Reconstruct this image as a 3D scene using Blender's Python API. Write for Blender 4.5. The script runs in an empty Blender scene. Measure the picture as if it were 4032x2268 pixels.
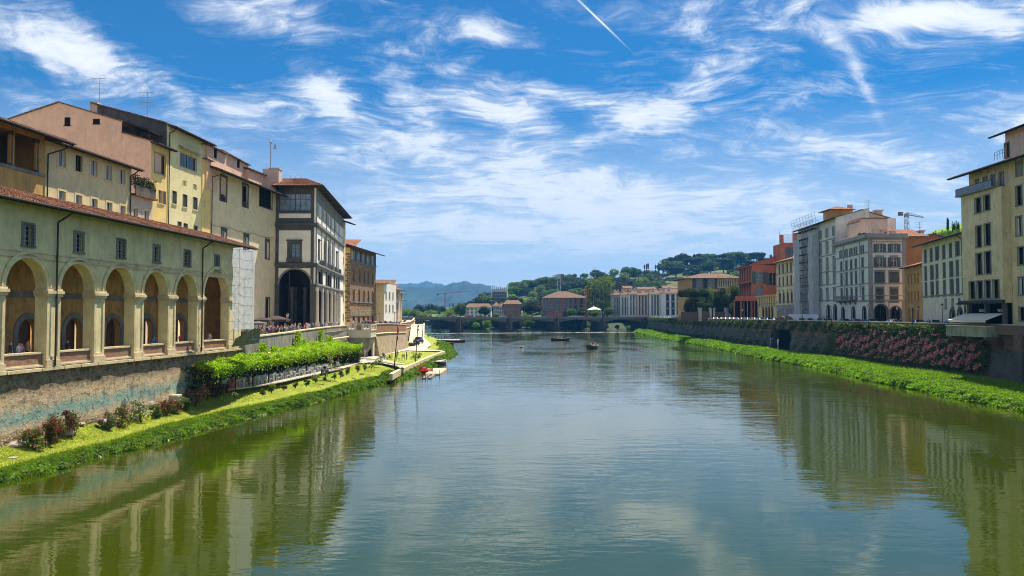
import bpy,bmesh,math,random
import numpy as np
from mathutils import Vector,Matrix
R=math.radians
rnd=random.Random(7)
rng=np.random.default_rng(11)
C=bpy.context.scene.collection
PI=math.pi
FPX,CX,CY,TILT,CAMZ=3000.0,2016.0,1134.0,R(2.0),10.0
CR=dict(c1=(0,350,.41408),c2=(0,900,.41408),c3=(0,1400,.41408),c4=(800,500,.33126),c5=(800,940,.33126),c6=(700,1240,.33126),d1=(1300,1080,.276),d2=(1500,1050,.24155),d3=(2050,960,.30369),d4=(2650,900,.276),d5=(3000,750,.37961),d6=(3500,750,.37946),d7=(3700,450,.34511),d8=(3000,1200,.40062),e1=(1000,1180,.1941),e2=(1040,700,.41427),e3=(2000,1200,.23292),e4=(1850,1180,.17469),e5=(1200,1350,.23292),e6=(2600,1180,.27174),s=(0,0,1.0))
def px(c,x,y):
 a=CR[c]
 return a[0]+x*a[2],a[1]+y*a[2]
def ray(X,Y):
 a=(X-CX)/FPX
 b=-(Y-CY)/FPX
 return Vector((a,math.cos(TILT)-b*math.sin(TILT),math.sin(TILT)+b*math.cos(TILT)))
EYE=Vector((0,0,CAMZ))
def gz(c,x,y,z):
 """point at height z"""
 r=ray(*px(c,x,y));t=(z-CAMZ)/r.z
 return EYE+r*t
def gy(c,x,y,Y):
 """point at distance Y"""
 r=ray(*px(c,x,y));return EYE+r*(Y/r.y)
def tag(o,label=None,cat=None,group=None,kind=None):
 if label:o['label']=label
 if cat:o['category']=cat
 if group:o['group']=group
 if kind:o['kind']=kind
 return o
def empty(name,loc=(0,0,0),rz=0,label=None,cat=None,group=None):
 o=bpy.data.objects.new(name,None);C.objects.link(o)
 o.location=loc;o.rotation_euler=(0,0,rz);o.empty_display_size=.2
 return tag(o,label,cat,group)
def link(name,mesh,parent=None,M=None):
 o=bpy.data.objects.new(name,mesh);C.objects.link(o)
 if parent is not None:o.parent=parent
 if M is not None:o.matrix_local=M
 return o
def kids(o):return[c for c in o.children]
def copy_tree(o,parent=None,label=None,group=None,loc=None,rz=None,scale=None):
 c=o.copy();C.objects.link(c)
 c.parent=parent
 if label:c['label']=label
 if group:c['group']=group
 if loc is not None:c.location=loc
 if rz is not None:c.rotation_euler=(0,0,rz)
 if scale is not None:c.scale=scale if hasattr(scale,'__len__')else(scale,)*3
 for ch in kids(o):copy_tree(ch,c)
 return c
class MB:
 def __init__(s):s.v=[];s.f=[];s.m=[];s.k=0
 def vt(s,*p):s.v.append(tuple(p));return len(s.v)-1
 def face(s,pts):
  n=len(s.v);s.v.extend(tuple(p)for p in pts);s.f.append(tuple(range(n,n+len(pts))));s.m.append(s.k)
 def idx(s,ids):s.f.append(tuple(ids));s.m.append(s.k)
 def box(s,x0,x1,y0,y1,z0,z1):
  if x0>x1:x0,x1=x1,x0
  if y0>y1:y0,y1=y1,y0
  if z0>z1:z0,z1=z1,z0
  n=len(s.v)
  s.v+=[(x0,y0,z0),(x1,y0,z0),(x1,y1,z0),(x0,y1,z0),(x0,y0,z1),(x1,y0,z1),(x1,y1,z1),(x0,y1,z1)]
  for q in((0,3,2,1),(4,5,6,7),(0,1,5,4),(1,2,6,5),(2,3,7,6),(3,0,4,7)):
   s.f.append(tuple(n+i for i in q));s.m.append(s.k)
  return s
 def hexa(s,P):
  """8 corners, bottom ring then top ring"""
  n=len(s.v);s.v+=[tuple(p)for p in P]
  for q in((0,3,2,1),(4,5,6,7),(0,1,5,4),(1,2,6,5),(2,3,7,6),(3,0,4,7)):
   s.f.append(tuple(n+i for i in q));s.m.append(s.k)
  return s
 def prism(s,ring,d):
  """closed ring of points extruded by vector d"""
  n=len(s.v);k=len(ring);d=Vector(d)
  s.v+=[tuple(p)for p in ring]+[tuple(Vector(p)+d)for p in ring]
  s.idx([n+i for i in range(k)][::-1]);s.idx([n+k+i for i in range(k)])
  for i in range(k):j=(i+1)%k;s.idx((n+i,n+j,n+k+j,n+k+i))
  return s
 def tube(s,p0,p1,r0,r1=None,n=6,cap=True):
  r1=r0 if r1 is None else r1
  p0=Vector(p0);p1=Vector(p1);a=(p1-p0)
  if a.length<1e-6:return s
  a.normalize()
  b=a.orthogonal().normalized();c=a.cross(b)
  k=len(s.v)
  for p,r in((p0,r0),(p1,r1)):
   for i in range(n):
    t=2*PI*i/n;s.v.append(tuple(p+(b*math.cos(t)+c*math.sin(t))*r))
  for i in range(n):
   j=(i+1)%n;s.idx((k+i,k+j,k+n+j,k+n+i))
  if cap:s.idx([k+i for i in range(n)][::-1]);s.idx([k+n+i for i in range(n)])
  return s
 def path(s,pts,r,n=6):
  for a,b in zip(pts[:-1],pts[1:]):s.tube(a,b,r,r,n)
  return s
 def lathe(s,prof,n=12,c=(0,0,0)):
  k=len(s.v)
  for r,z in prof:
   for i in range(n):
    t=2*PI*i/n;s.v.append((c[0]+r*math.cos(t),c[1]+r*math.sin(t),c[2]+z))
  for q in range(len(prof)-1):
   for i in range(n):
    j=(i+1)%n;s.idx((k+q*n+i,k+q*n+j,k+(q+1)*n+j,k+(q+1)*n+i))
  s.idx([k+i for i in range(n)][::-1]);s.idx([k+(len(prof)-1)*n+i for i in range(n)])
  return s
 def ball(s,c,r,n=8,sz=1.0):
  prof=[(max(r*math.sin(PI*q/n),.001),-r*sz*math.cos(PI*q/n))for q in range(n+1)]
  return s.lathe(prof,n,c)
 def sheet(s,rows):
  """rows of points of equal length"""
  k=len(s.v);w=len(rows[0])
  for r in rows:s.v.extend(tuple(p)for p in r)
  for i in range(len(rows)-1):
   for j in range(w-1):s.idx((k+i*w+j,k+i*w+j+1,k+(i+1)*w+j+1,k+(i+1)*w+j))
  return s
 def mesh(s,name,mats,smooth=False):
  me=bpy.data.meshes.new(name);me.from_pydata(s.v,[],s.f)
  if not isinstance(mats,(list,tuple)):mats=[mats]
  for m in mats:me.materials.append(m)
  if len(mats)>1:me.polygons.foreach_set('material_index',s.m)
  if smooth:me.polygons.foreach_set('use_smooth',[True]*len(s.f))
  me.update();return me
 def build(s,name,mats,parent=None,M=None,smooth=False):
  return link(name,s.mesh(name,mats,smooth),parent,M)
def srgb(r,g,b):
 f=lambda c:(c/12.92 if c<=.04045 else((c+.055)/1.055)**2.4)
 return(f(r/255),f(g/255),f(b/255))
class NT:
 def __init__(s,tree):s.t=tree;s.n=tree.nodes;s.l=tree.links
 def new(s,typ,**kw):
  n=s.n.new(typ)
  for k,v in kw.items():
   if k.startswith('i_'):n.inputs[k[2:].replace('_',' ')].default_value=v
   else:setattr(n,k,v)
  return n
 def lk(s,a,b):s.l.new(a,b)
 def math(s,op,a,b=None,clamp=False):
  n=s.n.new('ShaderNodeMath');n.operation=op;n.use_clamp=clamp
  for i,q in enumerate((a,b)):
   if q is None:continue
   if isinstance(q,(int,float)):n.inputs[i].default_value=q
   else:s.l.new(q,n.inputs[i])
  return n.outputs[0]
 def mix(s,f,a,b,blend='MIX'):
  n=s.n.new('ShaderNodeMix');n.data_type='RGBA';n.blend_type=blend
  for i,q in((0,f),(6,a),(7,b)):
   if isinstance(q,(int,float)):n.inputs[i].default_value=q
   elif isinstance(q,(tuple,list)):n.inputs[i].default_value=(*q[:3],1)
   else:s.l.new(q,n.inputs[i])
  return n.outputs[2]
 def ramp(s,f,pts):
  n=s.n.new('ShaderNodeValToRGB');e=n.color_ramp.elements
  while len(e)<len(pts):e.new(.5)
  for q,(p,c)in zip(e,pts):
   q.position=p;q.color=(c,c,c,1)if isinstance(c,(int,float))else(*c[:3],1)
  s.l.new(f,n.inputs[0]);return n.outputs[0]
 def noise(s,vec,scale,detail=3,rough=.55,dist=0,ss=None):
  if ss is not None:
   m=s.n.new('ShaderNodeMapping');m.inputs['Scale'].default_value=ss;s.l.new(vec,m.inputs[0]);vec=m.outputs[0]
  n=s.n.new('ShaderNodeTexNoise');n.inputs['Scale'].default_value=scale;n.inputs['Detail'].default_value=detail
  n.inputs['Roughness'].default_value=rough;n.inputs['Distortion'].default_value=dist
  s.l.new(vec,n.inputs['Vector']);return n.outputs['Fac']
def newmat(name):
 m=bpy.data.materials.new(name);m.use_nodes=True;t=NT(m.node_tree)
 return m,t,m.node_tree.nodes['Principled BSDF']
def mat(name,col,rough=.85,var=.18,scale=1.5,stain=None,stain_amt=.35,fine=18,bump=.15,spec=.3,metal=0,streak=0,dirt_z=None):
 """matt surface with large patches, fine grain, vertical weather streaks"""
 m,t,b=newmat(name)
 tc=t.new('ShaderNodeTexCoord').outputs['Object']
 big=t.noise(tc,scale*.35,4,.6)
 fin=t.noise(tc,fine,3,.6)
 lo=tuple(c*(1-var)for c in col);hi=tuple(min(c*(1+var),.95)for c in col)
 c=t.mix(t.ramp(big,[(.3,0),(.7,1)]),lo,hi)
 c=t.mix(t.math('MULTIPLY',t.ramp(fin,[(.35,0),(.75,1)]),var),c,tuple(q*.6 for q in col))
 if stain is not None:
  st=t.noise(tc,scale,5,.7,.4,(1,1,.55))
  c=t.mix(t.math('MULTIPLY',t.ramp(st,[(.48,0),(.68,1)]),stain_amt),c,stain)
 if streak:
  sk=t.noise(tc,1.7,5,.75,.2,(1,1,.10));pt=t.noise(tc,.45,3,.6,1.0)
  c=t.mix(t.math('MULTIPLY',t.math('MULTIPLY',t.ramp(sk,[(.45,0),(.66,1)]),t.ramp(pt,[(.35,.25),(.6,1)])),min(1,streak*1.7)),c,tuple(q*.40 for q in col))
  c=t.mix(t.math('MULTIPLY',t.ramp(t.noise(tc,.9,2,.5,1.5),[(.57,0),(.60,1)]),.22),c,tuple(min(.9,q*1.18)for q in col))
 t.lk(c,b.inputs['Base Color']);b.inputs['Roughness'].default_value=rough;b.inputs['Metallic'].default_value=metal
 b.inputs['Specular IOR Level'].default_value=spec
 if bump:
  bp=t.new('ShaderNodeBump');bp.inputs['Strength'].default_value=bump;bp.inputs['Distance'].default_value=.05
  t.lk(t.math('ADD',fin,big),bp.inputs['Height']);t.lk(bp.outputs[0],b.inputs['Normal'])
 return m
def blocks(name,col,mortar,bw=1.0,bh=.4,var=.35,rot=None,bump=.5,rough=.9,ms=.03,stain=None,stain_amt=.5):
 m,t,b=newmat(name)
 tc=t.new('ShaderNodeTexCoord').outputs['Object']
 sp=t.new('ShaderNodeSeparateXYZ');t.lk(tc,sp.inputs[0])
 cb=t.new('ShaderNodeCombineXYZ')
 t.lk(t.math('ADD',sp.outputs[0],t.math('MULTIPLY',sp.outputs[1],1.0)),cb.inputs[0]);t.lk(sp.outputs[2],cb.inputs[1])
 br=t.new('ShaderNodeTexBrick');t.lk(cb.outputs[0],br.inputs['Vector'])
 br.inputs['Scale'].default_value=1;br.inputs['Brick Width'].default_value=bw;br.inputs['Row Height'].default_value=bh
 br.inputs['Mortar Size'].default_value=ms;br.inputs['Mortar Smooth'].default_value=.4
 br.inputs['Color1'].default_value=(*[c*(1-var)for c in col],1);br.inputs['Color2'].default_value=(*[min(.9,c*(1+var))for c in col],1)
 br.inputs['Mortar'].default_value=(*mortar,1)
 c=br.outputs['Color']
 n=t.noise(tc,1.1,5,.7)
 c=t.mix(t.math('MULTIPLY',t.ramp(n,[(.4,0),(.7,1)]),.45),c,tuple(q*.45 for q in col))
 n2=t.noise(tc,9,4,.7)
 c=t.mix(t.math('MULTIPLY',t.ramp(n2,[(.4,0),(.75,1)]),.4),c,tuple(min(q*1.5,.8)for q in col))
 if stain is not None:
  st=t.noise(tc,.45,5,.7,.4)
  c=t.mix(t.math('MULTIPLY',t.ramp(st,[(.45,0),(.62,1)]),stain_amt),c,stain)
 t.lk(c,b.inputs['Base Color']);b.inputs['Roughness'].default_value=rough;b.inputs['Specular IOR Level'].default_value=.2
 bp=t.new('ShaderNodeBump');bp.inputs['Strength'].default_value=bump;bp.inputs['Distance'].default_value=.06
 t.lk(t.math('ADD',t.math('MULTIPLY',br.outputs['Fac'],-1.0),n2),bp.inputs['Height']);t.lk(bp.outputs[0],b.inputs['Normal'])
 return m
def leafmat(name,col,trans=.45,var=.5,scale=.8,rough=.6,tcol=None,objvar=True):
 m,t,b=newmat(name)
 geo=t.new('ShaderNodeNewGeometry').outputs['Position']
 n=t.noise(geo,scale,3,.6);n2=t.noise(geo,scale*6,2,.6)
 f=t.math('ADD',t.math('MULTIPLY',n,.6),t.math('MULTIPLY',n2,.4))
 lo=tuple(c*(1-var)for c in col);hi=tuple(min(1,c*(1+var))for c in col)
 c=t.mix(t.ramp(f,[(.35,0),(.65,1)]),lo,hi)
 if objvar:
  oi=t.new('ShaderNodeObjectInfo').outputs['Random']
  hs=t.new('ShaderNodeHueSaturation');t.lk(t.math('ADD',t.math('MULTIPLY',oi,.05),.475),hs.inputs['Hue'])
  t.lk(t.math('ADD',t.math('MULTIPLY',oi,.5),.75),hs.inputs['Value']);t.lk(c,hs.inputs['Color']);c=hs.outputs[0]
 t.lk(c,b.inputs['Base Color']);b.inputs['Roughness'].default_value=rough;b.inputs['Specular IOR Level'].default_value=.25
 tr=t.new('ShaderNodeBsdfTranslucent')
 tc=t.mix(1.0,c,tcol or(1.5,1.6,.5),'MULTIPLY');t.lk(tc,tr.inputs['Color'])
 ms=t.new('ShaderNodeMixShader');ms.inputs[0].default_value=trans
 t.lk(b.outputs[0],ms.inputs[1]);t.lk(tr.outputs[0],ms.inputs[2])
 t.lk(ms.outputs[0],t.n['Material Output'].inputs['Surface'])
 return m
def plain(name,col,rough=.5,metal=0,spec=.5):
 m,t,b=newmat(name)
 tc=t.new('ShaderNodeTexCoord').outputs['Object']
 n=t.noise(tc,6,3)
 c=t.mix(n,tuple(q*.8 for q in col),tuple(min(q*1.15,1)for q in col));t.lk(c,b.inputs['Base Color'])
 b.inputs['Roughness'].default_value=rough;b.inputs['Metallic'].default_value=metal;b.inputs['Specular IOR Level'].default_value=spec
 return m
def objcol(name,rough=.8):
 m,t,b=newmat(name)
 oi=t.new('ShaderNodeObjectInfo');geo=t.new('ShaderNodeTexCoord').outputs['Object']
 n=t.noise(geo,5,3);c=t.mix(t.math('MULTIPLY',n,.5),oi.outputs['Color'],(.02,.02,.02));t.lk(c,b.inputs['Base Color'])
 b.inputs['Roughness'].default_value=rough
 return m
def glassmat(name,base=(.012,.016,.022),rough=.08,wob=.02):
 m,t,b=newmat(name)
 tc=t.new('ShaderNodeTexCoord').outputs['Object']
 n=t.noise(tc,1.2,2)
 c=t.mix(n,tuple(q*.5 for q in base),tuple(q*1.6 for q in base));t.lk(c,b.inputs['Base Color'])
 b.inputs['Roughness'].default_value=rough;b.inputs['Specular IOR Level'].default_value=.8
 bp=t.new('ShaderNodeBump');bp.inputs['Strength'].default_value=.3;bp.inputs['Distance'].default_value=wob
 t.lk(n,bp.inputs['Height']);t.lk(bp.outputs[0],b.inputs['Normal'])
 return m
def tilemat(name,col=(.30,.12,.06)):
 m,t,b=newmat(name)
 tc=t.new('ShaderNodeTexCoord').outputs['Object']
 sp=t.new('ShaderNodeSeparateXYZ');t.lk(tc,sp.inputs[0])
 cb=t.new('ShaderNodeCombineXYZ');t.lk(sp.outputs[0],cb.inputs[1]);t.lk(sp.outputs[1],cb.inputs[0])
 br=t.new('ShaderNodeTexBrick');t.lk(cb.outputs[0],br.inputs['Vector']);br.offset=0
 br.inputs['Scale'].default_value=1;br.inputs['Brick Width'].default_value=.42;br.inputs['Row Height'].default_value=.25
 br.inputs['Mortar Size'].default_value=.03;br.inputs['Mortar Smooth'].default_value=.6
 br.inputs['Color1'].default_value=(*[c*.55 for c in col],1);br.inputs['Color2'].default_value=(*[min(.9,c*1.6)for c in col],1)
 br.inputs['Mortar'].default_value=(.035,.025,.02,1)
 n=t.noise(tc,.8,5,.7)
 c=t.mix(t.math('MULTIPLY',t.ramp(n,[(.45,0),(.7,1)]),.6),br.outputs['Color'],(.12,.09,.065))
 n2=t.noise(tc,6,3,.7)
 c=t.mix(t.math('MULTIPLY',t.ramp(n2,[(.5,0),(.7,1)]),.5),c,(.42,.27,.17))
 t.lk(c,b.inputs['Base Color']);b.inputs['Roughness'].default_value=.9;b.inputs['Specular IOR Level'].default_value=.15
 bp=t.new('ShaderNodeBump');bp.inputs['Strength'].default_value=.8;bp.inputs['Distance'].default_value=.06
 t.lk(t.math('MULTIPLY',br.outputs['Fac'],-1.0),bp.inputs['Height']);t.lk(bp.outputs[0],b.inputs['Normal'])
 return m
M={}
M['arcade']=mat('arcade_stucco',(.84,.70,.38),stain=(.62,.50,.28),stain_amt=.4,streak=.25)
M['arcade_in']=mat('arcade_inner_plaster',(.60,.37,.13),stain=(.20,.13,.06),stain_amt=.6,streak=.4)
M['pietra']=mat('warm_sandstone',(.74,.60,.36),var=.22,stain=(.25,.2,.13),streak=.3,bump=.3)
M['serena']=mat('grey_stone',(.105,.105,.10),var=.25,stain=(.07,.07,.06),streak=.3,bump=.3)
M['serena_l']=mat('light_grey_stone',(.25,.25,.23),var=.25,stain=(.12,.12,.1),streak=.3,bump=.3)
M['cream']=mat('cream_stucco',(.82,.68,.42),var=.1,stain=(.5,.42,.26),stain_amt=.3,streak=.15)
M['white_st']=mat('white_stucco',(.88,.84,.74),var=.1,streak=.15)
M['yellow']=mat('yellow_stucco',(.84,.62,.22),var=.1,stain=(.6,.5,.3),streak=.2)
M['yellow2']=mat('pale_yellow_stucco',(.84,.66,.35),var=.1,stain=(.5,.44,.28),streak=.2)
M['lime']=mat('lime_yellow_stucco',(.80,.70,.38),var=.1,stain=(.45,.42,.2),streak=.15)
M['ochre']=mat('ochre_stucco',(.66,.38,.12),var=.18,stain=(.5,.3,.14),streak=.3)
M['pink']=mat('pink_stucco',(.82,.52,.36),var=.12,stain=(.46,.33,.25),stain_amt=.35,streak=.1)
M['darkwall']=mat('dark_wall',(.12,.11,.10),var=.3,stain=(.3,.2,.15),streak=.5)  # dark grey wall colour, mottled and streaked at random
M['brickred']=mat('red_stucco',(.50,.16,.085),var=.15,stain=(.3,.1,.05),streak=.25)
M['orange']=mat('orange_stucco',(.52,.23,.07),var=.15,stain=(.35,.16,.06),streak=.25)
M['blueish']=mat('pale_grey_stucco',(.80,.77,.69),var=.1,streak=.25)
M['grey_trim']=mat('grey_trim',(.31,.32,.31),var=.2,streak=.2)
M['pinkw']=mat('pinkish_render',(.72,.54,.42),var=.1,stain=(.45,.36,.3),streak=.2)
M['tan']=mat('tan_stucco',(.56,.43,.20),var=.1,stain=(.42,.33,.18),streak=.25)
M['palegreen']=mat('pale_green_stucco',(.77,.72,.52),var=.1,streak=.2)
M['brick']=blocks('brick_wall',(.33,.17,.10),(.3,.26,.2),.28,.08,.35,ms=.012)
M['rubble']=blocks('rubble_masonry',(.34,.22,.12),(.16,.12,.08),.55,.28,.5,ms=.035,bump=.9)
M['quoin']=blocks('ashlar_blocks',(.30,.24,.15),(.1,.08,.05),.9,.42,.45,ms=.05,bump=1)
M['tile']=tilemat('clay_roof_tiles')
M['tile_d']=tilemat('old_roof_tiles',(.2,.12,.08))
M['wood']=plain('dark_eave_wood',(.035,.026,.02),.9,0,.1)
M['soffit']=plain('eave_boards',(.07,.055,.045),.9,0,.1)
M['glass']=glassmat('window_glass')
M['dark']=plain('dark_opening',(.012,.012,.012),.95,0,.05)
M['frame_w']=plain('white_painted_wood',(.6,.6,.57),.6)
M['frame_d']=plain('dark_painted_wood',(.03,.035,.03),.6)
M['shut_g']=mat('grey_green_shutter',(.10,.125,.12),.7,.3,fine=30)
M['shut_d']=mat('dark_shutter',(.05,.06,.055),.7,.3,fine=30)
M['shut_b']=mat('brown_shutter',(.12,.085,.05),.7,.3,fine=30)
M['shut_l']=mat('pale_shutter',(.36,.38,.36),.7,.2,fine=30)
M['curtain']=plain('white_curtain',(.6,.6,.58),.8)
M['iron']=plain('dark_iron',(.02,.02,.022),.55,.6)
M['copper']=plain('copper_pipe',(.05,.035,.025),.6,.3)
M['steel']=plain('galvanised_steel',(.42,.43,.45),.45,.7)
M['white']=plain('white_paint',(.75,.75,.73),.5)
M['red']=plain('red_paint',(.55,.03,.02),.45)
M['stone_w']=mat('pale_travertine',(.62,.57,.46),var=.12,stain=(.45,.4,.3),streak=.1)
M['concrete']=mat('weathered_concrete',(.24,.22,.18),var=.2,stain=(.1,.1,.08),streak=.5)
M['pave']=blocks('paving_slabs',(.46,.40,.31),(.3,.25,.18),.9,.6,.12,ms=.02,bump=.2)
M['asphalt']=mat('asphalt',(.07,.07,.068),fine=40)
M['bark']=mat('tree_bark',(.10,.07,.045),var=.4,fine=12,bump=.6)
M['rock']=mat('field_stone',(.38,.32,.25),var=.3,stain=(.2,.17,.13),bump=.6)
TH=.28
WCACHE={}
def arcpts(u0,u1,zs,n=14,rz=None):
 c=(u0+u1)/2;r=(u1-u0)/2;rz=rz or r
 return[(c-r*math.cos(PI*i/n),zs+rz*math.sin(PI*i/n))for i in range(n+1)]
class Fac:
 def __init__(s,bld,x0,y0,ang):
  s.b=bld;s.x0,s.y0,s.ang=x0,y0,ang;s.holes=[];s.wins=[]
  s.W=Matrix.Translation((x0,y0,0))@Matrix.Rotation(ang,4,'Z')
  s.L=bld.Wi@s.W
  s.d=Vector((math.cos(ang),math.sin(ang),0));s.n=Vector((math.sin(ang),-math.cos(ang),0))
 def uz(s,c,x,y,off=0):
  r=ray(*px(c,x,y));o=Vector((s.x0,s.y0,0))+s.n*off
  t=(o-EYE).dot(s.n)/r.dot(s.n);p=EYE+r*t
  return(p-o).dot(s.d),p.z
 def win(s,u0,u1,z0,z1,st):
  s.holes.append((u0,u1,z0,z1,st.get('arch',False)));s.wins.append((u0,u1,z0,z1,st))
 def wpx(s,c,xl,xr,yt,yb,st,ym=None):
  ym=(yt+yb)/2 if ym is None else ym
  ua,_=s.uz(c,xl,ym);ub,_=s.uz(c,xr,ym);xm=(xl+xr)/2
  _,zt=s.uz(c,xm,yt);_,zb=s.uz(c,xm,yb)
  s.win(min(ua,ub),max(ua,ub),zb,zt,st)
 def row(s,c,pts,w,h,st,z=None):
  q=[s.uz(c,x,y)for x,y in pts]
  zc=z if z is not None else sum(a[1]for a in q)/len(q)
  for u,_ in q:s.win(u-w/2,u+w/2,zc-h/2,zc+h/2,st)
  return zc
 def grid(s,mb,u0,u1,z0,z1,holes=None,th=TH):
  holes=s.holes if holes is None else holes
  us=sorted({u0,u1,*[min(max(q,u0),u1)for h in holes for q in h[:2]]})
  zs=sorted({z0,z1,*[min(max(q,z0),z1)for h in holes for q in h[2:4]]})
  for i in range(len(us)-1):
   for j in range(len(zs)-1):
    a,b_,c,d=us[i],us[i+1],zs[j],zs[j+1]
    if b_-a<1e-5 or d-c<1e-5:continue
    mu,mz=(a+b_)/2,(c+d)/2
    if any(h[0]<mu<h[1]and h[2]<mz<h[3]for h in holes):continue
    mb.face([(a,0,c),(b_,0,c),(b_,0,d),(a,0,d)])
  for h in holes:
   a,b_,c,d=h[:4];r=(b_-a)/2
   if h[4]:
    rz=min(r,d-c);sp=d-rz;P=arcpts(a,b_,sp,14,rz);m=len(P)//2
    for i in range(len(P)-1):
     (xa,za),(xb,zb)=P[i],P[i+1]
     mb.face([(xa,0,za),(xb,0,zb),(xb,0,d),(xa,0,d)])
     mb.face([(xa,0,za),(xa,th,za),(xb,th,zb),(xb,0,zb)])
    e=sp
   else:
    e=d;mb.face([(a,0,d),(a,th,d),(b_,th,d),(b_,0,d)])
   mb.face([(a,0,c),(a,th,c),(a,th,e),(a,0,e)])
   mb.face([(b_,0,c),(b_,0,e),(b_,th,e),(b_,th,c)])
   mb.face([(a,0,c),(b_,0,c),(b_,th,c),(a,th,c)])
 def wall(s,u0,u1,z0,z1,m,D=10,name='wall',top=True,label=None,back=True):
  mb=MB();s.grid(mb,u0,u1,z0,z1)
  mb.face([(u0,0,z0),(u0,0,z1),(u0,D,z1),(u0,D,z0)]);mb.face([(u1,0,z0),(u1,D,z0),(u1,D,z1),(u1,0,z1)])
  if back:mb.face([(u0,D,z0),(u0,D,z1),(u1,D,z1),(u1,D,z0)])
  if top:mb.face([(u0,0,z1),(u1,0,z1),(u1,D,z1),(u0,D,z1)])
  o=mb.build(name,m,s.b.o,s.L);s.last=(m,u0,u1,z1)
  if label:o['label']=label
  for w in s.wins:s.mkwin(*w)
  s.wins=[];s.holes=[]
  return o
 def mkwin(s,u0,u1,z0,z1,st):
  w,h=round(u1-u0,2),round(z1-z0,2)
  key=(w,h,id(st))
  if key not in WCACHE:WCACHE[key]=winmeshes(w,h,st)
  q=WCACHE[key]
  T=s.L@Matrix.Translation(((u0+u1)/2,0,z0))
  o=link(st.get('name','window'),q['window'],s.b.o,T)
  if st.get('label'):o['label']=st['label']
  for nm,me in q['sub']:link(nm,me,o)
  return o
 def box(s,name,m,boxes,parent=None,label=None):
  mb=MB()
  for b in boxes:mb.box(*b)
  o=mb.build(name,m,parent or s.b.o,s.L if parent is None else None)
  if label:o['label']=label
  return o
 def add(s,name,m,mb,parent=None,smooth=False):
  return mb.build(name,m,parent or s.b.o,s.L if parent is None else None,smooth)
 def roof(s,u0,u1,z,over=.9,depth=6,slope=.3,m=None,fine=0,raf=.8,thick=.14,hipl=0,hipr=0,gut=True):
  """one tiled slope rising inward from the eave; its underside has boards and rafters"""
  m=m or M['tile']
  mb=MB();zf=lambda y:z+(y+over)*slope
  if fine:
   nx=max(2,int((u1-u0)/.26));ny=max(2,int((depth+over)/fine));sx=6
   xs=np.linspace(u0,u1,nx*sx+1);ph=np.abs(np.sin(np.arange(nx*sx+1)*PI/sx))
   rows=[]
   for j in range(ny+1):
    y=-over+(depth+over)*j/ny
    t=(y+over)/(depth+over)
    jit=rng.normal(0,.012,len(xs))
    for dz in((0,.05)if 0<j<ny else(.0,)):
     rows.append([(min(max(x,u0+hipl*(y+over)),u1-hipr*(y+over)),y-(.02 if dz else 0),zf(y)+thick+.09*p+dz-.03+jj)for x,p,jj in zip(xs,ph,jit)])
   mb.sheet(rows)
  else:
   mb.face([(u0,-over,z+thick),(u1,-over,z+thick),(u1-hipr*(depth+over),depth,zf(depth)+thick),(u0+hipl*(depth+over),depth,zf(depth)+thick)])
  r=mb.build('roof',m,s.b.o,s.L)
  if getattr(s,'last',None)and zf(0)>s.last[3]+.02 and not hipl and not hipr:
   lm,a0,a1,lz=s.last;q=MB();dd=depth-.1
   q.prism([(a0,.003,lz+.002),(a0,.003,zf(0)+.02),(a0,dd,zf(dd)+.02),(a0,dd,lz+.002)],(a1-a0,0,0));q.build('gable_fill',lm,s.b.o,s.L);s.last=None
  k=MB()
  k.hexa([(u0,-over,z),(u1,-over,z),(u1-hipr*(over+.1),.1,zf(.1)),(u0+hipl*(over+.1),.1,zf(.1)),(u0,-over,z+thick-.04),(u1,-over,z+thick-.04),(u1-hipr*(over+.1),.1,zf(.1)+thick-.04),(u0+hipl*(over+.1),.1,zf(.1)+thick-.04)])
  if raf:
   n=max(2,int((u1-u0)/raf))
   for i in range(n+1):
    x=u0+.06+(u1-u0-.12)*i/n
    if hipl and x<u0+over or hipr and x>u1-over:continue
    k.hexa([(x-.05,-over+.1,z-.12),(x+.05,-over+.1,z-.12),(x+.05,.0,zf(0)-.16),(x-.05,0,zf(0)-.16),(x-.05,-over+.1,z+.02),(x+.05,-over+.1,z+.02),(x+.05,0,zf(0)+.02),(x-.05,0,zf(0)+.02)])
  k.build('eave',M['soffit'],r)
  if gut:
   g=MB();g.tube((u0,-over-.07,z+.04),(u1,-over-.07,z+.04),.09,.09,8);g.build('gutter',M['copper'],r)
  return r
 def pipe(s,u,z0,z1,over=.9,y=-.12,r=.07):
  mb=MB();mb.path([(u+.5,-over-.05,z1),(u+.3,-over*.6,z1-.45),(u,y,z1-.9),(u,y,z0)],r,6)
  return mb.build('drainpipe',M['copper'],s.b.o,s.L)
class Bld:
 def __init__(s,name,x0,y0,ang,z0,label,cat,group=None):
  s.o=empty(name,(x0,y0,z0),ang,label,cat,group)
  s.Wi=(Matrix.Translation((x0,y0,z0))@Matrix.Rotation(ang,4,'Z')).inverted()
  s.f=Fac(s,x0,y0,ang)
 def fac(s,x0,y0,ang):return Fac(s,x0,y0,ang)
 def wpart(s,name,m,mb,smooth=False,label=None):
  """part given in world coordinates"""
  o=mb.build(name,m,s.o,s.Wi,smooth)
  if label:o['label']=label
  return o
def ang_of(dx,dy):return math.atan2(dy,dx)
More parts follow.
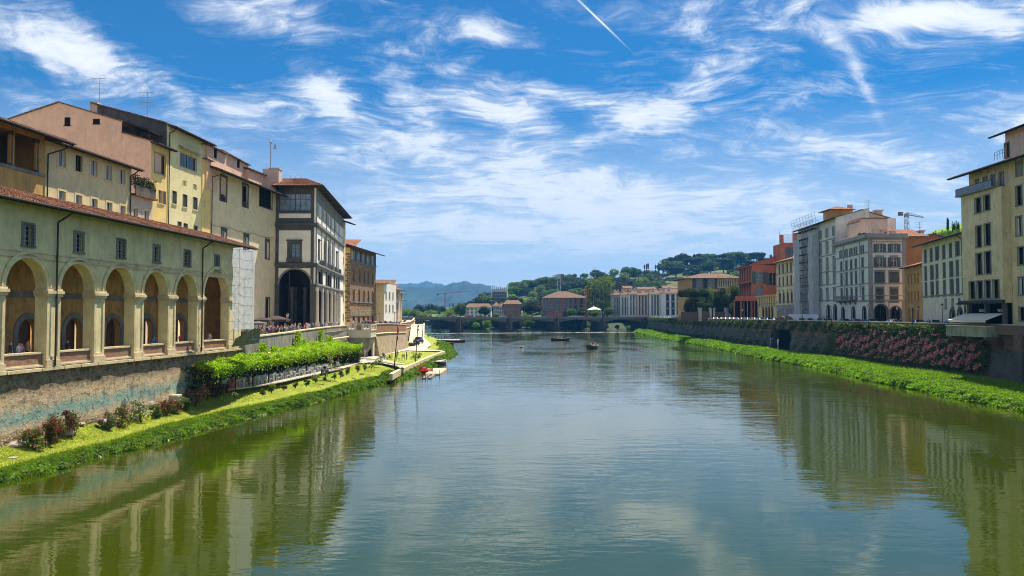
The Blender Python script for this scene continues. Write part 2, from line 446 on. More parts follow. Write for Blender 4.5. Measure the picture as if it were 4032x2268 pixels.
def archring(mb,w,zs,sw,y0,y1,n=14,legs=0,rz=None):
 r=w/2;rz=rz or r
 I=[(-r*math.cos(PI*i/n),zs+rz*math.sin(PI*i/n))for i in range(n+1)]
 O=[(-(r+sw)*math.cos(PI*i/n),zs+(rz+sw)*math.sin(PI*i/n))for i in range(n+1)]
 for i in range(n):
  a,b,c,d=I[i],I[i+1],O[i+1],O[i]
  mb.hexa([(a[0],y0,a[1]),(b[0],y0,b[1]),(b[0],y1,b[1]),(a[0],y1,a[1]),(d[0],y0,d[1]),(c[0],y0,c[1]),(c[0],y1,c[1]),(d[0],y1,d[1])])
def winmeshes(w,h,st):
 """meshes of one window: stone surround with sill and hood, glazed sash, shutters, iron cage"""
 sw=st.get('sur',.14);sm=st.get('surm',M['grey_trim']);fr=st.get('fr',M['frame_w']);gl=st.get('glass',M['glass'])
 mb=MB();r=w/2;arch=st.get('arch',False);rz=min(r,h)if arch else 0;e=h-rz;pr=st.get('pr',.05)
 if sw:
  mb.box(-r-sw,-r,-pr,.02,0,e);mb.box(r,r+sw,-pr,.02,0,e)
  if arch:archring(mb,w,e,sw,-pr,.02,rz=rz)
  else:mb.box(-r-sw,r+sw,-pr-.003,.02,h,h+sw)
 if st.get('sill',True):mb.box(-r-sw-.06,r+sw+.06,-pr-.09,.02,-.12,0)
 hz=h+(sw if not arch else sw)
 if st.get('hood'):
  mb.box(-r-sw-.12,r+sw+.12,-pr-.16,.02,hz+.12,hz+.24);mb.box(-r-sw+.02,r+sw-.02,-pr-.02,.02,hz,hz+.12)
 if st.get('ped'):
  mb.prism([(-r-sw-.1,-pr-.15,hz+.1),(r+sw+.1,-pr-.15,hz+.1),(0,-pr-.15,hz+.1+r*.55)],(0,pr+.17,0))
 mb.k=1
 f=.05;y0,y1=TH-.1,TH-.04
 co,ro=st.get('mun',(2,3));open_=st.get('nosash')
 if not open_:
  mb.box(-r,-r+f,y0,y1,0,e);mb.box(r-f,r,y0,y1,0,e);mb.box(-r+f,r-f,y0,y1,0,f)
  if not arch:mb.box(-r+f,r-f,y0,y1,h-f,h)
  for i in range(1,co):x=-r+w*i/co;mw=.05 if(co%2==0 and i==co//2)else .025;mb.box(x-mw,x+mw,y0+.01,y1-.01,f,e if arch and co>2 else(h-f if not arch else h-.03))
  for i in range(1,ro):z=e*i/ro;mb.box(-r+f,r-f,y0+.014,y1-.014,z-.02,z+.02)
  if arch:mb.box(-r+f,r-f,y0+.012,y1-.012,e-.03,e+.03)
 out={'window':mb.mesh('window',[sm,fr]),'sub':[]}
 p=MB();yy=TH-.03
 if arch:p.face([(-r,yy,0),(r,yy,0)]+[(x,yy,z)for x,z in arcpts(-r,r,e,14,rz)[::-1]])
 else:p.face([(-r,yy,0),(r,yy,0),(r,yy,h),(-r,yy,h)])
 out['sub'].append(('pane',p.mesh('pane',gl)))
 sh=st.get('shut')
 if sh:
  hh=e if arch else h
  def leaf(side,closed,hh=hh):
   q=MB();hw=r
   if closed:a=-hw+.01 if side<0 else .01;y=.04
   else:a=-r-hw-.02 if side<0 else r+.02;y=-pr-.07
   n=max(4,int(hh/.16))
   q.box(a,a+.06,y,y+.045,0,hh);q.box(a+hw-.08,a+hw-.02,y,y+.045,0,hh)
   for z in(0,hh/2-.03,hh-.07):q.box(a+.06,a+hw-.08,y+.003,y+.042,z,z+.07)
   for i in range(n):
    z=.07+(hh-.14)*i/n
    q.hexa([(a+.06,y+.005,z),(a+hw-.08,y+.005,z),(a+hw-.08,y+.02,z),(a+.06,y+.02,z),(a+.06,y+.03,z+(hh-.14)/n*.9),(a+hw-.08,y+.03,z+(hh-.14)/n*.9),(a+hw-.08,y+.04,z+(hh-.14)/n*.9),(a+.06,y+.04,z+(hh-.14)/n*.9)])
   return q.mesh('shutter',st.get('shm',M['shut_g']))
  out['sub']+=[('shutter',leaf(-1,sh in('closed','half'))),('shutter',leaf(1,sh=='closed'))]
  if arch and sh=='closed':
   q=MB();q.prism([(x,.04,z)for x,z in arcpts(-r+.01,r-.01,e,12,rz-.01)],(0,.04,0));out['sub'].append(('fanlight_panel',q.mesh('fanlight_panel',st.get('shm',M['shut_g']))))
 if st.get('grille'):
  q=MB();g=.22
  for i in range(6):x=-r-.05+(w+.1)*i/5;q.tube((x,-g,-.05),(x,-g,h+.05),.014,n=4)
  n=max(6,int(h/.22))
  for i in range(n+1):
   z=-.05+(h+.1)*i/n;q.path([(-r-.05,0,z),(-r-.05,-g,z),(r+.05,-g,z),(r+.05,0,z)],.014,4)
  out['sub'].append(('grille',q.mesh('grille',M['iron'])))
 if st.get('bars'):
  q=MB()
  for i in range(1,5):x=-r+w*i/5;q.tube((x,.05,0),(x,.05,h),.014,n=4)
  for i in range(1,6):z=h*i/6;q.tube((-r,.05,z),(r,.05,z),.014,n=4)
  out['sub'].append(('grille',q.mesh('grille',M['iron'])))
 if st.get('bal'):
  q=MB();q.box(-r,r,-.1,.02,.85,.95)
  for i in range(5):x=-r+.1+(w-.2)*i/4;q.lathe([(.03,0),(.06,.3),(.03,.6),(.05,.85)],6,(x,-.05,0))
  out['sub'].append(('balustrade',q.mesh('balustrade',sm)))
 if st.get('curt'):
  q=MB();n=10
  for a,b in((-r+.06,-r*.3),(r*.3,r-.06)):
   q.sheet([[(a+(b-a)*i/n,TH-.12+.02*math.sin(i*2.2),z)for i in range(n+1)]for z in(.06,h-.06)])
  out['sub'].append(('curtain',q.mesh('curtain',M['curtain'])))
 return out
def leafmesh(name,P,N,S,m,asp=1.4,jitter=1.0,r=None,tri=False):
 """many small leaf quads: centres P, preferred normals N (or None), sizes S"""
 r=r or rng;n=len(P)
 rv=r.normal(size=(n,3))
 if N is not None:rv=rv*jitter+N*1.2
 rv/=np.linalg.norm(rv,axis=1)[:,None]+1e-9
 a=np.cross(rv,r.normal(size=(n,3)));a/=np.linalg.norm(a,axis=1)[:,None]+1e-9
 b=np.cross(rv,a);S=np.asarray(S).reshape(-1,1)*np.ones((n,1))
 a=a*S*asp*.5;b=b*S*.5
 if tri:
  V=np.stack([P-a-b*.4,P-a+b*.4,P+a],1).reshape(-1,3);k=3
 else:
  V=np.stack([P-a,P-b*.8,P+a,P+b*.8],1).reshape(-1,3);k=4
 return fastmesh(name,V,k,m)
def fastmesh(name,V,k,m):
 n=len(V)//k;me=bpy.data.meshes.new(name)
 me.vertices.add(len(V));me.vertices.foreach_set('co',V.astype(np.float32).ravel())
 me.loops.add(len(V));me.loops.foreach_set('vertex_index',np.arange(len(V),dtype=np.int32))
 me.polygons.add(n);me.polygons.foreach_set('loop_start',np.arange(0,len(V),k,dtype=np.int32))
 try:me.polygons.foreach_set('loop_total',np.full(n,k,dtype=np.int32))
 except Exception:pass
 me.materials.append(m);me.update(calc_edges=True);return me
def blades(name,P,H,W,m,lean=.35,r=None):
 """upright grass blades: triangles rooted at P"""
 r=r or rng;n=len(P);t=r.uniform(0,2*PI,n);H=np.asarray(H)*np.ones(n)
 sx=np.stack([np.cos(t),np.sin(t),np.zeros(n)],1)*(np.asarray(W)*np.ones(n))[:,None]*.5
 tip=P+np.stack([r.normal(0,lean,n)*H,r.normal(0,lean,n)*H,H],1)
 V=np.stack([P-sx,P+sx,tip],1).reshape(-1,3)
 return fastmesh(name,V,3,m)
def crown_pts(nl,nc,rx,ry,rz,rr,shape='round',seed=1):
 """points of leaves in a lumpy crown of nl clumps with nc leaves; returns P, N"""
 r=np.random.default_rng(seed);P=[];N=[]
 for i in range(nl):
  while True:
   c=r.uniform(-1,1,3)
   d=np.linalg.norm(c)
   if d<1 and(d>.45):break
  if shape=='umbrella':c[2]=c[2]*.35+.25*(1-c[0]**2-c[1]**2)
  if shape=='cone':
   z=r.uniform(-1,1);w=max(.08,(1-z)/2*1.0)if z>-.6 else .75;t=r.uniform(0,2*PI);q=r.uniform(.3,.8)
   c=np.array([math.cos(t)*w*q,math.sin(t)*w*q,z])
  s=rr*r.uniform(.65,1.35)
  v=r.normal(size=(nc,3));v/=np.linalg.norm(v,axis=1)[:,None]
  rad=r.uniform(.55,1.0,nc)**.5
  fl=.75 if shape!='cone' else 1.3
  p=c*np.array([rx,ry,rz])+v*rad[:,None]*s*np.array([1,1,fl])
  P.append(p);N.append(v)
 return np.concatenate(P),np.concatenate(N)
def tree_proto(name,kind,h,w,leaf,nl,nc,lm,seed,trunk=.25,label=None):
 """an Empty with children trunk and crown, its foot at the origin"""
 o=empty(name)
 r=random.Random(seed)
 tb=MB();th=h*trunk
 cz=th+(h-th)/2;rz=(h-th)/2
 if kind=='umbrella':cz=h*.78;rz=h*.2
 top=Vector((r.uniform(-.1,.1)*h*.3,r.uniform(-.1,.1)*h*.3,cz))
 mid=Vector((top.x*.4,top.y*.4,th))
 tb.tube((0,0,-.3),mid,h*.03,h*.022,8);tb.tube(mid,top,h*.022,h*.012,7)
 nb=7 if kind!='cone' else 0
 for i in range(nb):
  t=2*PI*i/nb+r.uniform(-.4,.4);q=r.uniform(.35,.75)
  st=mid.lerp(top,r.uniform(0,.5));e=Vector((math.cos(t)*w*q,math.sin(t)*w*q,cz+rz*r.uniform(-.2,.7)))
  md=st.lerp(e,.5)+Vector((0,0,-.05*h));tb.tube(st,md,h*.012,h*.008,5);tb.tube(md,e,h*.008,h*.003,5)
 tb.build('trunk',M['bark'],o,smooth=True)
 rr=leaf*3.2 if kind!='cone' else w*.35
 rr={'round':w*.30,'umbrella':w*.22,'cone':w*.45,'loose':w*.26}[kind]
 P,N=crown_pts(nl,nc,w-rr*.8,w-rr*.8,rz-rr*.5,rr,kind,seed)
 P[:,2]+=cz;P[:,0]+=top.x;P[:,1]+=top.y
 q=np.random.default_rng(seed+5)
 me=leafmesh('crown',P,N,leaf*q.uniform(.6,1.3,len(P)),lm,1.3,.9,q)
 link('crown',me,o)
 return o
HAZE_D=1.2e-4
sc=bpy.context.scene
cam=bpy.data.cameras.new('camera');co=bpy.data.objects.new('camera',cam);C.objects.link(co);sc.camera=co
co.location=EYE;co.rotation_euler=(R(90)+TILT,0,0);cam.sensor_width=36;cam.lens=36*FPX/4032;cam.clip_end=60000;cam.clip_start=.5
SUN_AZ,SUN_EL=32,62
sd=Vector((math.sin(R(SUN_AZ))*math.cos(R(SUN_EL)),math.cos(R(SUN_AZ))*math.cos(R(SUN_EL)),math.sin(R(SUN_EL))))
sl=bpy.data.lights.new('sun','SUN');sl.energy=5.0;sl.angle=R(.5);sl.color=(1,.90,.76)
so=bpy.data.objects.new('sun',sl);C.objects.link(so);so.rotation_euler=sd.to_track_quat('Z','Y').to_euler();so.location=(0,0,300)
w=bpy.data.worlds.new('World');sc.world=w;w.use_nodes=True
t=NT(w.node_tree);bg=w.node_tree.nodes['Background']
sky=t.new('ShaderNodeTexSky');sky.sky_type='NISHITA';sky.sun_disc=False;sky.sun_elevation=R(SUN_EL);sky.sun_rotation=R(SUN_AZ)
sky.air_density=1.0;sky.dust_density=.3;sky.ozone_density=4.0;sky.altitude=100
hs=t.new('ShaderNodeHueSaturation');hs.inputs['Saturation'].default_value=1.85;hs.inputs['Value'].default_value=.51;hs.inputs['Hue'].default_value=.489
t.lk(sky.outputs[0],hs.inputs['Color'])
skb=t.mix(1.0,hs.outputs[0],(.30,.86,1.04),'MULTIPLY')
tc=t.new('ShaderNodeTexCoord').outputs['Generated']
sp=t.new('ShaderNodeSeparateXYZ');t.lk(tc,sp.inputs[0])
KZ=.20
den=t.math('MAXIMUM',t.math('ADD',sp.outputs[2],KZ),.03)
U=t.math('DIVIDE',sp.outputs[0],den);V=t.math('DIVIDE',sp.outputs[1],den)
uv=t.new('ShaderNodeCombineXYZ');t.lk(U,uv.inputs[0]);t.lk(V,uv.inputs[1]);uv=uv.outputs[0]
def suv(x,y):
 d=ray(x,y).normalized();return d.x/(d.z+KZ),d.y/(d.z+KZ)
wn=t.new('ShaderNodeTexNoise');wn.inputs['Scale'].default_value=2.0;wn.inputs['Detail'].default_value=3;t.lk(uv,wn.inputs['Vector'])
wv=t.new('ShaderNodeVectorMath');wv.operation='MULTIPLY_ADD';t.lk(wn.outputs['Color'],wv.inputs[0]);wv.inputs[1].default_value=(.4,.4,0);t.lk(uv,wv.inputs[2])
mp=t.new('ShaderNodeMapping');mp.inputs['Rotation'].default_value=(0,0,R(-20));mp.inputs['Scale'].default_value=(1.15,1.5,1);t.lk(wv.outputs[0],mp.inputs[0])
n1=t.noise(mp.outputs[0],2.6,12,.62,.25)
n2=t.noise(mp.outputs[0],10.0,8,.66,.4)
mf=t.new('ShaderNodeMapping');mf.inputs['Rotation'].default_value=(0,0,R(28));mf.inputs['Scale'].default_value=(1,5.5,1);t.lk(wv.outputs[0],mf.inputs[0])
n3=t.noise(mf.outputs[0],5.5,8,.66,.2)
wisp=t.math('ADD',t.math('ADD',t.math('MULTIPLY',n1,.58),t.math('MULTIPLY',n2,.22)),t.math('MULTIPLY',n3,.2))
wisp=t.math('ADD',t.math('MULTIPLY',wisp,1.55),-.275)
def blob(c,a,b,wgt,soft=1.0):
 """elliptic patch of cloud centred on sky point c, with half axes towards a and b"""
 cu,cv=suv(*c);au,av=suv(c[0]+a[0],c[1]+a[1]);bu,bv=suv(c[0]+b[0],c[1]+b[1])
 A=np.array([[au-cu,bu-cu],[av-cv,bv-cv]]);I=np.linalg.inv(A)
 x=t.math('SUBTRACT',U,cu);y=t.math('SUBTRACT',V,cv)
 p=t.math('ADD',t.math('MULTIPLY',x,float(I[0,0])),t.math('MULTIPLY',y,float(I[0,1])))
 q=t.math('ADD',t.math('MULTIPLY',x,float(I[1,0])),t.math('MULTIPLY',y,float(I[1,1])))
 d2=t.math('ADD',t.math('MULTIPLY',p,p),t.math('MULTIPLY',q,q))
 g=t.math('POWER',2.718,t.math('MULTIPLY',d2,-1.0*soft))
 return t.math('MULTIPLY',g,wgt)
BL=[((300,190),(270,110),(-50,90),.30),((1120,90),(260,90),(-60,110),.40),((40,360),(150,60),(-20,50),.22),((1290,370),(120,60),(-20,60),.30),((1500,250),(80,60),(-30,40),.14),((1330,230),(150,60),(-40,60),-.14),((1620,430),(140,80),(-50,50),.24),((2080,480),(300,110),(-40,60),.28),((1950,140),(190,50),(-20,60),.28),((2550,440),(220,-110),(60,70),.26),((2750,330),(110,-70),(40,50),.16),((2900,180),(240,120),(-60,120),.16),((2700,140),(180,60),(-60,120),.14),((3600,60),(330,-30),(20,50),.42),((3950,130),(140,20),(0,60),.24),((2100,690),(500,160),(-60,70),.22),((3300,580),(500,120),(0,60),.2),((1550,620),(300,80),(0,60),.18),((2600,850),(900,80),(0,110),.22),((3600,420),(260,40),(0,60),.14),((900,430),(250,50),(0,60),.12),((1900,900),(600,40),(0,80),.22),((2300,400),(500,150),(-30,30),.12),((700,520),(260,60),(-10,50),.1),((2480,600),(260,60),(0,50),-.08),((1380,160),(60,120),(-90,20),-.12),((600,60),(200,60),(0,80),-.15),((3250,330),(180,60),(0,120),-.1),((2100,270),(340,40),(0,70),-.16)]
s=None
for bl in BL:
 g=blob(*bl);s=g if s is None else t.math('ADD',s,g)
hz=t.math('MAXIMUM',t.ramp(sp.outputs[2],[(0,1),(.1,.85),(.25,.5),(.4,.05),(.5,.1),(.75,1)]),t.ramp(sp.outputs[1],[(0,1),(.15,0)]))  # cloud overhead and behind the view is added to brighten shaded walls
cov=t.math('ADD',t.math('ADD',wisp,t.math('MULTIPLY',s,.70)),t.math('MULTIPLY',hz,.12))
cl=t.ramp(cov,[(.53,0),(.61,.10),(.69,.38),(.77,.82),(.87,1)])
c1=blob((2350,70),(78,75),(2.4,-2.5),1.0,1.0)
c2a=blob((3230,110),(115,125),(34,-26),.9);c2b=blob((3400,330),(70,150),(20,-9),.55)
ct=t.math('ADD',t.math('MULTIPLY',c1,1.0),t.math('MULTIPLY',t.math('ADD',c2a,c2b),t.ramp(n2,[(.35,.1),(.6,1)])))
cl=t.math('ADD',cl,ct,True)
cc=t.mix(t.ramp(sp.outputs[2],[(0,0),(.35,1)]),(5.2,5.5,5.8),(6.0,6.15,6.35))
cc=t.mix(t.ramp(sp.outputs[2],[(.42,0),(.62,1)]),cc,(10.5,10.5,10.4))  # unseen high cloud made brighter as extra fill for the shade
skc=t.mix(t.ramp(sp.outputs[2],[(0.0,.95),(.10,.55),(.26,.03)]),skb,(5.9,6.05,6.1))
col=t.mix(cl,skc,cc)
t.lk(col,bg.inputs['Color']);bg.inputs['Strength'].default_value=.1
sc.view_settings.view_transform='Standard';sc.view_settings.look='None';sc.view_settings.exposure=0.85;sc.view_settings.gamma=1
cy=sc.cycles;cy.use_denoising=True;cy.filter_width=1.05;cy.max_bounces=6;cy.diffuse_bounces=3;cy.glossy_bounces=3;cy.transmission_bounces=2;cy.volume_bounces=0;cy.transparent_max_bounces=6
cy.caustics_reflective=False;cy.caustics_refractive=False;cy.sample_clamp_indirect=6
def interp(tab,y):
 tab=sorted(tab);
 if y<=tab[0][0]:
  (a,b),(c,d)=tab[0],tab[1];return b+(d-b)*(y-a)/(c-a)
 for(a,b),(c,d)in zip(tab[:-1],tab[1:]):
  if y<=c:return b+(d-b)*(y-a)/(c-a)
 return tab[-1][1]
def tabpx(L):
 out=[]
 for q in L:
  p=gz('s',q[0],q[1],q[2]if len(q)>2 else 0);out.append((p.y,p.x))
 return sorted(out)
SHORE=tabpx([(0,1901),(124,1882),(257,1843),(414,1793),(580,1760),(725,1715),(890,1673),(1031,1637),(1131,1611),(1230,1591),(1296,1571),(1396,1538),(1478,1521),(1560,1487),(1640,1460),(1690,1430),(1752,1406),(1786,1393),(1769,1361),(1747,1342),(1700,1328),(1675,1315)])
SHORE=[(y,x+(1.3 if 113<y<186 else 0))for y,x in SHORE]
BTOP=tabpx([(0,1808,.8),(352,1727,.85),(538,1665,.9),(787,1607,.9),(998,1571,1.0),(1131,1538,1.1),(1247,1522,1.2),(1329,1492,1.3),(1412,1472,1.4)])+[(114,-18.9),(131,-18.6),(180,-17),(200,-18),(245,-23),(290,-29),(337,-38),(395,-48)]
def lwall(y):
 return interp([(-30,-40.2),(86,-31.05),(86.5,-30.2),(107.5,-31.1),(127,-32.5),(150,-31.9),(152,-27.8),(199,-27.2),(203,-31),(240,-31.8),(295,-38.5),(403,-50.5)],y)
LZT=[(30,1.4),(50,1.5),(75,2.0),(90,2.1),(130,1.7),(160,1.5),(400,1.3)]
def lawnz(x,y):
 """height of the left bank"""
 S,T,W=interp(SHORE,y),interp(BTOP,y),lwall(y)
 T=min(T,S-.5);zt=min(interp(BTZ,y),interp(LZT,y))
 if x>S:return-.6
 if x>T:return zt*((S-x)/(S-T))**.75
 f=min(1,(T-x)/max(.5,T-W));return zt+(interp(LZT,y)-zt)*f
BTZ=[(46,.8),(80,1.0),(104,1.3),(114,1.35),(180,1.3),(200,1.1),(290,.9),(395,.8)]
mw,t,b=newmat('river_water')
tc=t.new('ShaderNodeNewGeometry').outputs['Position']
big=t.noise(tc,.02,3,.5)
b.inputs['Base Color'].default_value=(.05,.06,.002,1);b.inputs['Roughness'].default_value=.035;b.inputs['IOR'].default_value=1.75
b.inputs['Specular IOR Level'].default_value=.5
c=t.mix(big,(.036,.052,.001),(.024,.040,.002));t.lk(c,b.inputs['Base Color'])
a1=t.noise(tc,.9,3,.55,.3,(.45,1.25,1));a2=t.noise(tc,.22,3,.5,.4,(.5,1.3,1));a3=t.noise(tc,3.2,3,.6,.2,(.5,1.1,1))
calm=t.ramp(t.noise(tc,.034,5,.65,1.4,(1,.5,1)),[(.40,.15),(.60,1.1)])
sy=t.new('ShaderNodeSeparateXYZ');t.lk(tc,sy.inputs[0])
far=t.new('ShaderNodeMapRange');t.lk(sy.outputs[1],far.inputs[0]);far.inputs[1].default_value=30;far.inputs[2].default_value=260;far.inputs[3].default_value=.45;far.inputs[4].default_value=2.2
h=t.math('ADD',t.math('ADD',t.math('MULTIPLY',a1,.9),t.math('MULTIPLY',a2,1.6)),t.math('MULTIPLY',a3,.14))
bp=t.new('ShaderNodeBump');bp.inputs['Distance'].default_value=.10;t.lk(h,bp.inputs['Height'])
t.lk(t.math('MULTIPLY',t.math('MULTIPLY',calm,.55),far.outputs[0],False),bp.inputs['Strength']);t.lk(bp.outputs[0],b.inputs['Normal'])
mb=MB();mb.face([(-110,-80,0),(110,-80,0),(110,900,0),(-110,900,0)])
tag(mb.build('river',mw),'calm olive green river reflecting the sky and banks',None,kind='structure')
M['earth']=mat('dry_plain',(.10,.13,.05),fine=2,scale=.05)
mb=MB();mb.face([(-15000,-15000,-3),(15000,-15000,-3),(15000,20000,-3),(-15000,20000,-3)])
tag(mb.build('ground',M['earth']),'river bed and low ground',kind='structure')
mb=MB();mb.face([(-15000,760,4),(15000,760,4),(15000,20000,4),(-15000,20000,4)])
mb.face([(-15000,760,4),(-15000,760,-3),(15000,760,-3),(15000,760,4)])
tag(mb.build('far_plain',M['earth']),'flat green land beyond the city',kind='structure')
M['lawn']=leafmat('lawn_grass',(.25,.29,.03),.0,.32,.6,.9,objvar=False)
M['weedsoil']=mat('bank_soil',(.12,.16,.02),var=.4,stain=(.2,.15,.07),fine=6)
ys=sorted({*np.arange(24,200,1.5).tolist(),*np.arange(200,402,4).tolist()})
lawn=MB();soil=MB();ra=[];rb=[]
for y in ys:
 S,T,W=interp(SHORE,y),interp(BTOP,y),lwall(y)-1
 T=min(T,S-.5)
 TL=T+(S-T)*.4;ra.append([(x,y,lawnz(x,y)+(.02 if x>T else 0))for x in[*np.linspace(W,T,9),T+(TL-T)*.5,TL]])
 rb.append([(T+(S+.05-T)*i/7,y,lawnz(T+(S-T)*i/7,y)if i<7 else-.02)for i in range(8)]+[(S+.5,y,-.25),(S+3,y,-2.5)])
lawn.sheet(ra);soil.sheet(rb)
tag(lawn.build('lawn',M['lawn'],smooth=True),'sunlit mown lawn along the left bank',kind='structure')
tag(soil.build('left_riverbank',M['weedsoil'],smooth=True),'earth slope down to the water',kind='structure')
LQ=[(-31.8,86.5),(-31.3,107.5),(-32.7,127),(-32.1,150.4),(-28.0,152.4),(-27.5,198.5),(-32,203),(-40,295),(-50.5,401)]
LQZ=[6.4,6.6,6.8,7.0,7.0,6.4,6.4,6.0,7.2]
mb=MB();rows=[]
allp=[(-42,-30,6.3),(-34.2,50,6.3)]+[(p[0],p[1],z)for p,z in zip(LQ,LQZ)]+[(-52,470,7.2),(-300,765,5)]
allp[0]=(-40.5,-30,6.3)
rows=[[(p[0],p[1],p[2]),(p[0]-20,p[1],p[2]),(-2500,p[1],p[2])]for p in allp]
mb.sheet(rows)
tag(mb.build('left_street',M['pave']),'paved riverside street on the left bank',kind='structure')
RX=[(-60,70.6),(117,70.6),(170,70.6),(213,70.6),(331,71.5),(442,79)]
mb=MB();rows=[[(2500,y,7.6),(interp(RX,y)+12,y,7.6),(interp(RX,y)-.3,y,7.6)]for y in(-60,117,170,213,331,442,500,560,765)]
mb.sheet(rows)
tag(mb.build('right_street',M['asphalt']),'riverside road behind the right quay wall',kind='structure')
RS=tabpx([(2499,1305),(2560,1322),(2627,1337),(2748,1356),(3000,1412),(3224,1450),(3420,1498),(3573,1528),(3821,1580),(4032,1620)])+[(70,52.6),(30,52)]
def rwall(y):return interp([(30,66),(100,66.5),(117,67.6),(150,69.5),(203,69.0),(331,70),(442,78)],y)
def rz_(x,y):
 S=interp(RS,y);W=rwall(y)+.5
 if x<S:return-.6
 f=(x-S)/(W-S);bump=.35*math.sin(y*.13)*math.sin(f*3)
 return min(.9,.7*min(1,f*4)**.6+.2*f)+bump*.7*min(1,f*3)
M['bankgrass']=leafmat('bank_grass_base',(.15,.27,.012),.0,.35,.5,.9,objvar=False)
mb=MB();rows=[]
for y in[*np.arange(30,200,2.5),*np.arange(200,452,6)]:
 S=interp(RS,y);W=rwall(y)+.5
 rows.append([(S-3,y,-2),(S-.3,y,-.2)]+[(S+(W-S)*i/10,y,rz_(S+(W-S)*i/10+.001,y))for i in range(11)])
mb.sheet(rows)
tag(mb.build('right_riverbank',M['bankgrass'],smooth=True),'low grass ledge at the foot of the right quay',kind='structure')
mh=bpy.data.materials.new('haze_air');mh.use_nodes=True;nt=mh.node_tree;nt.nodes.clear()
vo=nt.nodes.new('ShaderNodeVolumePrincipled');vo.inputs['Color'].default_value=(.08,.42,1.0,1);vo.inputs['Density'].default_value=HAZE_D;vo.inputs['Anisotropy'].default_value=.1
ou=nt.nodes.new('ShaderNodeOutputMaterial');nt.links.new(vo.outputs[0],ou.inputs['Volume'])
if HAZE_D:
 mb=MB();mb.box(-4500,6500,-300,7600,-5,480)
 tag(mb.build('haze',mh),'blue air in front of the far hills',kind='stuff')
A78=ang_of(.078,1)
def lx(c,y):return c+.078*y
B=Bld('arcade_building',lx(-37.5,36),36,A78,6.25,'long cream arcade of tall round arches with a tiled corridor roof and caged windows','arcade')
f=B.f
U=lambda x,y=700,cc='c2',off=0:f.uz(cc,x,y,off)[0]
ops=[(U(a),U(b))for a,b in((45,440),(572,890),(993,1272),(1363,1590),(1668,1868),(1938,2170))]
p=ops[1][0]-ops[0][0]
ops=[(a-p*k,b-p*k)for k in(2,1)for a,b in(ops[0],)]+ops
UE=f.uz('s',950,1150)[0]
ZS,ZT=6.25,17.75
mb=MB()
H=[(a,b,ZS,11.9+(b-a)/2,True)for a,b in ops]
WIN=[(a+b)/2 for a,b in ops]
GR=dict(sur=.22,surm=M['serena_l'],fr=M['frame_w'],mun=(2,4),grille=True,pr=.06)
GB=dict(sur=.22,surm=M['serena_l'],fr=M['frame_w'],mun=(2,4),bars=True,pr=.06)
GS=dict(sur=.22,surm=M['serena_l'],shut='closed',shm=M['shut_g'],mun=(1,1),pr=.06)
for i,u in enumerate(WIN):f.win(u-.42,u+.42,14.75,16.15,GS if i==7 else(GR if i%2==0 else GB))
f.grid(mb,0,UE,ZS,ZT,H,.85);f.holes=f.holes+H
mb2=MB();f.grid(mb2,0,UE,ZS,ZT,f.holes,.85)
for u0,z0,z1 in((0,ZS,ZT),):pass
mb2 .face([(0,0,14.3),(0,0,ZT),(0,4.6,ZT),(0,4.6,14.3)]);mb2 .face([(UE,0,ZS),(UE,4.6,ZS),(UE,4.6,ZT),(UE,0,ZT)])
mb2 .face([(0,.85,14.3),(UE,.85,14.3),(UE,4.6,14.3),(0,4.6,14.3)]);mb2 .face([(0,0,ZT),(UE,0,ZT),(UE,4.6,ZT),(0,4.6,ZT)])
prev=0
for a,b in ops+[(UE,UE)]:
 if a-prev>.1:mb2 .face([(prev,.85,ZS),(a,.85,ZS),(a,.85,11.9),(prev,.85,11.9)])
 prev=b
f.add('wall',M['arcade'],mb2)
for w_ in f.wins:f.mkwin(*w_)
f.wins=[];f.holes=[]
g=B.fac(f.x0-f.n.x*4.3,f.y0-f.n.y*4.3,A78)
ph=[]
for i,(a,b)in enumerate(ops):
 c=(a+b)/2+.5;ph.append((c-1.1,c+1.1,6.4,9.7,True))
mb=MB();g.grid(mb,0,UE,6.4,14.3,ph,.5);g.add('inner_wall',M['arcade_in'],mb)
for a,b,c,d,e in ph:
 k=MB();archring(k,b-a,d-1.1,.45,-.08,.02);n_=(b-a)/2
 k.box(-n_-.45,-n_,-.08,.02,6.4,d-1.1);k.box(n_,n_+.45,-.08,.02,6.4,d-1.1)
 o=g.add('portal_surround',M['serena_l'],k);o.matrix_local=g.L@Matrix.Translation(((a+b)/2,0,0))
 k=MB();k.box(a-1.4,a+1.35,1.6,1.8,6.4,11);k.box(a+1.35,b+.4,3.4,3.6,6.4,11);k.box(a-1.4,b+1.4,.52,3.5,10.4,10.6);k.box(b+.3,b+.5,1.0,3.5,6.4,11)
 g.add('portal_backing',M['darkwall'],k)  # dark boards added to darken the portals, leaving a bright gap
 k=MB();k.box(a+.1,a+1.1,1.52,1.6,6.4,8.7);g.add('shop_door',M['serena_l'],k)
g.box('impost_band',M['serena_l'],[(0,UE,-.12,.02,11.3,11.75)])
for u in[(a+b)/2 for a,b in zip([o[1]for o in ops[:-1]],[o[0]for o in ops[1:]])]:
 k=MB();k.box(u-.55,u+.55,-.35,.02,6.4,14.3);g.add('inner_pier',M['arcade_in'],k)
mbx=MB();mbx.box(.1,UE-.02,.86,4.28,14.16,14.28);mbx.box(UE-.2,UE-.02,.86,4.28,6.4,14.15);f.add('loggia_ceiling',M['arcade_in'],mbx)  # brown lining puts the shade of the vault into its colour
f.box('floor',M['pave'],[(0,UE,.0,4.4,6.3,6.41)])
piers=[(ops[i][1],ops[i+1][0])for i in range(len(ops)-1)]+[(ops[-1][1],ops[-1][1]+1.7)]
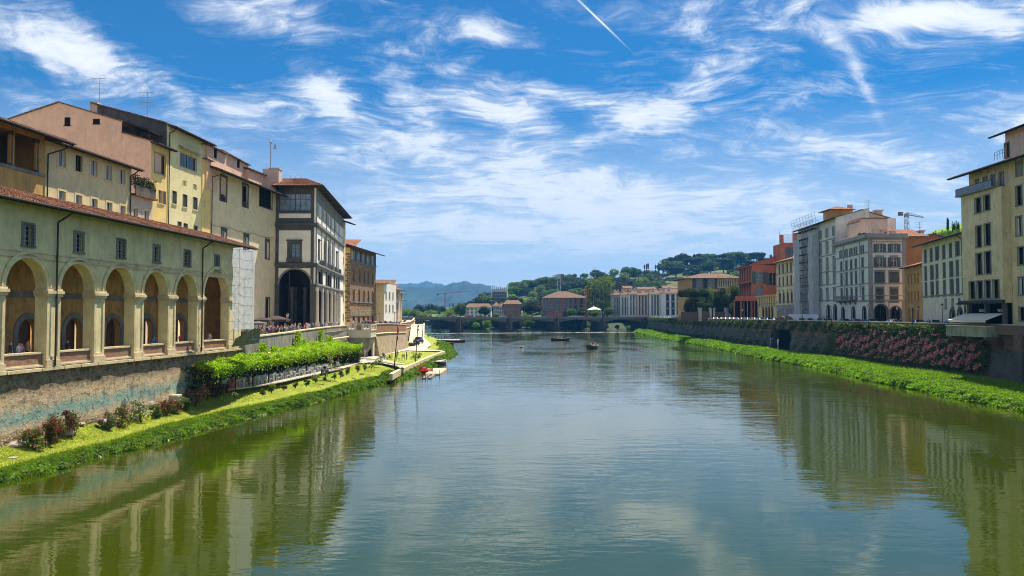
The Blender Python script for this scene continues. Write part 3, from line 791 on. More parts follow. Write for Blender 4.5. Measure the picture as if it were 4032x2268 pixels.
for a,b in piers:
 k=MB();k.box(a+.02,a+.28,-.07,.02,6.75,11.3);k.box(b-.28,b-.02,-.07,.02,6.75,11.3)
 k.box(a+.28,b-.28,-.067,.02,11.0,11.3);k.box(a+.28,b-.28,-.067,.02,6.75,7.0)
 k.box(a-.02,b+.02,-.16,.02,6.25,6.75);f.add('pilaster',M['pietra'],k)
 k=MB();k.box(a-.1,b+.1,-.16,.86,11.3,11.5);k.box(a-.16,b+.16,-.24,.87,11.5,11.72);k.box(a-.08,b+.08,-.14,.86,11.72,11.86);f.add('capital',M['pietra'],k)
for i,(a,b)in enumerate(ops):
 k=MB();archring(k,b-a,11.9,.42,-.07,.02,20);archring(k,b-a+.6,11.9,.12,-.12,.02,20);o=f.add('archivolt',M['arcade'],k);o.matrix_local=f.L@Matrix.Translation(((a+b)/2,0,0))
 k=MB();k.box(a+.01,b-.01,.15,.5,6.26,6.5);o=f.add('parapet_base',M['pietra'],k)
 f.box('parapet',M['brick'],[(a+.01,b-.01,.18,.48,6.5,7.22)])
 k=MB();n=5
 for j in range(n):x0=a+.01+(b-a-.02)*j/n;k.box(x0+.008,x0+(b-a-.02)/n-.008,.1+rnd.uniform(-.01,.01),.56,7.22,7.36+rnd.uniform(-.012,.012))
 f.add('parapet_coping',M['pietra'],k)
f.box('string_course',M['pietra'],[(0,UE,-.12,.02,14.28,14.4),(0,UE,-.07,.02,14.0,14.277),(0,UE,-.1,.02,13.9,13.997)])
for a,b in piers[:-1]:
 for s_ in(-.62,.62):
  c=(a+b)/2+s_*1.35;k=MB()
  ring=[((.2 if q%2==0 else .07)*math.cos(q*PI/6+.3),-.05,13.15+(.2 if q%2==0 else .07)*math.sin(q*PI/6+.3))for q in range(12)]
  k.prism([(c+x,y,z)for x,y,z in ring],(0,.07,0));f.add('wall_anchor',M['pietra'],k)
f.roof(-.3,UE+1.2,17.5,1.3,4.6,.30,fine=.4,raf=.6)
f.pipe(U(518,400),6.3,17.6,1.15,-.2);f.pipe(U(1910,300),6.3,17.6,1.15,-.2)
W1=Bld('retaining_wall',lx(-37.6,30),30,A78,0,'stained plaster retaining wall with turquoise patches under the arcade','wall')
m,t,b=newmat('patchy_retaining_plaster')
tc=t.new('ShaderNodeTexCoord').outputs['Object']
sp=t.new('ShaderNodeSeparateXYZ');t.lk(tc,sp.inputs[0])
n0=t.noise(tc,.5,6,.7,.5);n9=t.noise(tc,2.2,7,.75,.9,(.8,1,1.0));nv=t.noise(tc,1.1,6,.72,.8,(1,1,.55))
c=t.mix(t.ramp(n0,[(.35,0),(.65,1)]),(.44,.33,.20),(.62,.48,.30))
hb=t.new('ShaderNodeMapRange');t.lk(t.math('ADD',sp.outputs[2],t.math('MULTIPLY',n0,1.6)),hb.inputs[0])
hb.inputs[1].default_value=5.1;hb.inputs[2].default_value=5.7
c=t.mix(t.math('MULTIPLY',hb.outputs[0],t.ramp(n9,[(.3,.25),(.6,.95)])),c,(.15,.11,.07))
zc=t.math('ABSOLUTE',t.math('SUBTRACT',sp.outputs[2],t.math('ADD',t.math('MULTIPLY',sp.outputs[0],.012),2.7)))
tm=t.new('ShaderNodeMapRange');t.lk(t.math('ADD',zc,t.math('MULTIPLY',n0,1.8)),tm.inputs[0]);tm.inputs[1].default_value=1.0;tm.inputs[2].default_value=1.75;tm.inputs[3].default_value=1;tm.inputs[4].default_value=0
c=t.mix(t.math('MULTIPLY',tm.outputs[0],.85),c,(.20,.37,.33))
lm=t.new('ShaderNodeMapRange');t.lk(t.math('ADD',sp.outputs[2],t.math('MULTIPLY',n9,.8)),lm.inputs[0]);lm.inputs[1].default_value=1.9;lm.inputs[2].default_value=2.5;lm.inputs[3].default_value=1;lm.inputs[4].default_value=0
br=t.new('ShaderNodeTexVoronoi');br.inputs['Scale'].default_value=3.2;vm=t.new('ShaderNodeMapping');vm.inputs['Scale'].default_value=(1,1,1.9);t.lk(tc,vm.inputs[0]);t.lk(vm.outputs[0],br.inputs['Vector'])
rub=t.mix(t.ramp(br.outputs['Distance'],[(.2,1),(.6,0)]),(.14,.10,.06),(.52,.40,.26))
c=t.mix(lm.outputs[0],c,rub)
c=t.mix(t.math('MULTIPLY',t.ramp(n9,[(.52,0),(.62,1)]),.7),c,(.09,.07,.045))
c=t.mix(t.math('MULTIPLY',t.ramp(nv,[(.55,0),(.68,1)]),.55),c,(.07,.055,.035))
t.lk(c,b.inputs['Base Color']);b.inputs['Roughness'].default_value=.92;b.inputs['Specular IOR Level'].default_value=.15
bp=t.new('ShaderNodeBump');bp.inputs['Strength'].default_value=.8;bp.inputs['Distance'].default_value=.12
t.lk(t.math('SUBTRACT',t.math('ADD',n9,n0),t.math('MULTIPLY',br.outputs['Distance'],lm.outputs[0])),bp.inputs['Height']);t.lk(bp.outputs[0],b.inputs['Normal'])
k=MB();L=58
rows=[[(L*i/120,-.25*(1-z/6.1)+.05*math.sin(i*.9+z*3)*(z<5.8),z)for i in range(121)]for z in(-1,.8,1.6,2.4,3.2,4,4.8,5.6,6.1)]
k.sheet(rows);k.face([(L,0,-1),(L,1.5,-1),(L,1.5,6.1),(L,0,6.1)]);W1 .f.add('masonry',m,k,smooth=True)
k=MB();x=0
while x<L:
 q=rnd.uniform(.7,1.5);k.box(x,min(x+q-.02,L),-.32+rnd.uniform(-.03,.03),1.2,6.02,6.235+rnd.uniform(-.02,.01));x+=q
W1 .f.add('ledge',M['pietra'],k)
M['oldwall']=mat('weathered_parapet_stone',(.26,.25,.20),var=.3,stain=(.10,.11,.08),stain_amt=.7,streak=.6,bump=.4)
M['quay']=mat('quay_masonry',(.44,.34,.22),var=.3,stain=(.12,.09,.06),stain_amt=.95,fine=5,scale=2.5,streak=.75,bump=.6)
def strip_wall(B_,name,m,pts,ztop,zbot,th=.45,cap=None,bat=0):
 k=MB();rows=[[],[],[],[]]
 for i,(x,y)in enumerate(pts):
  a=Vector(pts[max(i-1,0)]);c=Vector(pts[min(i+1,len(pts)-1)]);d=(c-a).normalized();n=Vector((d.y,-d.x))
  zt=ztop[i]if hasattr(ztop,'__len__')else ztop
  rows[0].append((x+n.x*bat,y+n.y*bat,zbot));rows[1].append((x,y,zt));rows[2].append((x-n.x*th,y-n.y*th,zt));rows[3].append((x-n.x*th,y-n.y*th,zbot))
 k.sheet(rows)
 for e in(0,-1):k.face([r_[e]for r_ in rows])
 o=B_.wpart(name,m,k)
 if cap:
  c_=MB();rr=[]
  for q,dz in((.1,0),(.1,.16),(-th-.1,.16),(-th-.1,0)):
   rr.append([(Vector(rows[1][i])+(Vector(rows[1][i])-Vector(rows[2][i])).normalized()*(q if q>0 else q))+Vector((0,0,dz))for i in range(len(pts))])
  c_.sheet(rr+[rr[0]]);B_.wpart('coping',cap,c_)
 return o
def densify(pts,zs,n=8):
 P=[];Z=[]
 for i in range(len(pts)-1):
  for k in range(n):f_=k/n;P.append((pts[i][0]*(1-f_)+pts[i+1][0]*f_,pts[i][1]*(1-f_)+pts[i+1][1]*f_));Z.append(zs[i]*(1-f_)+zs[i+1]*f_)
 return P+[pts[-1]],Z+[zs[-1]]
W2=Bld('parapet_wall',-30,86.4,0,1.5,'curving grey stone parapet wall behind the vine pergola','wall')
P_,Z_=densify([(-30.3,86.6),(-30.5,95),(-31.1,107.5),(-32.0,118),(-32.6,128),(-32.7,139),(-32.2,149)],[7.3,7.36,7.45,7.55,7.62,7.75,7.8],4)
strip_wall(W2,'masonry',M['oldwall'],P_,Z_,1.2,.5,M['pietra'],.35)
k=MB();rows=[]
for q,dz in((.42,-.15),(.5,0),(.3,.12)):
 rows.append([(x+q+.06,y,z-2.1+dz)for(x,y),z in zip(P_,Z_)])
k.sheet(rows);W2 .wpart('string_course',M['pietra'],k)
W3=Bld('bastion',-28,151,0,1.5,'stone bastion with balustrade on a curved corbel above the garden steps','bastion')
X0,X1,Y0,Y1=-32.4,-27.7,149.6,155.5
k=MB();k.box(X0,X1,Y0,Y1,5.6,7.0);k.box(X0-.12,X1+.12,Y0-.12,Y1,6.85,7.02);k.box(X0-.1,X1+.1,Y0-.1,Y1,5.5,5.7)
W3 .wpart('terrace',M['stone_w'],k)
k=MB();n=10;ring=[]
for i in range(n+1):
 a=PI/2*i/n;ring.append((X0+1.6+(X1-X0-1.6)*math.sin(a)*.98,Y0+.02,5.5-3.9*(1-math.cos(a))*0-0))
ring=[(X0,Y0+.05,5.5),(X1,Y0+.05,5.5)]+[(X1-(X1-X0-1.3)*(1-math.cos(PI/2*i/n)),Y0+.05,5.5-4*math.sin(PI/2*i/n))for i in range(1,n+1)]+[(X0,Y0+.05,1.4)]
k.prism(ring,(0,4,0));W3 .wpart('corbel',M['concrete'],k)
k=MB();k.box(X1-1.5,X1-.2,Y0+3.8,Y0+5.5,1.4,5.5);W3 .wpart('door_wall',M['stone_w'],k)
k=MB();k.box(X1-1.2,X1-.5,Y0+3.74,Y0+3.8,1.5,3.7);W3 .wpart('door',M['dark'],k)
def balustrade(B_,p0,p1,z,h=.95,n=10,m=None):
 m=m or M['stone_w'];p0=Vector((*p0,z));p1=Vector((*p1,z));d=(p1-p0);L_=d.length;d.normalize();q=Vector((-d.y,d.x,0))*.14
 k=MB()
 def bar(a,b,z0,z1,w=1.0):
  k.hexa([a-q*w+Vector((0,0,z0)),b-q*w+Vector((0,0,z0)),b+q*w+Vector((0,0,z0)),a+q*w+Vector((0,0,z0)),a-q*w+Vector((0,0,z1)),b-q*w+Vector((0,0,z1)),b+q*w+Vector((0,0,z1)),a+q*w+Vector((0,0,z1))])
 bar(p0,p1,0,.12);bar(p0,p1,h-.14,h,1.2)
 for i in range(n):
  c=p0+d*(L_*(i+.5)/n);k.lathe([(.05,.12),(.1,.3),(.04,.55),(.09,.7),(.05,h-.14)],6,c)
 for c in(p0,p1):k.box(c.x-.2,c.x+.2,c.y-.2,c.y+.2,z,z+h+.05)
 B_.wpart('balustrade',m,k)
balustrade(W3,(X0+.2,Y0+.1),(X0+1.7,Y0+.1),7.0,1.05,5);balustrade(W3,(X1-1.6,Y0+.1),(X1-.1,Y0+.1),7.0,1.05,5)
k=MB();k.box(X0+1.9,X1-1.8,Y0,Y0+.3,7.0,8.0);W3 .wpart('parapet_panel',M['serena_l'],k)
balustrade(W3,(X1-.1,Y0+.4),(X1-.1,Y1),7.0,1.05,12)
W4=Bld('quay_wall',-27.5,156,0,1.5,'streaked brick and stone quay wall beyond the bastion','wall')
P_,Z_=densify([(-27.8,155.5),(-27.6,170),(-27.3,185),(-27.4,197),(-28.6,201),(-32,204),(-34,230),(-38.8,290),(-44,340),(-51,400)],[8.0,7.9,7.6,7.35,7.3,7.2,7.2,7.2,7.5,8.2],4)
strip_wall(W4,'masonry',M['quay'],P_,[z-1.9 for z in Z_],0.6,.6,None,1.0)
strip_wall(W4,'brick_parapet',M['brick'],[(x,y)for x,y in P_],Z_,5.0,.45,M['pietra'],.0)
k=MB();rows=[[(x+q,y,z-1.9+dz)for(x,y),z in zip(P_,Z_)]for q,dz in((.1,-.15),(.28,0),(.05,.12))]
k.sheet(rows);W4 .wpart('string_course',M['pietra'],k)
B=Bld('loggia_house',lx(-50,52),52,A78,6.4,'ochre house with a dark open loggia under deep eaves at the left edge','house')
f=B.f;ue=f.uz('c1',425,700)[0]
zs_=f.uz('c1',200,755)[1]
mb=MB();zt=26.9
lo=[(1,9.5,zs_,26.6,False),(10.0,14.5,zs_,26.6,False),(15,ue-1.2,zs_,26.6,False)]
lo=[(.8,f.uz('c1',95,700)[0],zs_,26.5,False),(f.uz('c1',135,700)[0],f.uz('c1',345,700)[0],zs_,26.5,False)]
f.holes=lo;f.wall(0,ue,6.4,zt,M['ochre'],11)
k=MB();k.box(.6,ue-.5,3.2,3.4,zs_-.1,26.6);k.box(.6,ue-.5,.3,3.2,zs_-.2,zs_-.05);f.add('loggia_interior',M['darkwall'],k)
f.box('sill',M['serena_l'],[(0,ue,-.14,.02,zs_-.25,zs_)])
for a in(lo[0][1],lo[1][1]):k=MB();k.lathe([(.26,0),(.26,.2),(.2,.25),(.18,2.7),(.28,2.9),(.28,3.1)],12,(a+.2,.16,zs_));f.add('column',M['serena'],k,smooth=True)
f.roof(-1,ue+1.0,26.3,2.3,9,.34,raf=.7,m=M['tile_d'],fine=.8)
f.pipe(ue+.25,17,26.2,2.3,-.15)
B=Bld('yellow_house',*(lambda q:(q.x,q.y))(Vector((f.x0,f.y0,0))+f.d*(ue+.05)),A78,6.4,'yellow stucco house with rows of small white windows behind the arcade roof','house')
f=B.f
SW=dict(sur=.2,surm=M['yellow2'],fr=M['frame_w'],mun=(2,1),curt=True,pr=.03)
SD=dict(sur=.2,surm=M['yellow2'],fr=M['frame_d'],mun=(2,1),pr=.03)
zc=sum(f.uz('c1',x,y)[1]for x,y in((590,657),(895,755),(1163,840)))/3
for i,(x,y)in enumerate(((590,657),(750,710),(895,755),(1035,800),(1163,840))):
 u=f.uz('c1',x,y)[0];f.win(u-.55,u+.55,zc-.85,zc+.85,SD if i==1 else SW)
zl=sum(f.uz('c1',x,y)[1]for x,y in((590,970),(898,1045),(1168,1113)))/3
for x,y in((590,1000),(750,1040),(898,1075),(1040,1112),(1168,1145)):
 u=f.uz('c1',x,y)[0];f.win(u-.5,u+.5,zl-1.5,zl,SW)
ue2=f.uz('c1',1250,800)[0];zt=f.uz('c1',700,560)[1]
f.wall(0,ue2,6.4,zt,M['yellow2'],9)
f.roof(-.1,ue2+.9,zt-.3,.9,7,.30,fine=.8,raf=.6)
f.pipe(ue2-.3,14,zt-.2,.9,-.12)
B=Bld('balcony_wing',*(lambda q:(q.x,q.y))(Vector((f.x0,f.y0,0))+f.d*(ue2+.05)),A78,6.4,'low pinkish wing topped by a dark planted balcony','house')
f=B.f;ue3=f.uz('c1',1450,1150)[0];zb=f.uz('c1',1350,1035)[1]
for x in(1290,1393):u=f.uz('c1',x,1180)[0];f.win(u-.5,u+.5,zb-2.9,zb-1.4,SW)
f.wall(0,ue3,6.4,zb,M['pinkw'],9)
k=MB();k.box(0,ue3+.3,-.5,2.5,zb,zb+.2);f.add('balcony_slab',M['tile'],k)
k=MB();k.box(.2,ue3,-.4,-.3,zb+.2,zb+1.2);f.add('balcony_parapet',M['darkwall'],k)
M['hedge']=leafmat('dark_box_leaves',(.035,.055,.015),.2)
P=rng.uniform((.3,-.5,zb+1.1),(ue3,.6,zb+2.2),(1500,3));P[:,2]+=.25*np.sin(P[:,0]*3)
link('potted_hedge',leafmesh('potted_hedge',P,None,.16,M['hedge']),B.o,f.L)
B=Bld('pink_gabled_house',-50,105.5,0,6.4,'tall pink house with a blank gable wall and two attic windows','house')
YG=105.5;YD=109.9
def gp(*L):return[gy('c1',x,y,YG)for x,y in L]
ring=gp((-300,430),(200,252),(560,132),(1160,312),(1160,420),(1440,500));xr=ring[-1].x
F2=B.fac(0,YG,0)
hl=[]
for x0,x1,y0,y1 in((612,670,270,348),(884,950,285,332)):
 a=gy('c1',x0,y1,YG);b=gy('c1',x1,y0,YG);hl.append((a.x,b.x,a.z,b.z,False))
k=MB();low=6.4
xs=sorted({r_.x for r_ in ring}|{h[0]for h in hl}|{h[1]for h in hl})
def topz(x):
 for a,b in zip(ring[:-1],ring[1:]):
  if a.x<=x<=b.x and b.x-a.x>.05:return a.z+(b.z-a.z)*(x-a.x)/(b.x-a.x)
 return ring[-1].z
for a,b in zip(xs[:-1],xs[1:]):
 if b-a<.01:continue
 m_=(a+b)/2;hh=[h for h in hl if h[0]<m_<h[1]]
 ta,tb=topz(a+.003),topz(b-.003)
 if hh:h=hh[0];k.face([(a,YG,low),(b,YG,low),(b,YG,h[2]),(a,YG,h[2])]);k.face([(a,YG,h[3]),(b,YG,h[3]),(b,YG,tb),(a,YG,ta)])
 else:k.face([(a,YG,low),(b,YG,low),(b,YG,tb),(a,YG,ta)])
k.face([(xr,YG,low),(xr,YD,low),(xr,YD,ring[-1].z),(xr,YG,ring[-1].z)])
B.wpart('gable_wall',M['pink'],k)
for h in hl:
 k=MB();k.box(h[0],h[1],YG+.01,YG+.5,h[2],h[3]);k.box(h[0]-.1,h[1]+.1,YG-.07,YG,h[2]-.1,h[2]);B.wpart('attic_window',M['dark'],k)
for a,b in zip(ring[:-1],ring[1:]):
 if b.x-a.x<.3:continue
 k=MB();e=.0
 k.hexa([(a.x,YG-.18,a.z),(b.x,YG-.18,b.z),(b.x,YD,b.z),(a.x,YD,a.z),(a.x,YG-.18,a.z+.18),(b.x,YG-.18,b.z+.18),(b.x,YD,b.z+.18),(a.x,YD,a.z+.18)])
 B.wpart('roof',M['tile_d'],k)
a=gy('c1',1165,318,YG+.5);b=gy('c1',1425,402,YG+.5)
k=MB();k.hexa([(a.x,YG+.3,a.z),(b.x,YG+.3,b.z),(b.x,YD,b.z),(a.x,YD,a.z),(a.x,YG+.3,a.z+.2),(b.x,YG+.3,b.z+.2),(b.x,YD,b.z+.2),(a.x,YD,a.z+.2)])
k.box(b.x-.25,b.x-.1,YG+.5,YG+.65,ring[-1].z-.5,b.z);B.wpart('terrace_canopy',M['wood'],k)
k=MB();c0=gy('c1',1170,390,YG);c1_=gy('c1',1420,470,YG);k.tube((c0 .x,YG+.1,c0 .z+.1),(c1_.x,YG+.1,c1_.z+.35),.03);
for i in range(9):q=Vector((c0 .x,YG+.1,c0 .z+.1)).lerp(Vector((c1_.x,YG+.1,c1_.z+.35)),i/8);k.tube(q,q-Vector((0,0,.7)),.02)
B.wpart('terrace_railing',M['iron'],k)
ff=B.fac(xr,YG,A78)
u1_=ff.uz('c1',1598,700)[0]
ff.wpx('c1',1472,1572,622,805,dict(sur=.12,surm=M['serena_l'],fr=M['frame_d'],mun=(4,1),pr=.04))
ff.wpx('c1',1507,1550,965,1090,dict(sur=.1,surm=M['yellow2'],shut='half',shm=M['shut_d'],mun=(2,2)))
ff.wall(0.01,u1_,6.4,ring[-1].z,M['yellow'],4,name='river_wall')
ff.roof(-.2,u1_+.6,ring[-1].z-.35,1.1,4,.25,raf=.6,m=M['tile_d'])
o_=Vector((xr,YG,0))+ff.d*(u1_+.05)
B=Bld('lime_house',o_.x,o_.y,A78,6.4,'tall lime yellow house with a ribbon of studio windows under its own canopy','house')
f=B.f;ue=f.uz('c1',1965,560)[0];zt=f.uz('c1',1600,345)[1]
RB=dict(sur=.08,surm=M['shut_l'],fr=M['shut_l'],mun=(6,1),pr=.04,curt=False)
f.wpx('c1',1712,1868,630,760,RB)
NI=dict(sur=.05,surm=M['lime'],sill=False,mun=(1,1),nosash=True,glass=M['lime'])
f.wpx('c1',1741,1771,872,922,NI);f.wpx('c1',1838,1868,907,957,NI)
SL=dict(sur=.04,surm=M['lime'],shut='closed',shm=M['shut_d'],mun=(1,1))
f.wpx('c1',1637,1680,970,1095,SL);f.wpx('c1',1738,1780,1003,1125,SL);f.wpx('c1',1835,1878,1030,1150,SL)
f.wpx('c1',1690,1726,1262,1340,SL);f.wpx('c1',1745,1785,1278,1350,SL);f.wpx('c1',1842,1880,1300,1380,SL)
f.wpx('c1',1632,1660,388,412,NI);f.wpx('c1',1905,1935,508,535,NI)
f.wall(0,ue,6.4,zt,M['lime'],12)
f.roof(-.2,ue+.8,zt-.3,1.2,9,.28,raf=.6,m=M['tile_d'],fine=.8)
a=f.uz('c1',1695,590);b_=f.uz('c1',1900,660)
k=MB();zz=f.uz('c1',1790,600)[1];k.hexa([(a[0],-.8,zz),(b_[0],-.8,zz),(b_[0],.02,zz+.35),(a[0],.02,zz+.35),(a[0],-.8,zz+.1),(b_[0],-.8,zz+.1),(b_[0],.02,zz+.45),(a[0],.02,zz+.45)])
f.add('canopy',M['tile_d'],k)
f.pipe(.12,14,zt-.2,1.2,-.12)
YE=o_.y+.02;k=MB();T=[gy('c1',862,138,YE),gy('c1',1588,330,YE)]
k.hexa([(T[0].x,YE,20),(T[1].x,YE,20),(T[1].x,YE+.6,20),(T[0].x,YE+.6,20),(T[0].x,YE,T[0].z),(T[1].x,YE,T[1].z),(T[1].x,YE+.6,T[1].z),(T[0].x,YE+.6,T[0].z)])
B.wpart('end_wall',M['darkwall'],k)
k=MB();k.hexa([(T[0].x,YE-.2,T[0].z),(T[1].x,YE-.2,T[1].z),(T[1].x,YE+14,T[1].z),(T[0].x,YE+14,T[0].z),(T[0].x,YE-.2,T[0].z+.2),(T[1].x,YE-.2,T[1].z+.2),(T[1].x,YE+14,T[1].z+.2),(T[0].x,YE+14,T[0].z+.2)])
B.wpart('upper_roof',M['tile_d'],k)
k=MB();k.box(T[0].x-.1,T[0].x+1.0,YE-.05,YE+1.2,T[0].z-2.5,T[0].z+.25);B.wpart('chimney',M['pinkw'],k)
o2=Vector((o_.x,o_.y,0))+f.d*(f.uz('c1',1918,900)[0])
ufl=f.uz('c1',1918,900)[0]
B=Bld('narrow_yellow_house',o2 .x+.12,o2 .y,A78,6.4,'narrow strip of bright yellow wall between the lime house and the long cream gallery','house')
f2=B.f;ux=f2 .uz('c1',2004,1000)[0];f2 .wpx('c1',1930,1950,1065,1120,NI|{'glass':M['dark']});f2 .wall(0,ux,6.4,f2 .uz('c1',1950,672)[1],M['yellow'],6)
k=MB();zz=f2 .uz('c1',1950,672)[1];k.box(0,ux,-.6,3,zz+.02,zz+.15);f2 .add('roof',M['tile_d'],k)
XC,YC=-38.7,150.0;X1085=gy('s',1085,900,YC).x
o3=Vector((o_.x,o_.y,0))+f.d*(f.uz('c4',92,900)[0])
o3y=o3 .y
B=Bld('gallery',X1085-.0,YC,0,6.6,'large gallery with cream side wall and grey stone end pavilion with a huge arch','gallery')
aa=ang_of(X1085-o3 .x,YC-o3 .y)
f=B.fac(o3 .x,o3 .y,aa);ue=(Vector((X1085,YC,0))-Vector((o3 .x,o3 .y,0))).length
NW=dict(sur=.42,surm=M['serena'],sill=False,mun=(1,1),glass=M['dark'],nosash=True,bal=True,pr=.05)
f.wpx('c4',208,272,600,890,NW);f.wpx('c4',472,528,695,960,NW)
f.wpx('c4',670,815,730,960,dict(sur=.3,surm=M['serena'],fr=M['frame_d'],mun=(4,5),pr=.06,glass=M['dark']))
LW=dict(sur=.38,surm=M['serena'],fr=M['shut_l'],mun=(2,3),hood=True,pr=.06,curt=True)
f.wpx('c4',222,270,1245,1420,LW);f.wpx('c4',488,532,1310,1480,LW)
za=f.uz('c4',762,1370)[1];zb_=f.uz('c5',762,240)[1];u=f.uz('c4',762,1400)[0];f.win(u-.75,u+.75,zb_,za,LW)
za=f.uz('c5',766,710)[1];u=f.uz('c5',766,800)[0];f.win(u-.8,u+.8,6.7,za,dict(sur=.3,surm=M['serena'],glass=M['dark'],nosash=True,sill=False,mun=(1,1)))
zt=f.uz('c4',400,620)[1]
f.wall(0,ue,6.4,zt+.3,M['cream'],14,name='side_wall')
f.roof(-1.0,ue+.6,zt-.45,2.3,9,.33,raf=.75,m=M['tile_d'],fine=.8)
f.pipe(f.uz('c4',97,800)[0],8,zt-.4,2.3,-.15)
CBL=[f.uz('c4',x,y)for x,y in((10,1118),(300,1190),(600,1260),(835,1312))];CBF=f
f=B.fac(X1085,YC,0);Wd=XC-X1085
def zE(y,xx=300):return f.uz('e2',xx,y)[1]
def uE(x,y=700):return f.uz('e2',x,y)[0]
ztop=zE(95)
a0,a1=uE(145),uE(445);arch_top=zE(870)
f.win(uE(142),uE(438),zE(312),zE(152),dict(sur=.0,surm=M['serena'],fr=M['frame_d'],mun=(6,3),sill=True,glass=glassmat('loggia_glass',(.22,.30,.42),.2)))  # pale blue base colour carries the bright reflection in the panes
f.win(uE(256),uE(337),zE(800),zE(625),dict(sur=.0,surm=M['serena'],fr=M['frame_d'],mun=(2,4),sill=False,glass=glassmat('reflection_blue_glass',(.16,.24,.36),.2)))  # reflection tinted into this pane's base colour as well
f.holes.append((a0,a1,6.4,arch_top,True))
f.wall(0,Wd,6.4,ztop,M['serena'],.5,name='pavilion_front',top=True,back=False)
f.box('panel',M['white_st'],[(uE(137),uE(441),-.03,.02,zE(382),zE(340))]);
k=MB();ZA,ZB=zE(803),zE(500);k.box(uE(139),uE(220),-.03,.02,ZA,ZB);k.box(uE(360),uE(442),-.03,.02,ZA,ZB);k.box(uE(220),uE(360),-.03,.02,zE(588),ZB);f.add('panel',M['white_st'],k)
k=MB();r_=(a1-a0)/2;cxa=(a0+a1)/2;sp_=arch_top-r_
for i in range(16):
 q0,q1=PI*i/16,PI*(i+1)/16;R2=r_+.35;zt_=zE(858)
 A_=(cxa-R2*math.cos(q0),sp_+R2*math.sin(q0));B_=(cxa-R2*math.cos(q1),sp_+R2*math.sin(q1))
 A_=(min(max(A_[0],uE(139)),uE(442)),min(A_[1],zt_));B_=(min(max(B_[0],uE(139)),uE(442)),min(B_[1],zt_))
 if B_[0]-A_[0]>.001:k.hexa([(A_[0],-.03,A_[1]),(B_[0],-.03,B_[1]),(B_[0],.0,B_[1]),(A_[0],.0,A_[1]),(A_[0],-.03,zt_),(B_[0],-.03,zt_),(B_[0],0,zt_),(A_[0],0,zt_)])
f.add('panel',M['white_st'],k)
k=MB();archring(k,a1-a0,sp_,.35,-.08,.02,20);o=f.add('archivolt',M['serena_l'],k);o.matrix_local=f.L@Matrix.Translation((cxa,0,0))
f.box('cornice',M['serena'],[(-.3,Wd+.35,-.45,.02,zE(452),zE(432)),(-.15,Wd+.2,-.25,.02,zE(470),zE(452))])
f.box('cornice',M['serena'],[(-.3,Wd+.35,-.45,.02,zE(830),zE(812)),(-.1,Wd+.15,-.2,.02,zE(850),zE(830))])
f.box('window_surround',M['serena'],[(uE(220),uE(254),-.1,.02,zE(805),zE(590)),(uE(338),uE(360),-.1,.02,zE(805),zE(590)),(uE(254),uE(338),-.097,.02,zE(625),zE(590)),(uE(212),uE(366),-.3,.02,zE(600),zE(588)),(uE(214),uE(364),-.25,.02,zE(805),zE(762))])
for a,b in((-.1,a0+.15),(a1-.15,Wd+.15)):
 f.box('capital',M['serena'],[(a,b,-.35,.6,sp_-.05,sp_+.15),(a+.08,b-.08,-.25,.5,sp_-.45,sp_-.05)])
 f.box('pilaster',M['serena'],[(a+.1,b-.1,-.2,.02,6.4,sp_-.45)])
M['passage']=mat('passage_shade_stone',(.05,.047,.045),var=.3)  # deep shade of the passage is put into this dark colour
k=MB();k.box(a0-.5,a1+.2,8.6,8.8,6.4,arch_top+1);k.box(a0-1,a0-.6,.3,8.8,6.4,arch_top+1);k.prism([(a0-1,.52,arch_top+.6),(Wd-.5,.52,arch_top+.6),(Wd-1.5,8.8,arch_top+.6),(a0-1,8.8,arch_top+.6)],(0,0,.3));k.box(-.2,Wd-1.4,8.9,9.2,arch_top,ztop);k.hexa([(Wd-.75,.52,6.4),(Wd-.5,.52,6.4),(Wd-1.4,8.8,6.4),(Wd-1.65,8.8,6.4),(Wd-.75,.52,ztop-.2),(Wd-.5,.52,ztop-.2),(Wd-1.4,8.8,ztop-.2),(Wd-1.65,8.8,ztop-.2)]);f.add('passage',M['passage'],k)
for x,y in((a0+1.7,3.0),(a0+1.7,5.5),(a0+4.0,4.2),(a1-1.0,5.0)):
 k=MB();k.lathe([(.5,0),(.5,.4),(.36,.5),(.32,sp_-7.4),(.5,sp_-7.1),(.5,sp_-6.6)],12,(x,y,6.4));f.add('column',M['serena'],k,smooth=True)
AR=ang_of(-.109,1)
h_=B.fac(XC,YC,AR);uR=h_.uz('s',1351,1000)[0]
def hz_(x,y):return h_.uz('e2',x,y)
z1f,z2f,z3f=zE(452),zE(830),sp_
bays=[hz_(x,700)[0]for x in(497,545,590,628,662,703,716)]
TW=dict(sur=.0,surm=M['serena'],fr=M['frame_w'],mun=(4,1),sill=False,glass=glassmat('pale_slat_glass',(.4,.42,.42),.5))
for xa,xb in((497,526),(552,575),(583,622),(634,648),(671,690)):
 ua,ub=hz_(xa,330)[0],hz_(xb,400)[0];h_.win(ua,ub,z1f+2.2,z1f+4.6,TW)
AW=dict(sur=.25,surm=M['serena'],fr=M['frame_d'],mun=(2,4),arch=True,sill=False,pr=.08)
RWN=dict(sur=.25,surm=M['serena'],fr=M['frame_d'],mun=(2,3),sill=False,pr=.08,hood=True)
for xa,xb,ar in((513,528,0),(567,583,1),(605,621,1),(643,656,1),(684,695,0)):
 ua,ub=hz_(xa,720)[0],hz_(xb,720)[0];h_.win(ua,ub,z2f+.5,z2f+(6.6 if ar else 5.0),AW if ar else RWN)
for xa,xb in((514,545),(598,628),(682,702)):
 ua,ub=hz_(xa,1000)[0],hz_(xb,1000)[0];h_.win(ua,ub,z3f+.3,z3f+.6+(ub-ua)*.5+2.2,AW|{'glass':M['dark'],'nosash':True,'mun':(1,1)})
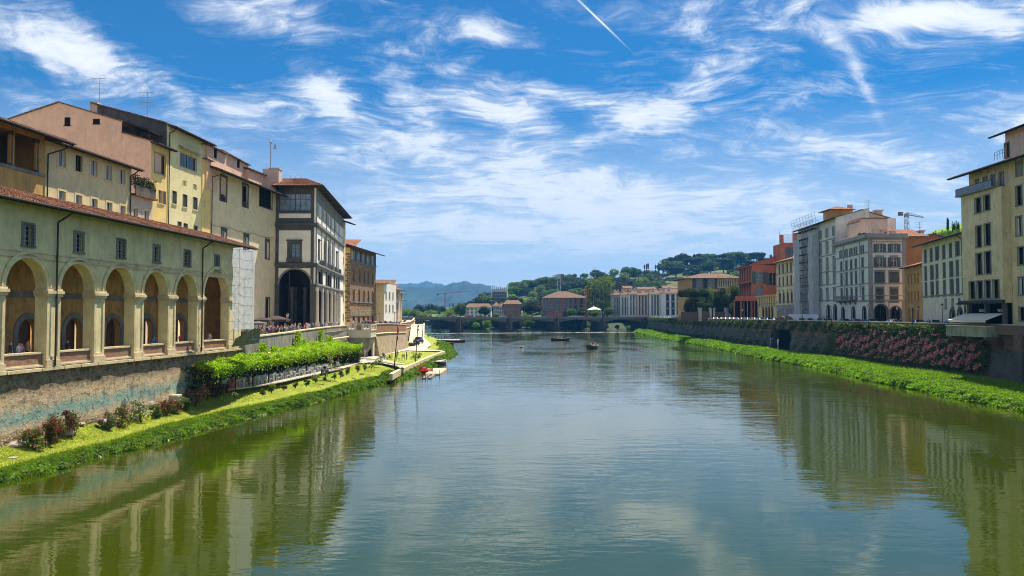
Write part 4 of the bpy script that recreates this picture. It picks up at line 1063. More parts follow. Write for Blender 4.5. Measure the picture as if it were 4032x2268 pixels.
for xa,xb in((518,552),(562,592),(606,640),(645,665),(684,700)):
 ua,ub=hz_(xa,1200)[0],hz_(xb,1200)[0];h_.win(ua,ub,6.45,z3f-.8,dict(sur=.0,surm=M['serena'],sill=False,nosash=True,glass=M['dark'],mun=(1,1)))
h_.wall(0,uR,6.4,ztop,M['white_st'],.4,name='river_front')
S_=[]
for zz,pr in((z1f,.5),(z2f,.5),(z3f,.45)):S_.append([(-.1,uR+.1,-pr,.02,zz,zz+.35),(-.05,uR,-pr*.5,.02,zz-.45,zz)])
for q in S_:h_.box('cornice',M['serena_l'],q)
h_.box('frieze',M['serena_l'],[(0,uR,-.06,.02,z1f+.35,z1f+.9),(0,uR,-.06,.02,z1f+2.0,z1f+2.18),(0,uR,-.06,.02,z1f+4.62,ztop),(0,uR,-.06,.02,z2f-1.0,z2f-.45),(0,uR,-.06,.02,z3f-.8,z3f-.45)])
for x in(490,545,590,630,665,708):
 u=max(.3,min(uR-.3,hz_(x,700)[0]));k=MB()
 k.box(u-.3,u+.3,-.12,.02,z1f+.35,ztop);k.box(u-.3,u+.3,-.12,.02,z2f+.35,z1f-.45);h_.add('pilaster',M['serena_l'],k)
 k=MB();k.box(u-.4,u+.4,-.3,.02,z3f+.35,z2f-.45);h_.add('bracket',M['serena'],k)
 k=MB();k.box(u-.5,u+.5,-.5,.02,6.4,7.6);k.box(u-.45,u+.45,-.45,.02,z3f-1.2,z3f-.45);k.lathe([(.36,0),(.32,z3f-8.8)],12,(u,-.28,7.6));h_.add('column',M['stone_w'],k)
k=MB()
for a,b in((hz_(535,800)[0],hz_(560,800)[0]),(hz_(584,800)[0],hz_(604,800)[0]),(hz_(622,800)[0],hz_(642,800)[0]),(hz_(657,800)[0],hz_(683,800)[0]),(hz_(695,800)[0],hz_(718,800)[0])):
 k.box(a,b,-.45,-.35,z2f+.4,z2f+1.4)
h_.add('balcony_grille',M['iron'],k)
ov=2.2;E=[Vector((X1085-.2,YC-ov,ztop)),Vector((XC+ov*.9,YC-ov,ztop))]
dR=h_.d;E.append(Vector((XC,YC,ztop))+dR*(uR+.8)+h_.n*(ov));E.append(Vector((X1085-.2,YC,ztop))+dR*(uR+.8))
ctr=[Vector((XC-3.6,YC+5.5,ztop+2.6)),Vector((XC-3.6,YC,ztop+2.6))+dR*(uR-3)]
k=MB();up=Vector((0,0,.16))
A0,A1_=E[0]+up,E[1]+up;T0=Vector((X1085-.2,YC+5.5,ztop+2.76));T1=ctr[0]+up
nx=34;rows=[]
for j in range(13):
 v=j/12;L0=A0 .lerp(T0,v);L1=A1_.lerp(T1,v)
 for dz in((0,.07)if 0<j<12 else(0,)):
  rows.append([L0 .lerp(L1,i/(nx*4))+Vector((0,0,.10*abs(math.sin(i*PI/4))+dz))for i in range(nx*4+1)])
k.sheet(rows)
k.face([E[1]+up,E[2]+up,ctr[1]+up,ctr[0]+up]);k.face([E[2]+up,E[3]+up,ctr[1]+up]);k.face([E[3]+up,E[0]+up,T0,ctr[0]+up,ctr[1]+up])
rf=B.wpart('roof',M['tile'],k)
k=MB();q=[e+Vector((0,0,0))for e in E];k.face(q[::-1]);k.face([q[0],q[1],q[1]+up,q[0]+up]);k.face([q[1],q[2],q[2]+up,q[1]+up]);k.face([q[2],q[3],q[3]+up,q[2]+up])
for i in range(26):
 p_=q[1].lerp(q[2],(i+.5)/26);k.hexa([p_-h_.n*ov+Vector((0,-.06,-.22)),p_+Vector((0,-.06,-.12)),p_+Vector((0,.06,-.12)),p_-h_.n*ov+Vector((0,.06,-.22)),p_-h_.n*ov+Vector((0,-.06,.0)),p_+Vector((0,-.06,0)),p_+Vector((0,.06,0)),p_-h_.n*ov+Vector((0,.06,0))])
for i in range(10):
 p_=q[0].lerp(q[1],(i+.5)/10);k.box(p_.x-.06,p_.x+.06,p_.y+.05,p_.y+ov,ztop-.16,ztop-.003)
B.wpart('eave',M['soffit'],k,label='dark boarded eave with rafters')
k=MB();ra_=[gy('c4',x,y,YC+6)for x,y in((850,582),(1160,582),(1205,648))]
for dz in(0,-.45,-.9):k.path([ra_[0]+Vector((0,0,dz)),ra_[1]+Vector((0,0,dz))],.035,5)
for i in range(6):q=ra_[0].lerp(ra_[1],i/5);k.tube(q,q-Vector((0,0,3.0)),.035)
k.tube(ra_[1],ra_[2],.035);k.tube(ra_[1]-Vector((0,0,.5)),ra_[2]-Vector((0,0,.3)),.03)
B.wpart('roof_railing',M['shut_l'],k)
def attic(c,quad,Y,depth,m,lab,rm=None,win=()):
 P4=[gy(c,x,y,Y+(i in(1,2))*depth)for i,(x,y)in enumerate(quad)]
 k=MB();dn=-7
 a,b=P4[0],P4[1]
 ring=[(a.x,a.y,a.z+dn),(b.x,b.y,b.z+dn-0),(b.x,b.y,b.z),(a.x,a.y,a.z)]
 k.prism(ring,(-6,.5,0));o=B.wpart('attic_wall',m,k,label=lab)
 k=MB();e=Vector((.5,-.3,0));
 k.hexa([a+e+Vector((0,-.3,-.05)),b+e+Vector((0,.3,-.05)),b+Vector((-6,.8,1.1)),a+Vector((-6,-.3,1.1)),a+e+Vector((0,-.3,.1)),b+e+Vector((0,.3,.1)),b+Vector((-6,.8,1.25)),a+Vector((-6,-.3,1.25))])
 B.wpart('attic_roof',M['tile_d'],k)
 for x0,x1,y0,y1 in win:
  fr_=((x0+x1)/2-quad[0][0])/(quad[1][0]-quad[0][0]);cpt=a.lerp(b,fr_)
  q=gy(c,(x0+x1)/2,(y0+y1)/2,cpt.y);k=MB();k.box(cpt.x-.4,cpt.x+.06,cpt.y-.5,cpt.y+.5,q.z-.8,q.z+.8);B.wpart('attic_window',M['dark'],k)
attic('c4',((45,215),(275,330)),121,8,M['pink'],'pinkish attic wall above the gallery roof',win=((130,152,280,345),))
attic('c4',((215,285),(540,460)),131,12,M['pink'],'pinkish attic wall above the gallery roof',win=((402,420,405,460),))
attic('c4',((540,500),(860,628)),141,16,M['pink'],'pinkish attic wall above the gallery roof')
k=MB();c_=gy('c4',790,520,150);k.box(c_.x-1.4,c_.x+1.8,150,152,c_.z-4,c_.z+.4);k.box(c_.x-.2,c_.x+1.9,149.9,152.1,c_.z+.4,c_.z+.6);B.wpart('chimney',M['pinkw'],k)
B=Bld('weather_mast',c_.x,150.5,0,c_.z+.4,'small weather station mast on the chimney of the gallery roof','mast')
k=MB();k.tube((c_.x,150.5,c_.z+.4),(c_.x,150.5,c_.z+5.6),.12,.1);k.tube((c_.x,150.5,c_.z+4.6),(c_.x+.9,150.5,c_.z+4.6),.06);B.wpart('pole',M['steel'],k)
k=MB();k.box(c_.x+.7,c_.x+1.1,150.3,150.7,c_.z+4.4,c_.z+5.3);k.ball((c_.x,150.5,c_.z+5.8),.3);B.wpart('sensor',M['steel'],k)
def cable(F_,pts):
 k=MB();W_=[]
 for a,b in zip(pts[:-1],pts[1:]):
  for i in range(7):s_=i/6;W_.append((a[0]+(b[0]-a[0])*s_,-.06,a[1]+(b[1]-a[1])*s_-.35*4*s_*(1-s_)))
 k.path(W_,.022,4);F_.add('cable',M['iron'],k)
def antenna(p,h,lab,w=1.2):
 o=empty('tv_antenna',p,0,lab,'antenna','rooftop television antennas')
 k=MB();k.tube((0,0,-1),(0,0,h),.05,.04);k.build('pole',M['steel'],o)
 k=MB()
 for i,(z,s_)in enumerate(((h,1),(h*.8,.8),(h*.6,1),(h*.45,.7))):
  k.tube((-w*s_,0,z),(w*s_*.7,0,z),.035,n=4)
  for j in range(5):x=-w*s_+j*w*s_*.4;k.tube((x,-.3,z),(x,.3,z),.02,n=4)
 k.build('aerial',M['steel'],o)
cable(CBF,CBL)
q=gy('c1',945,150,112);antenna(q,3.9,'tall tv antenna on the roof above the pink gable')
q=gy('c1',1398,265,112);antenna(q,3.6,'tv antenna on the dark roof of the lime house')
o4=Vector((XC,YC,0))+dR*(uR+.1)
B=Bld('white_strip_house',o4 .x-.3,o4 .y,A78,6.6,'narrow white house with small windows squeezed beside the gallery pavilion','house')
f=B.f;ue=f.uz('c5',1688,400)[0];zt=f.uz('c4',1660,1130)[1]
SQ=dict(sur=.12,surm=M['serena_l'],fr=M['frame_d'],mun=(2,2),glass=M['dark'])
for yy in(250,460,700,930):f.wpx('c5',1653,1670,yy-32,yy+38,SQ)
f.wpx('c4',1620,1650,1190,1310,SQ);f.wpx('c4',1650,1665,1345,1440,SQ)
f.wall(0,ue,6.4,zt,M['cream'],10);f.roof(-1,ue+2,zt-.3,2.2,8,.3,raf=.7,m=M['tile_d'])
Yp=205;xp=gy('s',1379,1100,Yp).x
B=Bld('stone_palace',xp,Yp,A78,6.6,'brown stone palace with rubble walls, arched windows and a glazed roof loggia','palace')
f=B.f;ue=f.uz('c5',2052,600)[0];zt=f.uz('c5',1900,150)[1]
zt=f.uz('c5',1760,108)[1]
LG=dict(sur=.1,surm=M['serena'],fr=M['frame_d'],mun=(3,1),sill=False,glass=glassmat('loggia_pale_glass',(.3,.34,.4),.2))
zl0=f.uz('c5',1760,262)[1]
for i in range(5):a=.6+(ue-1.2)*i/5;f.win(a+.1,a+(ue-1.2)/5-.35,zl0+.3,zt-.3,LG)
AP=dict(sur=.28,surm=M['quoin'],fr=M['frame_d'],mun=(2,3),arch=True,pr=.07,glass=M['dark'])
f.row('c5',[(1790,432),(1861,445),(1914,455),(1962,462),(2014,470)],1.15,3.3,AP)
f.row('c5',[(1790,682),(1852,685),(1910,690),(1964,698),(2014,703)],1.35,4.1,AP)
f.row('c5',[(1790,945),(1850,947),(1908,950),(1960,952),(2014,952)],1.9,2.2,AP)
zst=f.uz('c5',1900,757)[1]
f.wall(0,ue,6.4,zt,M['rubble'],22)
f.box('rusticated_base',M['quoin'],[(0,ue,-.12,-.01,9.6,zst-2.2)])
f.box('string_course',M['serena_l'],[(-.1,ue+.1,-.25,.02,zst-.15,zst+.1),(-.1,ue+.1,-.25,.02,zl0-.1,zl0+.15)])
f.roof(-2.0,ue+2.2,zt-.1,2.3,8,.3,raf=.8,m=M['tile_d'])
g=B.fac(gy('s',1363,1100,Yp).x-6,Yp,0);xw=xp-g.x0
g.wall(0,xw-.02,6.4,zt,M['yellow'],12,name='side_wall')
k=MB()
for i in range(26):k.box(xw-.9-(i%2)*.4,xw+.0,-.05,.02,8+i*.72,8+i*.72+.6)
g.add('quoins',M['quoin'],k)
g.roof(xw-8,xw+1.5,zt-.1,1.8,8,.3,raf=.8)
Yq=232
x0_=gy('s',1480,1200,Yq).x;x1_=gy('c5',2150,700,Yq).x
B=Bld('beige_house',x0_,Yq,0,6.8,'beige house with a plain front and tiled eave beyond the stone palace','house')
f=B.f;zt=f.uz('c5',2100,530)[1]
f.win(.4,1.2,8,10.2,SQ);f.wall(-6,x1_-x0_,6.4,zt,M['yellow2'],16);f.roof(-6,x1_-x0_+1.2,zt-.2,1.2,4,.2,raf=.7,m=M['tile_d'])
g=B.fac(x1_,Yq,A78);
for i in range(3):g.win(2+i*4.5,3.2+i*4.5,11,13,SQ);g.win(2+i*4.5,3.2+i*4.5,15,17,SQ)
g.wall(0.01,16,6.4,zt,M['white_st'],3,name='river_wall')
for(Y_,xa,xb,yt,m_,lab,nm)in((252,2150,2190,595,'pinkw','tall narrow pinkish house with balconies further down the left street','pinkish_house'),(278,2195,2228,640,'tan','slim house with a very deep dark eave near the end of the left street','deep_eaved_house'),(318,2225,2245,720,'white_st','farthest pale house of the left riverside row','pale_house')):
 xl,xr_=gy('c5',xa,800,Y_).x,gy('c5',xb,800,Y_).x
 B=Bld(nm,xl,Y_,0,6.8,lab,'house');f=B.f;zt=f.uz('c5',(xa+xb)/2,yt)[1]
 f.win(.6,1.6,11,13,SQ);f.wall(-5,xr_-xl,6.4,zt,M[m_],20);f.roof(-5,xr_-xl+1.8,zt-.1,1.5,8,.35,raf=.8,m=M['tile_d'])
 g=B.fac(xr_,Y_,A78)
 for fl in range(3):
  for i in range(4):g.win(1.5+i*4,2.7+i*4,8.5+fl*3.6,10.5+fl*3.6,SQ)if 10.5+fl*3.6<zt else None
 g.wall(.01,19,6.4,zt,M[m_],3,name='river_wall');g.roof(0,19.5,zt-.1,1.8,5,.3,raf=.8,m=M['tile_d'])
ZR=7.6
Q=Bld('right_quay_wall',69,117,0,1,'long dark quay wall with a pale coping and a drain arch on the right bank','wall')
m,t,b=newmat('dark_quay_masonry')
tc=t.new('ShaderNodeTexCoord').outputs['Object']
n0=t.noise(tc,.25,6,.7,.5);n1_=t.noise(tc,2.2,6,.75,.5)
sp=t.new('ShaderNodeSeparateXYZ');t.lk(tc,sp.inputs[0])
c=t.mix(t.ramp(n0,[(.35,0),(.65,1)]),(.07,.07,.066),(.15,.135,.11))
up_=t.new('ShaderNodeMapRange');t.lk(t.math('ADD',sp.outputs[2],n0),up_.inputs[0]);up_.inputs[1].default_value=5.4;up_.inputs[2].default_value=5.9
c=t.mix(t.math('MULTIPLY',up_.outputs[0],.8),c,(.22,.13,.09))
c=t.mix(t.math('MULTIPLY',t.ramp(n1_,[(.48,0),(.62,1)]),.6),c,(.045,.05,.04))
t.lk(c,b.inputs['Base Color']);b.inputs['Roughness'].default_value=.95
bp=t.new('ShaderNodeBump');bp.inputs['Strength'].default_value=.8;bp.inputs['Distance'].default_value=.15;t.lk(n1_,bp.inputs['Height']);t.lk(bp.outputs[0],b.inputs['Normal'])
M['rquay']=m
qy=[-30,20,60,90,100,117,135,150];ya,yb=190.0,205.0
def qx(y):return interp([(-60,69.2),(60,69.4),(105,69.4),(117,69.6),(150,70),(203,70),(331,71),(442,78.5),(470,82)],y)
def qwall(ys,top=ZR+.9):
 k=MB();rows=[]
 for z in(-1,.5,2,3.5,5,6.4):
  rows.append([(qx(y)-.9*(1-max(z,0)/6.4)-.12+.06*math.sin(y*.7+z*2),y,z)for y in ys])
 rows.append([(qx(y)-.1,y,6.4)for y in ys]);rows.append([(qx(y),y,top)for y in ys]);rows.append([(qx(y)+.5,y,top)for y in ys]);rows.append([(qx(y)+.5,y,ZR-1)for y in ys])
 k.sheet(rows);return k
ysA=list(np.arange(-30,ya,3))+[ya];ysB=[yb]+list(np.arange(yb+2,446,4))
Q.wpart('masonry',m,qwall(ysA),smooth=False);Q.wpart('masonry',m,qwall(ysB))
k=MB();n=14;rr_=(yb-ya-1.2)/2;cyy=(ya+yb)/2
for s_ in(0,1):
 y0,y1=(ya,ya+.6)if s_==0 else(yb-.6,yb)
 k.hexa([(qx(y0)-1.05,y0,-1),(qx(y1)+1,y0,-1),(qx(y1)+1,y1,-1),(qx(y1)-1.05,y1,-1),(qx(y0)-.5,y0,3.5),(qx(y0)+1,y0,3.5),(qx(y1)+1,y1,3.5),(qx(y1)-.5,y1,3.5)])
for i in range(n):
 a0_,a1_=PI*i/n,PI*(i+1)/n
 p0=(cyy-rr_*math.cos(a0_),3.4+rr_*.9*math.sin(a0_));p1=(cyy-rr_*math.cos(a1_),3.4+rr_*.9*math.sin(a1_))
 X=qx(cyy)-.32
 k.hexa([(X,p0[0],p0[1]),(X,p1[0],p1[1]),(X+2,p1[0],p1[1]),(X+2,p0[0],p0[1]),(X+.1,p0[0],6.4),(X+.1,p1[0],6.4),(X+2,p1[0],6.4),(X+2,p0[0],6.4)])
k.box(qx(cyy)-.1,qx(cyy)+.5,ya,yb,6.4,ZR+.9)
Q.wpart('drain_arch',M['rquay'],k)
k=MB();k.box(qx(cyy)+1.6,qx(cyy)+1.8,ya,yb,-1,6.5);Q.wpart('drain_opening',M['dark'],k)
k=MB();rows=[[(qx(y)+q,y,ZR+.9+dz)for y in np.arange(-30,446,4)]for q,dz in((-.12,0),(-.12,.17),(.62,.17),(.62,0))];k.sheet(rows);Q.wpart('coping',M['stone_w'],k)
k=MB();rows=[[(qx(y)+q,y,6.25+dz)for y in np.arange(-30,446,4)]for q,dz in((-.1,-.1),(-.3,.05),(-.3,.2),(-.05,.25))];k.sheet(rows);Q.wpart('string_course',M['rquay'],k)
def SB(name,x0,y0,dx,z0,label,cat='house'):
 return Bld(name,x0,y0,ang_of(-dx,-1),z0,label,cat)
SUR=M['serena_l']
B=SB('corner_house',70.9,117.6,.03,ZR,'tall tan corner house with glass railed balcony, deep eaves and a cream awning','house')
f=B.f;M['tanw']=mat('tan_wall',(.80,.65,.38),var=.12,stain=(.42,.3,.12),streak=.3)
WT=dict(sur=.16,surm=SUR,fr=M['frame_d'],mun=(2,2),pr=.06,glass=M['dark'])
WTs=dict(sur=.16,surm=SUR,shut='closed',shm=M['shut_l'],mun=(1,1),pr=.06)
WTc=dict(sur=.16,surm=SUR,fr=M['frame_d'],mun=(2,2),pr=.06,curt=True)
for j,(y0,y1,st)in enumerate(((475,700,WTs),(820,1040,WT),(1170,1385,WTc))):
 u,z=f.uz('d7',905,(y0+y1)/2);h=f.uz('d7',905,y0)[1]-f.uz('d7',905,y1)[1]
 for q in range(5):f.win(u-.62+q*3.6,u+.62+q*3.6,z-h/2,z+h/2,st)
for j,(y0,y1,st)in enumerate(((590,770,WT),(905,1085,WTc),(1215,1350,WT))):
 u,_=f.uz('d7',905,700);h=f.uz('d6',1360,y0)[1]-f.uz('d6',1360,y1)[1];z=f.uz('d6',1360,(y0+y1)/2)[1]
 for q in range(5):f.win(u-.62+q*3.6,u+.62+q*3.6,z-h/2,z+h/2,st)
zt=31.4
DG=dict(sur=.0,surm=SUR,fr=M['shut_l'],mun=(2,1),sill=False,curt=False,glass=glassmat('balcony_door_glass',(.2,.22,.24),.2))
zb=28.2
for xa,xb in((392,452),(482,546),(574,636),(668,735)):
 ua,ub=f.uz('d7',xa,700)[0],f.uz('d7',xb,650)[0];f.win(ua,ub,zb+.1,zb+2.5,DG)
f.wall(0,48,ZR,zt,M['tanw'],14)
f.roof(-2.0,48,zt-.15,2.2,8,.3,raf=.7,m=M['tile_d'],fine=.8)
pj=B.fac(f.x0+f.n.x*1.25,f.y0+f.n.y*1.25,f.ang);u9=pj.uz('s',3945,900)[0]
for(xa,xb,y0,y1)in((895,955,78,232),(985,1048,48,205),(905,960,370,588),(993,1053,345,568),(908,965,655,872),(995,1058,635,862)):
 pj.wpx('d6',xa,xb,y0,y1,WT)
zg=pj.uz('d6',1000,1118)[1]
for xa,xb in((836,893),(915,972),(997,1055),(1083,1142)):ua,ub=pj.uz('d6',xa,1030)[0],pj.uz('d6',xb,1020)[0];pj.win(ua,ub,zg,zg+2.55,WT)
zc_=pj.uz('d6',1000,1170)[1]
pj.wall(0,u9,zc_,zb,M['tanw'],1.22,name='projecting_wall')
pj.box('balcony_slab',SUR,[(-.5,u9-1.0,-.7,1.2,zb,zb+.18)])
k=MB();k.box(-.4,u9-1.2,-.62,-.58,zb+.18,zb+1.15);B_gl=pj.add('glass_railing',glassmat('railing_glass',(.06,.07,.08),.1),k)
k=MB();k.path([(-.42,-.6,zb+1.2),(u9-1.2,-.6,zb+1.2)],.04);
for i in range(6):x=-.4+(u9-.8)*i/5;k.tube((x,-.6,zb+.1),(x,-.6,zb+1.2),.03)
pj.add('handrail',M['iron'],k)
k=MB();k.box(-.5,.5,-.55,.3,zb+.18,zb+.85);pj.add('planter',M['wood'],k)
for i,xx in enumerate((455,545,640)):
 u=f.uz('d7',xx,660)[0];k=MB();zz=f.uz('d7',xx,660)[1];k.box(u-.15,u+.15,-.25,0,zz-.3,zz+.25);f.add('wall_lamp',M['white'],k)
k=MB();k.box(-.3,u9+.2,-.6,.1,zc_+.03,zc_+.45);
for i in range(16):x=-.2+(u9+.2)*i/16;k.box(x,x+.12,-.95,-.6,zc_-.15,zc_+.1)
pj.add('pergola_band',M['shut_d'],k)
for xx in(822,1002,1205):
 u=min(u9-.2,max(.25,pj.uz('d6',xx,1300)[0]));k=MB();k.box(u-.25,u+.25,-.02,.5,ZR,zc_);pj.add('pillar',M['serena'],k)
k=MB();k.box(0.05,u9-.05,1.0,1.2,ZR,zc_);pj.add('dark_shopfront',M['dark'],k)
for txt,x_,zz in(('SIGN',962,1245),('VINO',1160,1245)):
 cu=bpy.data.curves.new('lettering','FONT');cu.body=txt;cu.size=.62;cu.align_x='CENTER';cu.extrude=.01;cu.materials.append(M['white'])
 ot=bpy.data.objects.new('lettering_source',cu);C.objects.link(ot);bpy.context.view_layer.update()
 me=bpy.data.meshes.new_from_object(ot.evaluated_get(bpy.context.evaluated_depsgraph_get()));bpy.data.objects.remove(ot)
 o=bpy.data.objects.new('sign_lettering',me);C.objects.link(o);o.parent=B.o;u,z=pj.uz('d6',x_,zz,-.4)
 o.matrix_local=pj.L@Matrix.Translation((u,.4,z-.2))@Matrix.Rotation(R(90),4,'X')
ua,ub=.0,u9-.3;za=pj.uz('d6',1000,1278,1.0)[1]
k=MB();k.hexa([(ua,-2.4,za-1.0),(ub,-2.4,za-1.0),(ub,.2,za),(ua,.2,za),(ua,-2.4,za-.95),(ub,-2.4,za-.95),(ub,.2,za+.05),(ua,.2,za+.05)])
n_=20
for i in range(n_):x=ua+(ub-ua)*i/n_;k.face([(x,-2.4,za-.98),(x+(ub-ua)/n_,-2.4,za-.98),(x+(ub-ua)/n_,-2.4,za-1.22),(x+(ub-ua)/n_/2,-2.4,za-1.32),(x,-2.4,za-1.22)])
pj.add('awning',mat('cream_canvas',(.72,.66,.50),var=.05),k)
k=MB();k.tube((ua+.1,-2.3,ZR+.9),(ua+.1,-2.35,za-1),.04);k.tube((ub-.1,-2.3,ZR+.9),(ub-.1,-2.35,za-1),.04);pj.add('awning_pole',M['iron'],k)
tb=B.fac(75.2,118.5,f.ang);
za=tb.uz('d7',745,240)[1];tb.win(3.2,4.3,za-3.5,za-1.3,WT);ua=tb.uz('d7',748,300)[0]
tb.wall(ua,ua+16,30,za,M['pinkw'],6,name='turret_wall');tb.roof(ua-1.6,ua+17,za-.1,1.6,5,.35,raf=.7,m=M['tile_d'])
k=MB();p0=gy('d7',625,440,116.5);p1=gy('d7',748,385,112);k.tube(p0,p1,.04);k.tube(p0-Vector((0,0,.5)),p1-Vector((0,0,.5)),.04)
for i in range(5):q=p0 .lerp(p1,i/4);k.tube(q,q-Vector((0,0,1.2)),.04)
B.wpart('roof_railing',M['steel'],k)
B=Bld('hanging_terrace',67,112,0,6.7,'pale stained concrete terrace box jutting from the right quay below the awning','terrace')
k=MB();k.box(66.5,69.9,107.0,116.9,6.8,8.28);B.wpart('box',mat('pale_concrete',(.36,.36,.26),var=.2,stain=(.15,.17,.1),streak=.6),k)
k=MB();k.box(66.38,69.6,106.9,117.0,8.28,8.4);B.wpart('coping',M['pietra'],k)
for y in(107.6,111.9,116.2):
 k=MB();k.prism([(69.9,y-.25,6.8),(66.7,y-.25,6.8),(66.7,y-.25,6.5),(69.4,y-.25,4.9),(69.9,y-.25,4.9)],(0,.5,0));B.wpart('corbel',M['rquay'],k)
B=Bld('river_corbel_wall',69,90,0,0,'dark undercut stone wall carrying the tan corner house above the river','wall')
k=MB();n=10
ring=[(70.5,8.5),(67.6,8.5),(67.6,7.6)]+[(67.6+1.3*math.sin(PI/2*i/n),7.2-2.6*(1-math.cos(PI/2*i/n)))for i in range(n+1)]+[(70.5,4.0)]
k.prism([(x,40,z)for x,z in ring],(0,66.5,0));B.wpart('corbel',M['rquay'],k)
for y in(57,68,79,90,101):k=MB();k.box(67.4,69.4,y,y+1.6,-1,7.2);B.wpart('buttress',M['rquay'],k)
B=SB('shuttered_house',77.65,144,.225,ZR,'pale green house with three rows of grey shuttered windows and a grey base','house')
f=B.f;ue=26
S1=dict(sur=.14,surm=SUR,shut='closed',shm=M['shut_g'],mun=(1,1),pr=.04);S2=dict(sur=.14,surm=SUR,shut='half',shm=M['shut_g'],mun=(2,2),pr=.04,curt=True)
zt=f.uz('d6',400,560)[1]
us=[f.uz('d6',x,850)[0]for x in(383,443,500,575,645,712,775)]
for(y,h,x)in((655,2.3,500),(842,2.5,500),(1022,2.7,505)):
 z=f.uz('d6',x,y)[1]
 for i,u in enumerate(us+[us[-1]+2.9,us[-1]+5.8]):f.win(u-.62,u+.62,z-h/2,z+h/2,(S1,S2)[(i*7+int(y))%3==0])
z=f.uz('d6',663,1173)[1]
for x in(590,663,732):u=f.uz('d6',x,1173)[0];f.win(u-.4,u+.4,z-.8,z+.8,dict(sur=.1,surm=SUR,mun=(2,2),fr=M['frame_d']))
for x in(660,740):u=f.uz('d6',x,1280)[0];f.win(u-1,u+1,ZR,ZR+3.2,dict(sur=.5,surm=M['serena'],arch=True,mun=(2,2),fr=M['frame_d'],glass=M['dark'],sill=False))
f.wall(0,ue,ZR,zt,M['palegreen'],12)
zs1=f.uz('d6',500,1100)[1]
f.box('string_course',SUR,[(0,ue,-.12,.0,zs1,zs1+.25)])
f.roof(-1.2,ue,zt-.1,1.5,8,.3,raf=.7,m=M['tile'])
f.pipe(f.uz('d6',790,700)[0],ZR,zt-.2,1.4,-.1)
B=SB('low_ochre_house',80.3,155.5,.225,ZR,'low ochre house with two rows of small dark windows tucked between larger fronts','house')
f=B.f;zt=f.uz('d5',1580,785)[1];WO=dict(sur=.1,surm=M['ochre'],fr=M['frame_d'],mun=(2,2),glass=M['dark'],pr=.04)
f.row('d5',[(1522,925),(1553,918),(1587,912),(1620,905)],.8,2.0,WO);f.row('d5',[(1524,1110),(1555,1105),(1590,1100),(1622,1095)],.8,2.0,WO)
f.row('d5',[(1530,1280),(1575,1278),(1618,1276)],.9,2.1,WO)
f.wall(-.3,11.5,ZR,zt,M['ochre'],9);f.roof(-.3,11.4,zt-.1,.9,7,.3,raf=.7)
B=Bld('orange_house',gy('d5',1494,600,168).x,168,0,ZR,'tall orange red house with a blank wall rising behind the low ochre one','house')
f=B.f;zt=f.uz('d5',1560,478)[1];xr_=gy('d5',1700,600,168).x-f.x0
f.win(4.2,5.1,zt-4.6,zt-2.4,WO);f.win(5.8,6.8,zt-9.5,zt-8,WO)
f.wall(-2,xr_,ZR,zt,M['orange'],14)
f.roof(-3,xr_+.5,zt-.1,.8,7,.3,raf=0)
k=MB();a_=gy('d6',305,490,172);b_=gy('d6',340,430,172);k.box(a_.x,b_.x,171,172.6,zt-.5,b_.z);k.box(a_.x-.2,b_.x+.2,170.8,172.8,b_.z,b_.z+.3);B.wpart('chimney',M['pinkw'],k)
g=Fac(B,gy('d6',345,500,176).x,176,0);zt2=g.uz('d6',455,458)[1]
k=MB();L_=[gy('d6',x,y,176)for x,y in((200,500),(455,455),(560,485))];dn=Vector((0,0,-9));k.prism([L_[0]+dn,L_[2]+dn,L_[2],L_[1],L_[0]],(0,8,0));B.wpart('rear_gable',M['brickred'],k)
k=MB()
for a,b in((L_[0],L_[1]),(L_[1],L_[2])):k.hexa([a+Vector((0,-.4,0)),b+Vector((0,-.4,0)),b+Vector((0,8,0)),a+Vector((0,8,0)),a+Vector((0,-.4,.2)),b+Vector((0,-.4,.2)),b+Vector((0,8,.2)),a+Vector((0,8,.2))])
B.wpart('rear_roof',M['tile_d'],k)
q=gy('d6',318,430,171.5);antenna(q,2.2,'tv antenna on the chimney of the tall orange house',1.0)
B=Bld('grey_palace',74.95,160,0,ZR,'large grey and white corner palace with open grey shutters and arched shop windows','palace')
f=B.f;wf=gy('s',3568,1100,160).x-74.95
O1=dict(sur=.16,surm=M['grey_trim'],shut='open',shm=M['shut_g'],fr=M['frame_w'],mun=(2,3),pr=.06)
O1h=dict(O1,hood=True);C1=dict(sur=.18,surm=M['grey_trim'],shut='closed',shm=M['shut_g'],mun=(1,1),pr=.06,hood=True);C1n=dict(C1,hood=False)
for y,h,w_,st in((598,1.75,1.3,O1),(745,2.1,1.3,O1h),(907,2.5,2.0,C1),(1088,2.9,1.6,C1)):f.row('d5',[(1222,y),(1370,y)],w_,h,st)
SA=dict(sur=.3,surm=M['serena'],arch=True,mun=(2,2),fr=M['frame_d'],glass=M['dark'],sill=False,pr=.08)
u=f.uz('d5',1236,1270)[0];f.win(u-1.25,u+1.25,ZR,ZR+4.4,SA);u=f.uz('d5',1388,1270)[0];f.win(u-.95,u+.95,ZR,ZR+4.0,SA)
ztp=f.uz('d5',1300,492)[1]
f.wall(0,wf,ZR,ztp,M['blueish'],.4,name='front_wall')
k=MB();k.prism([(74.95,160.05,ztp),(82.8,160.05,ztp),(90,180,ztp),(76.7,180,ztp)],(0,0,.25));k.box(82.4,82.8,160.4,180,ZR,ztp);B.wpart('flat_roof',M['tile_d'],k)
zb1,zb2,zb3,zb4=[f.uz('d5',1300,y)[1]for y in(640,793,963,1140)]
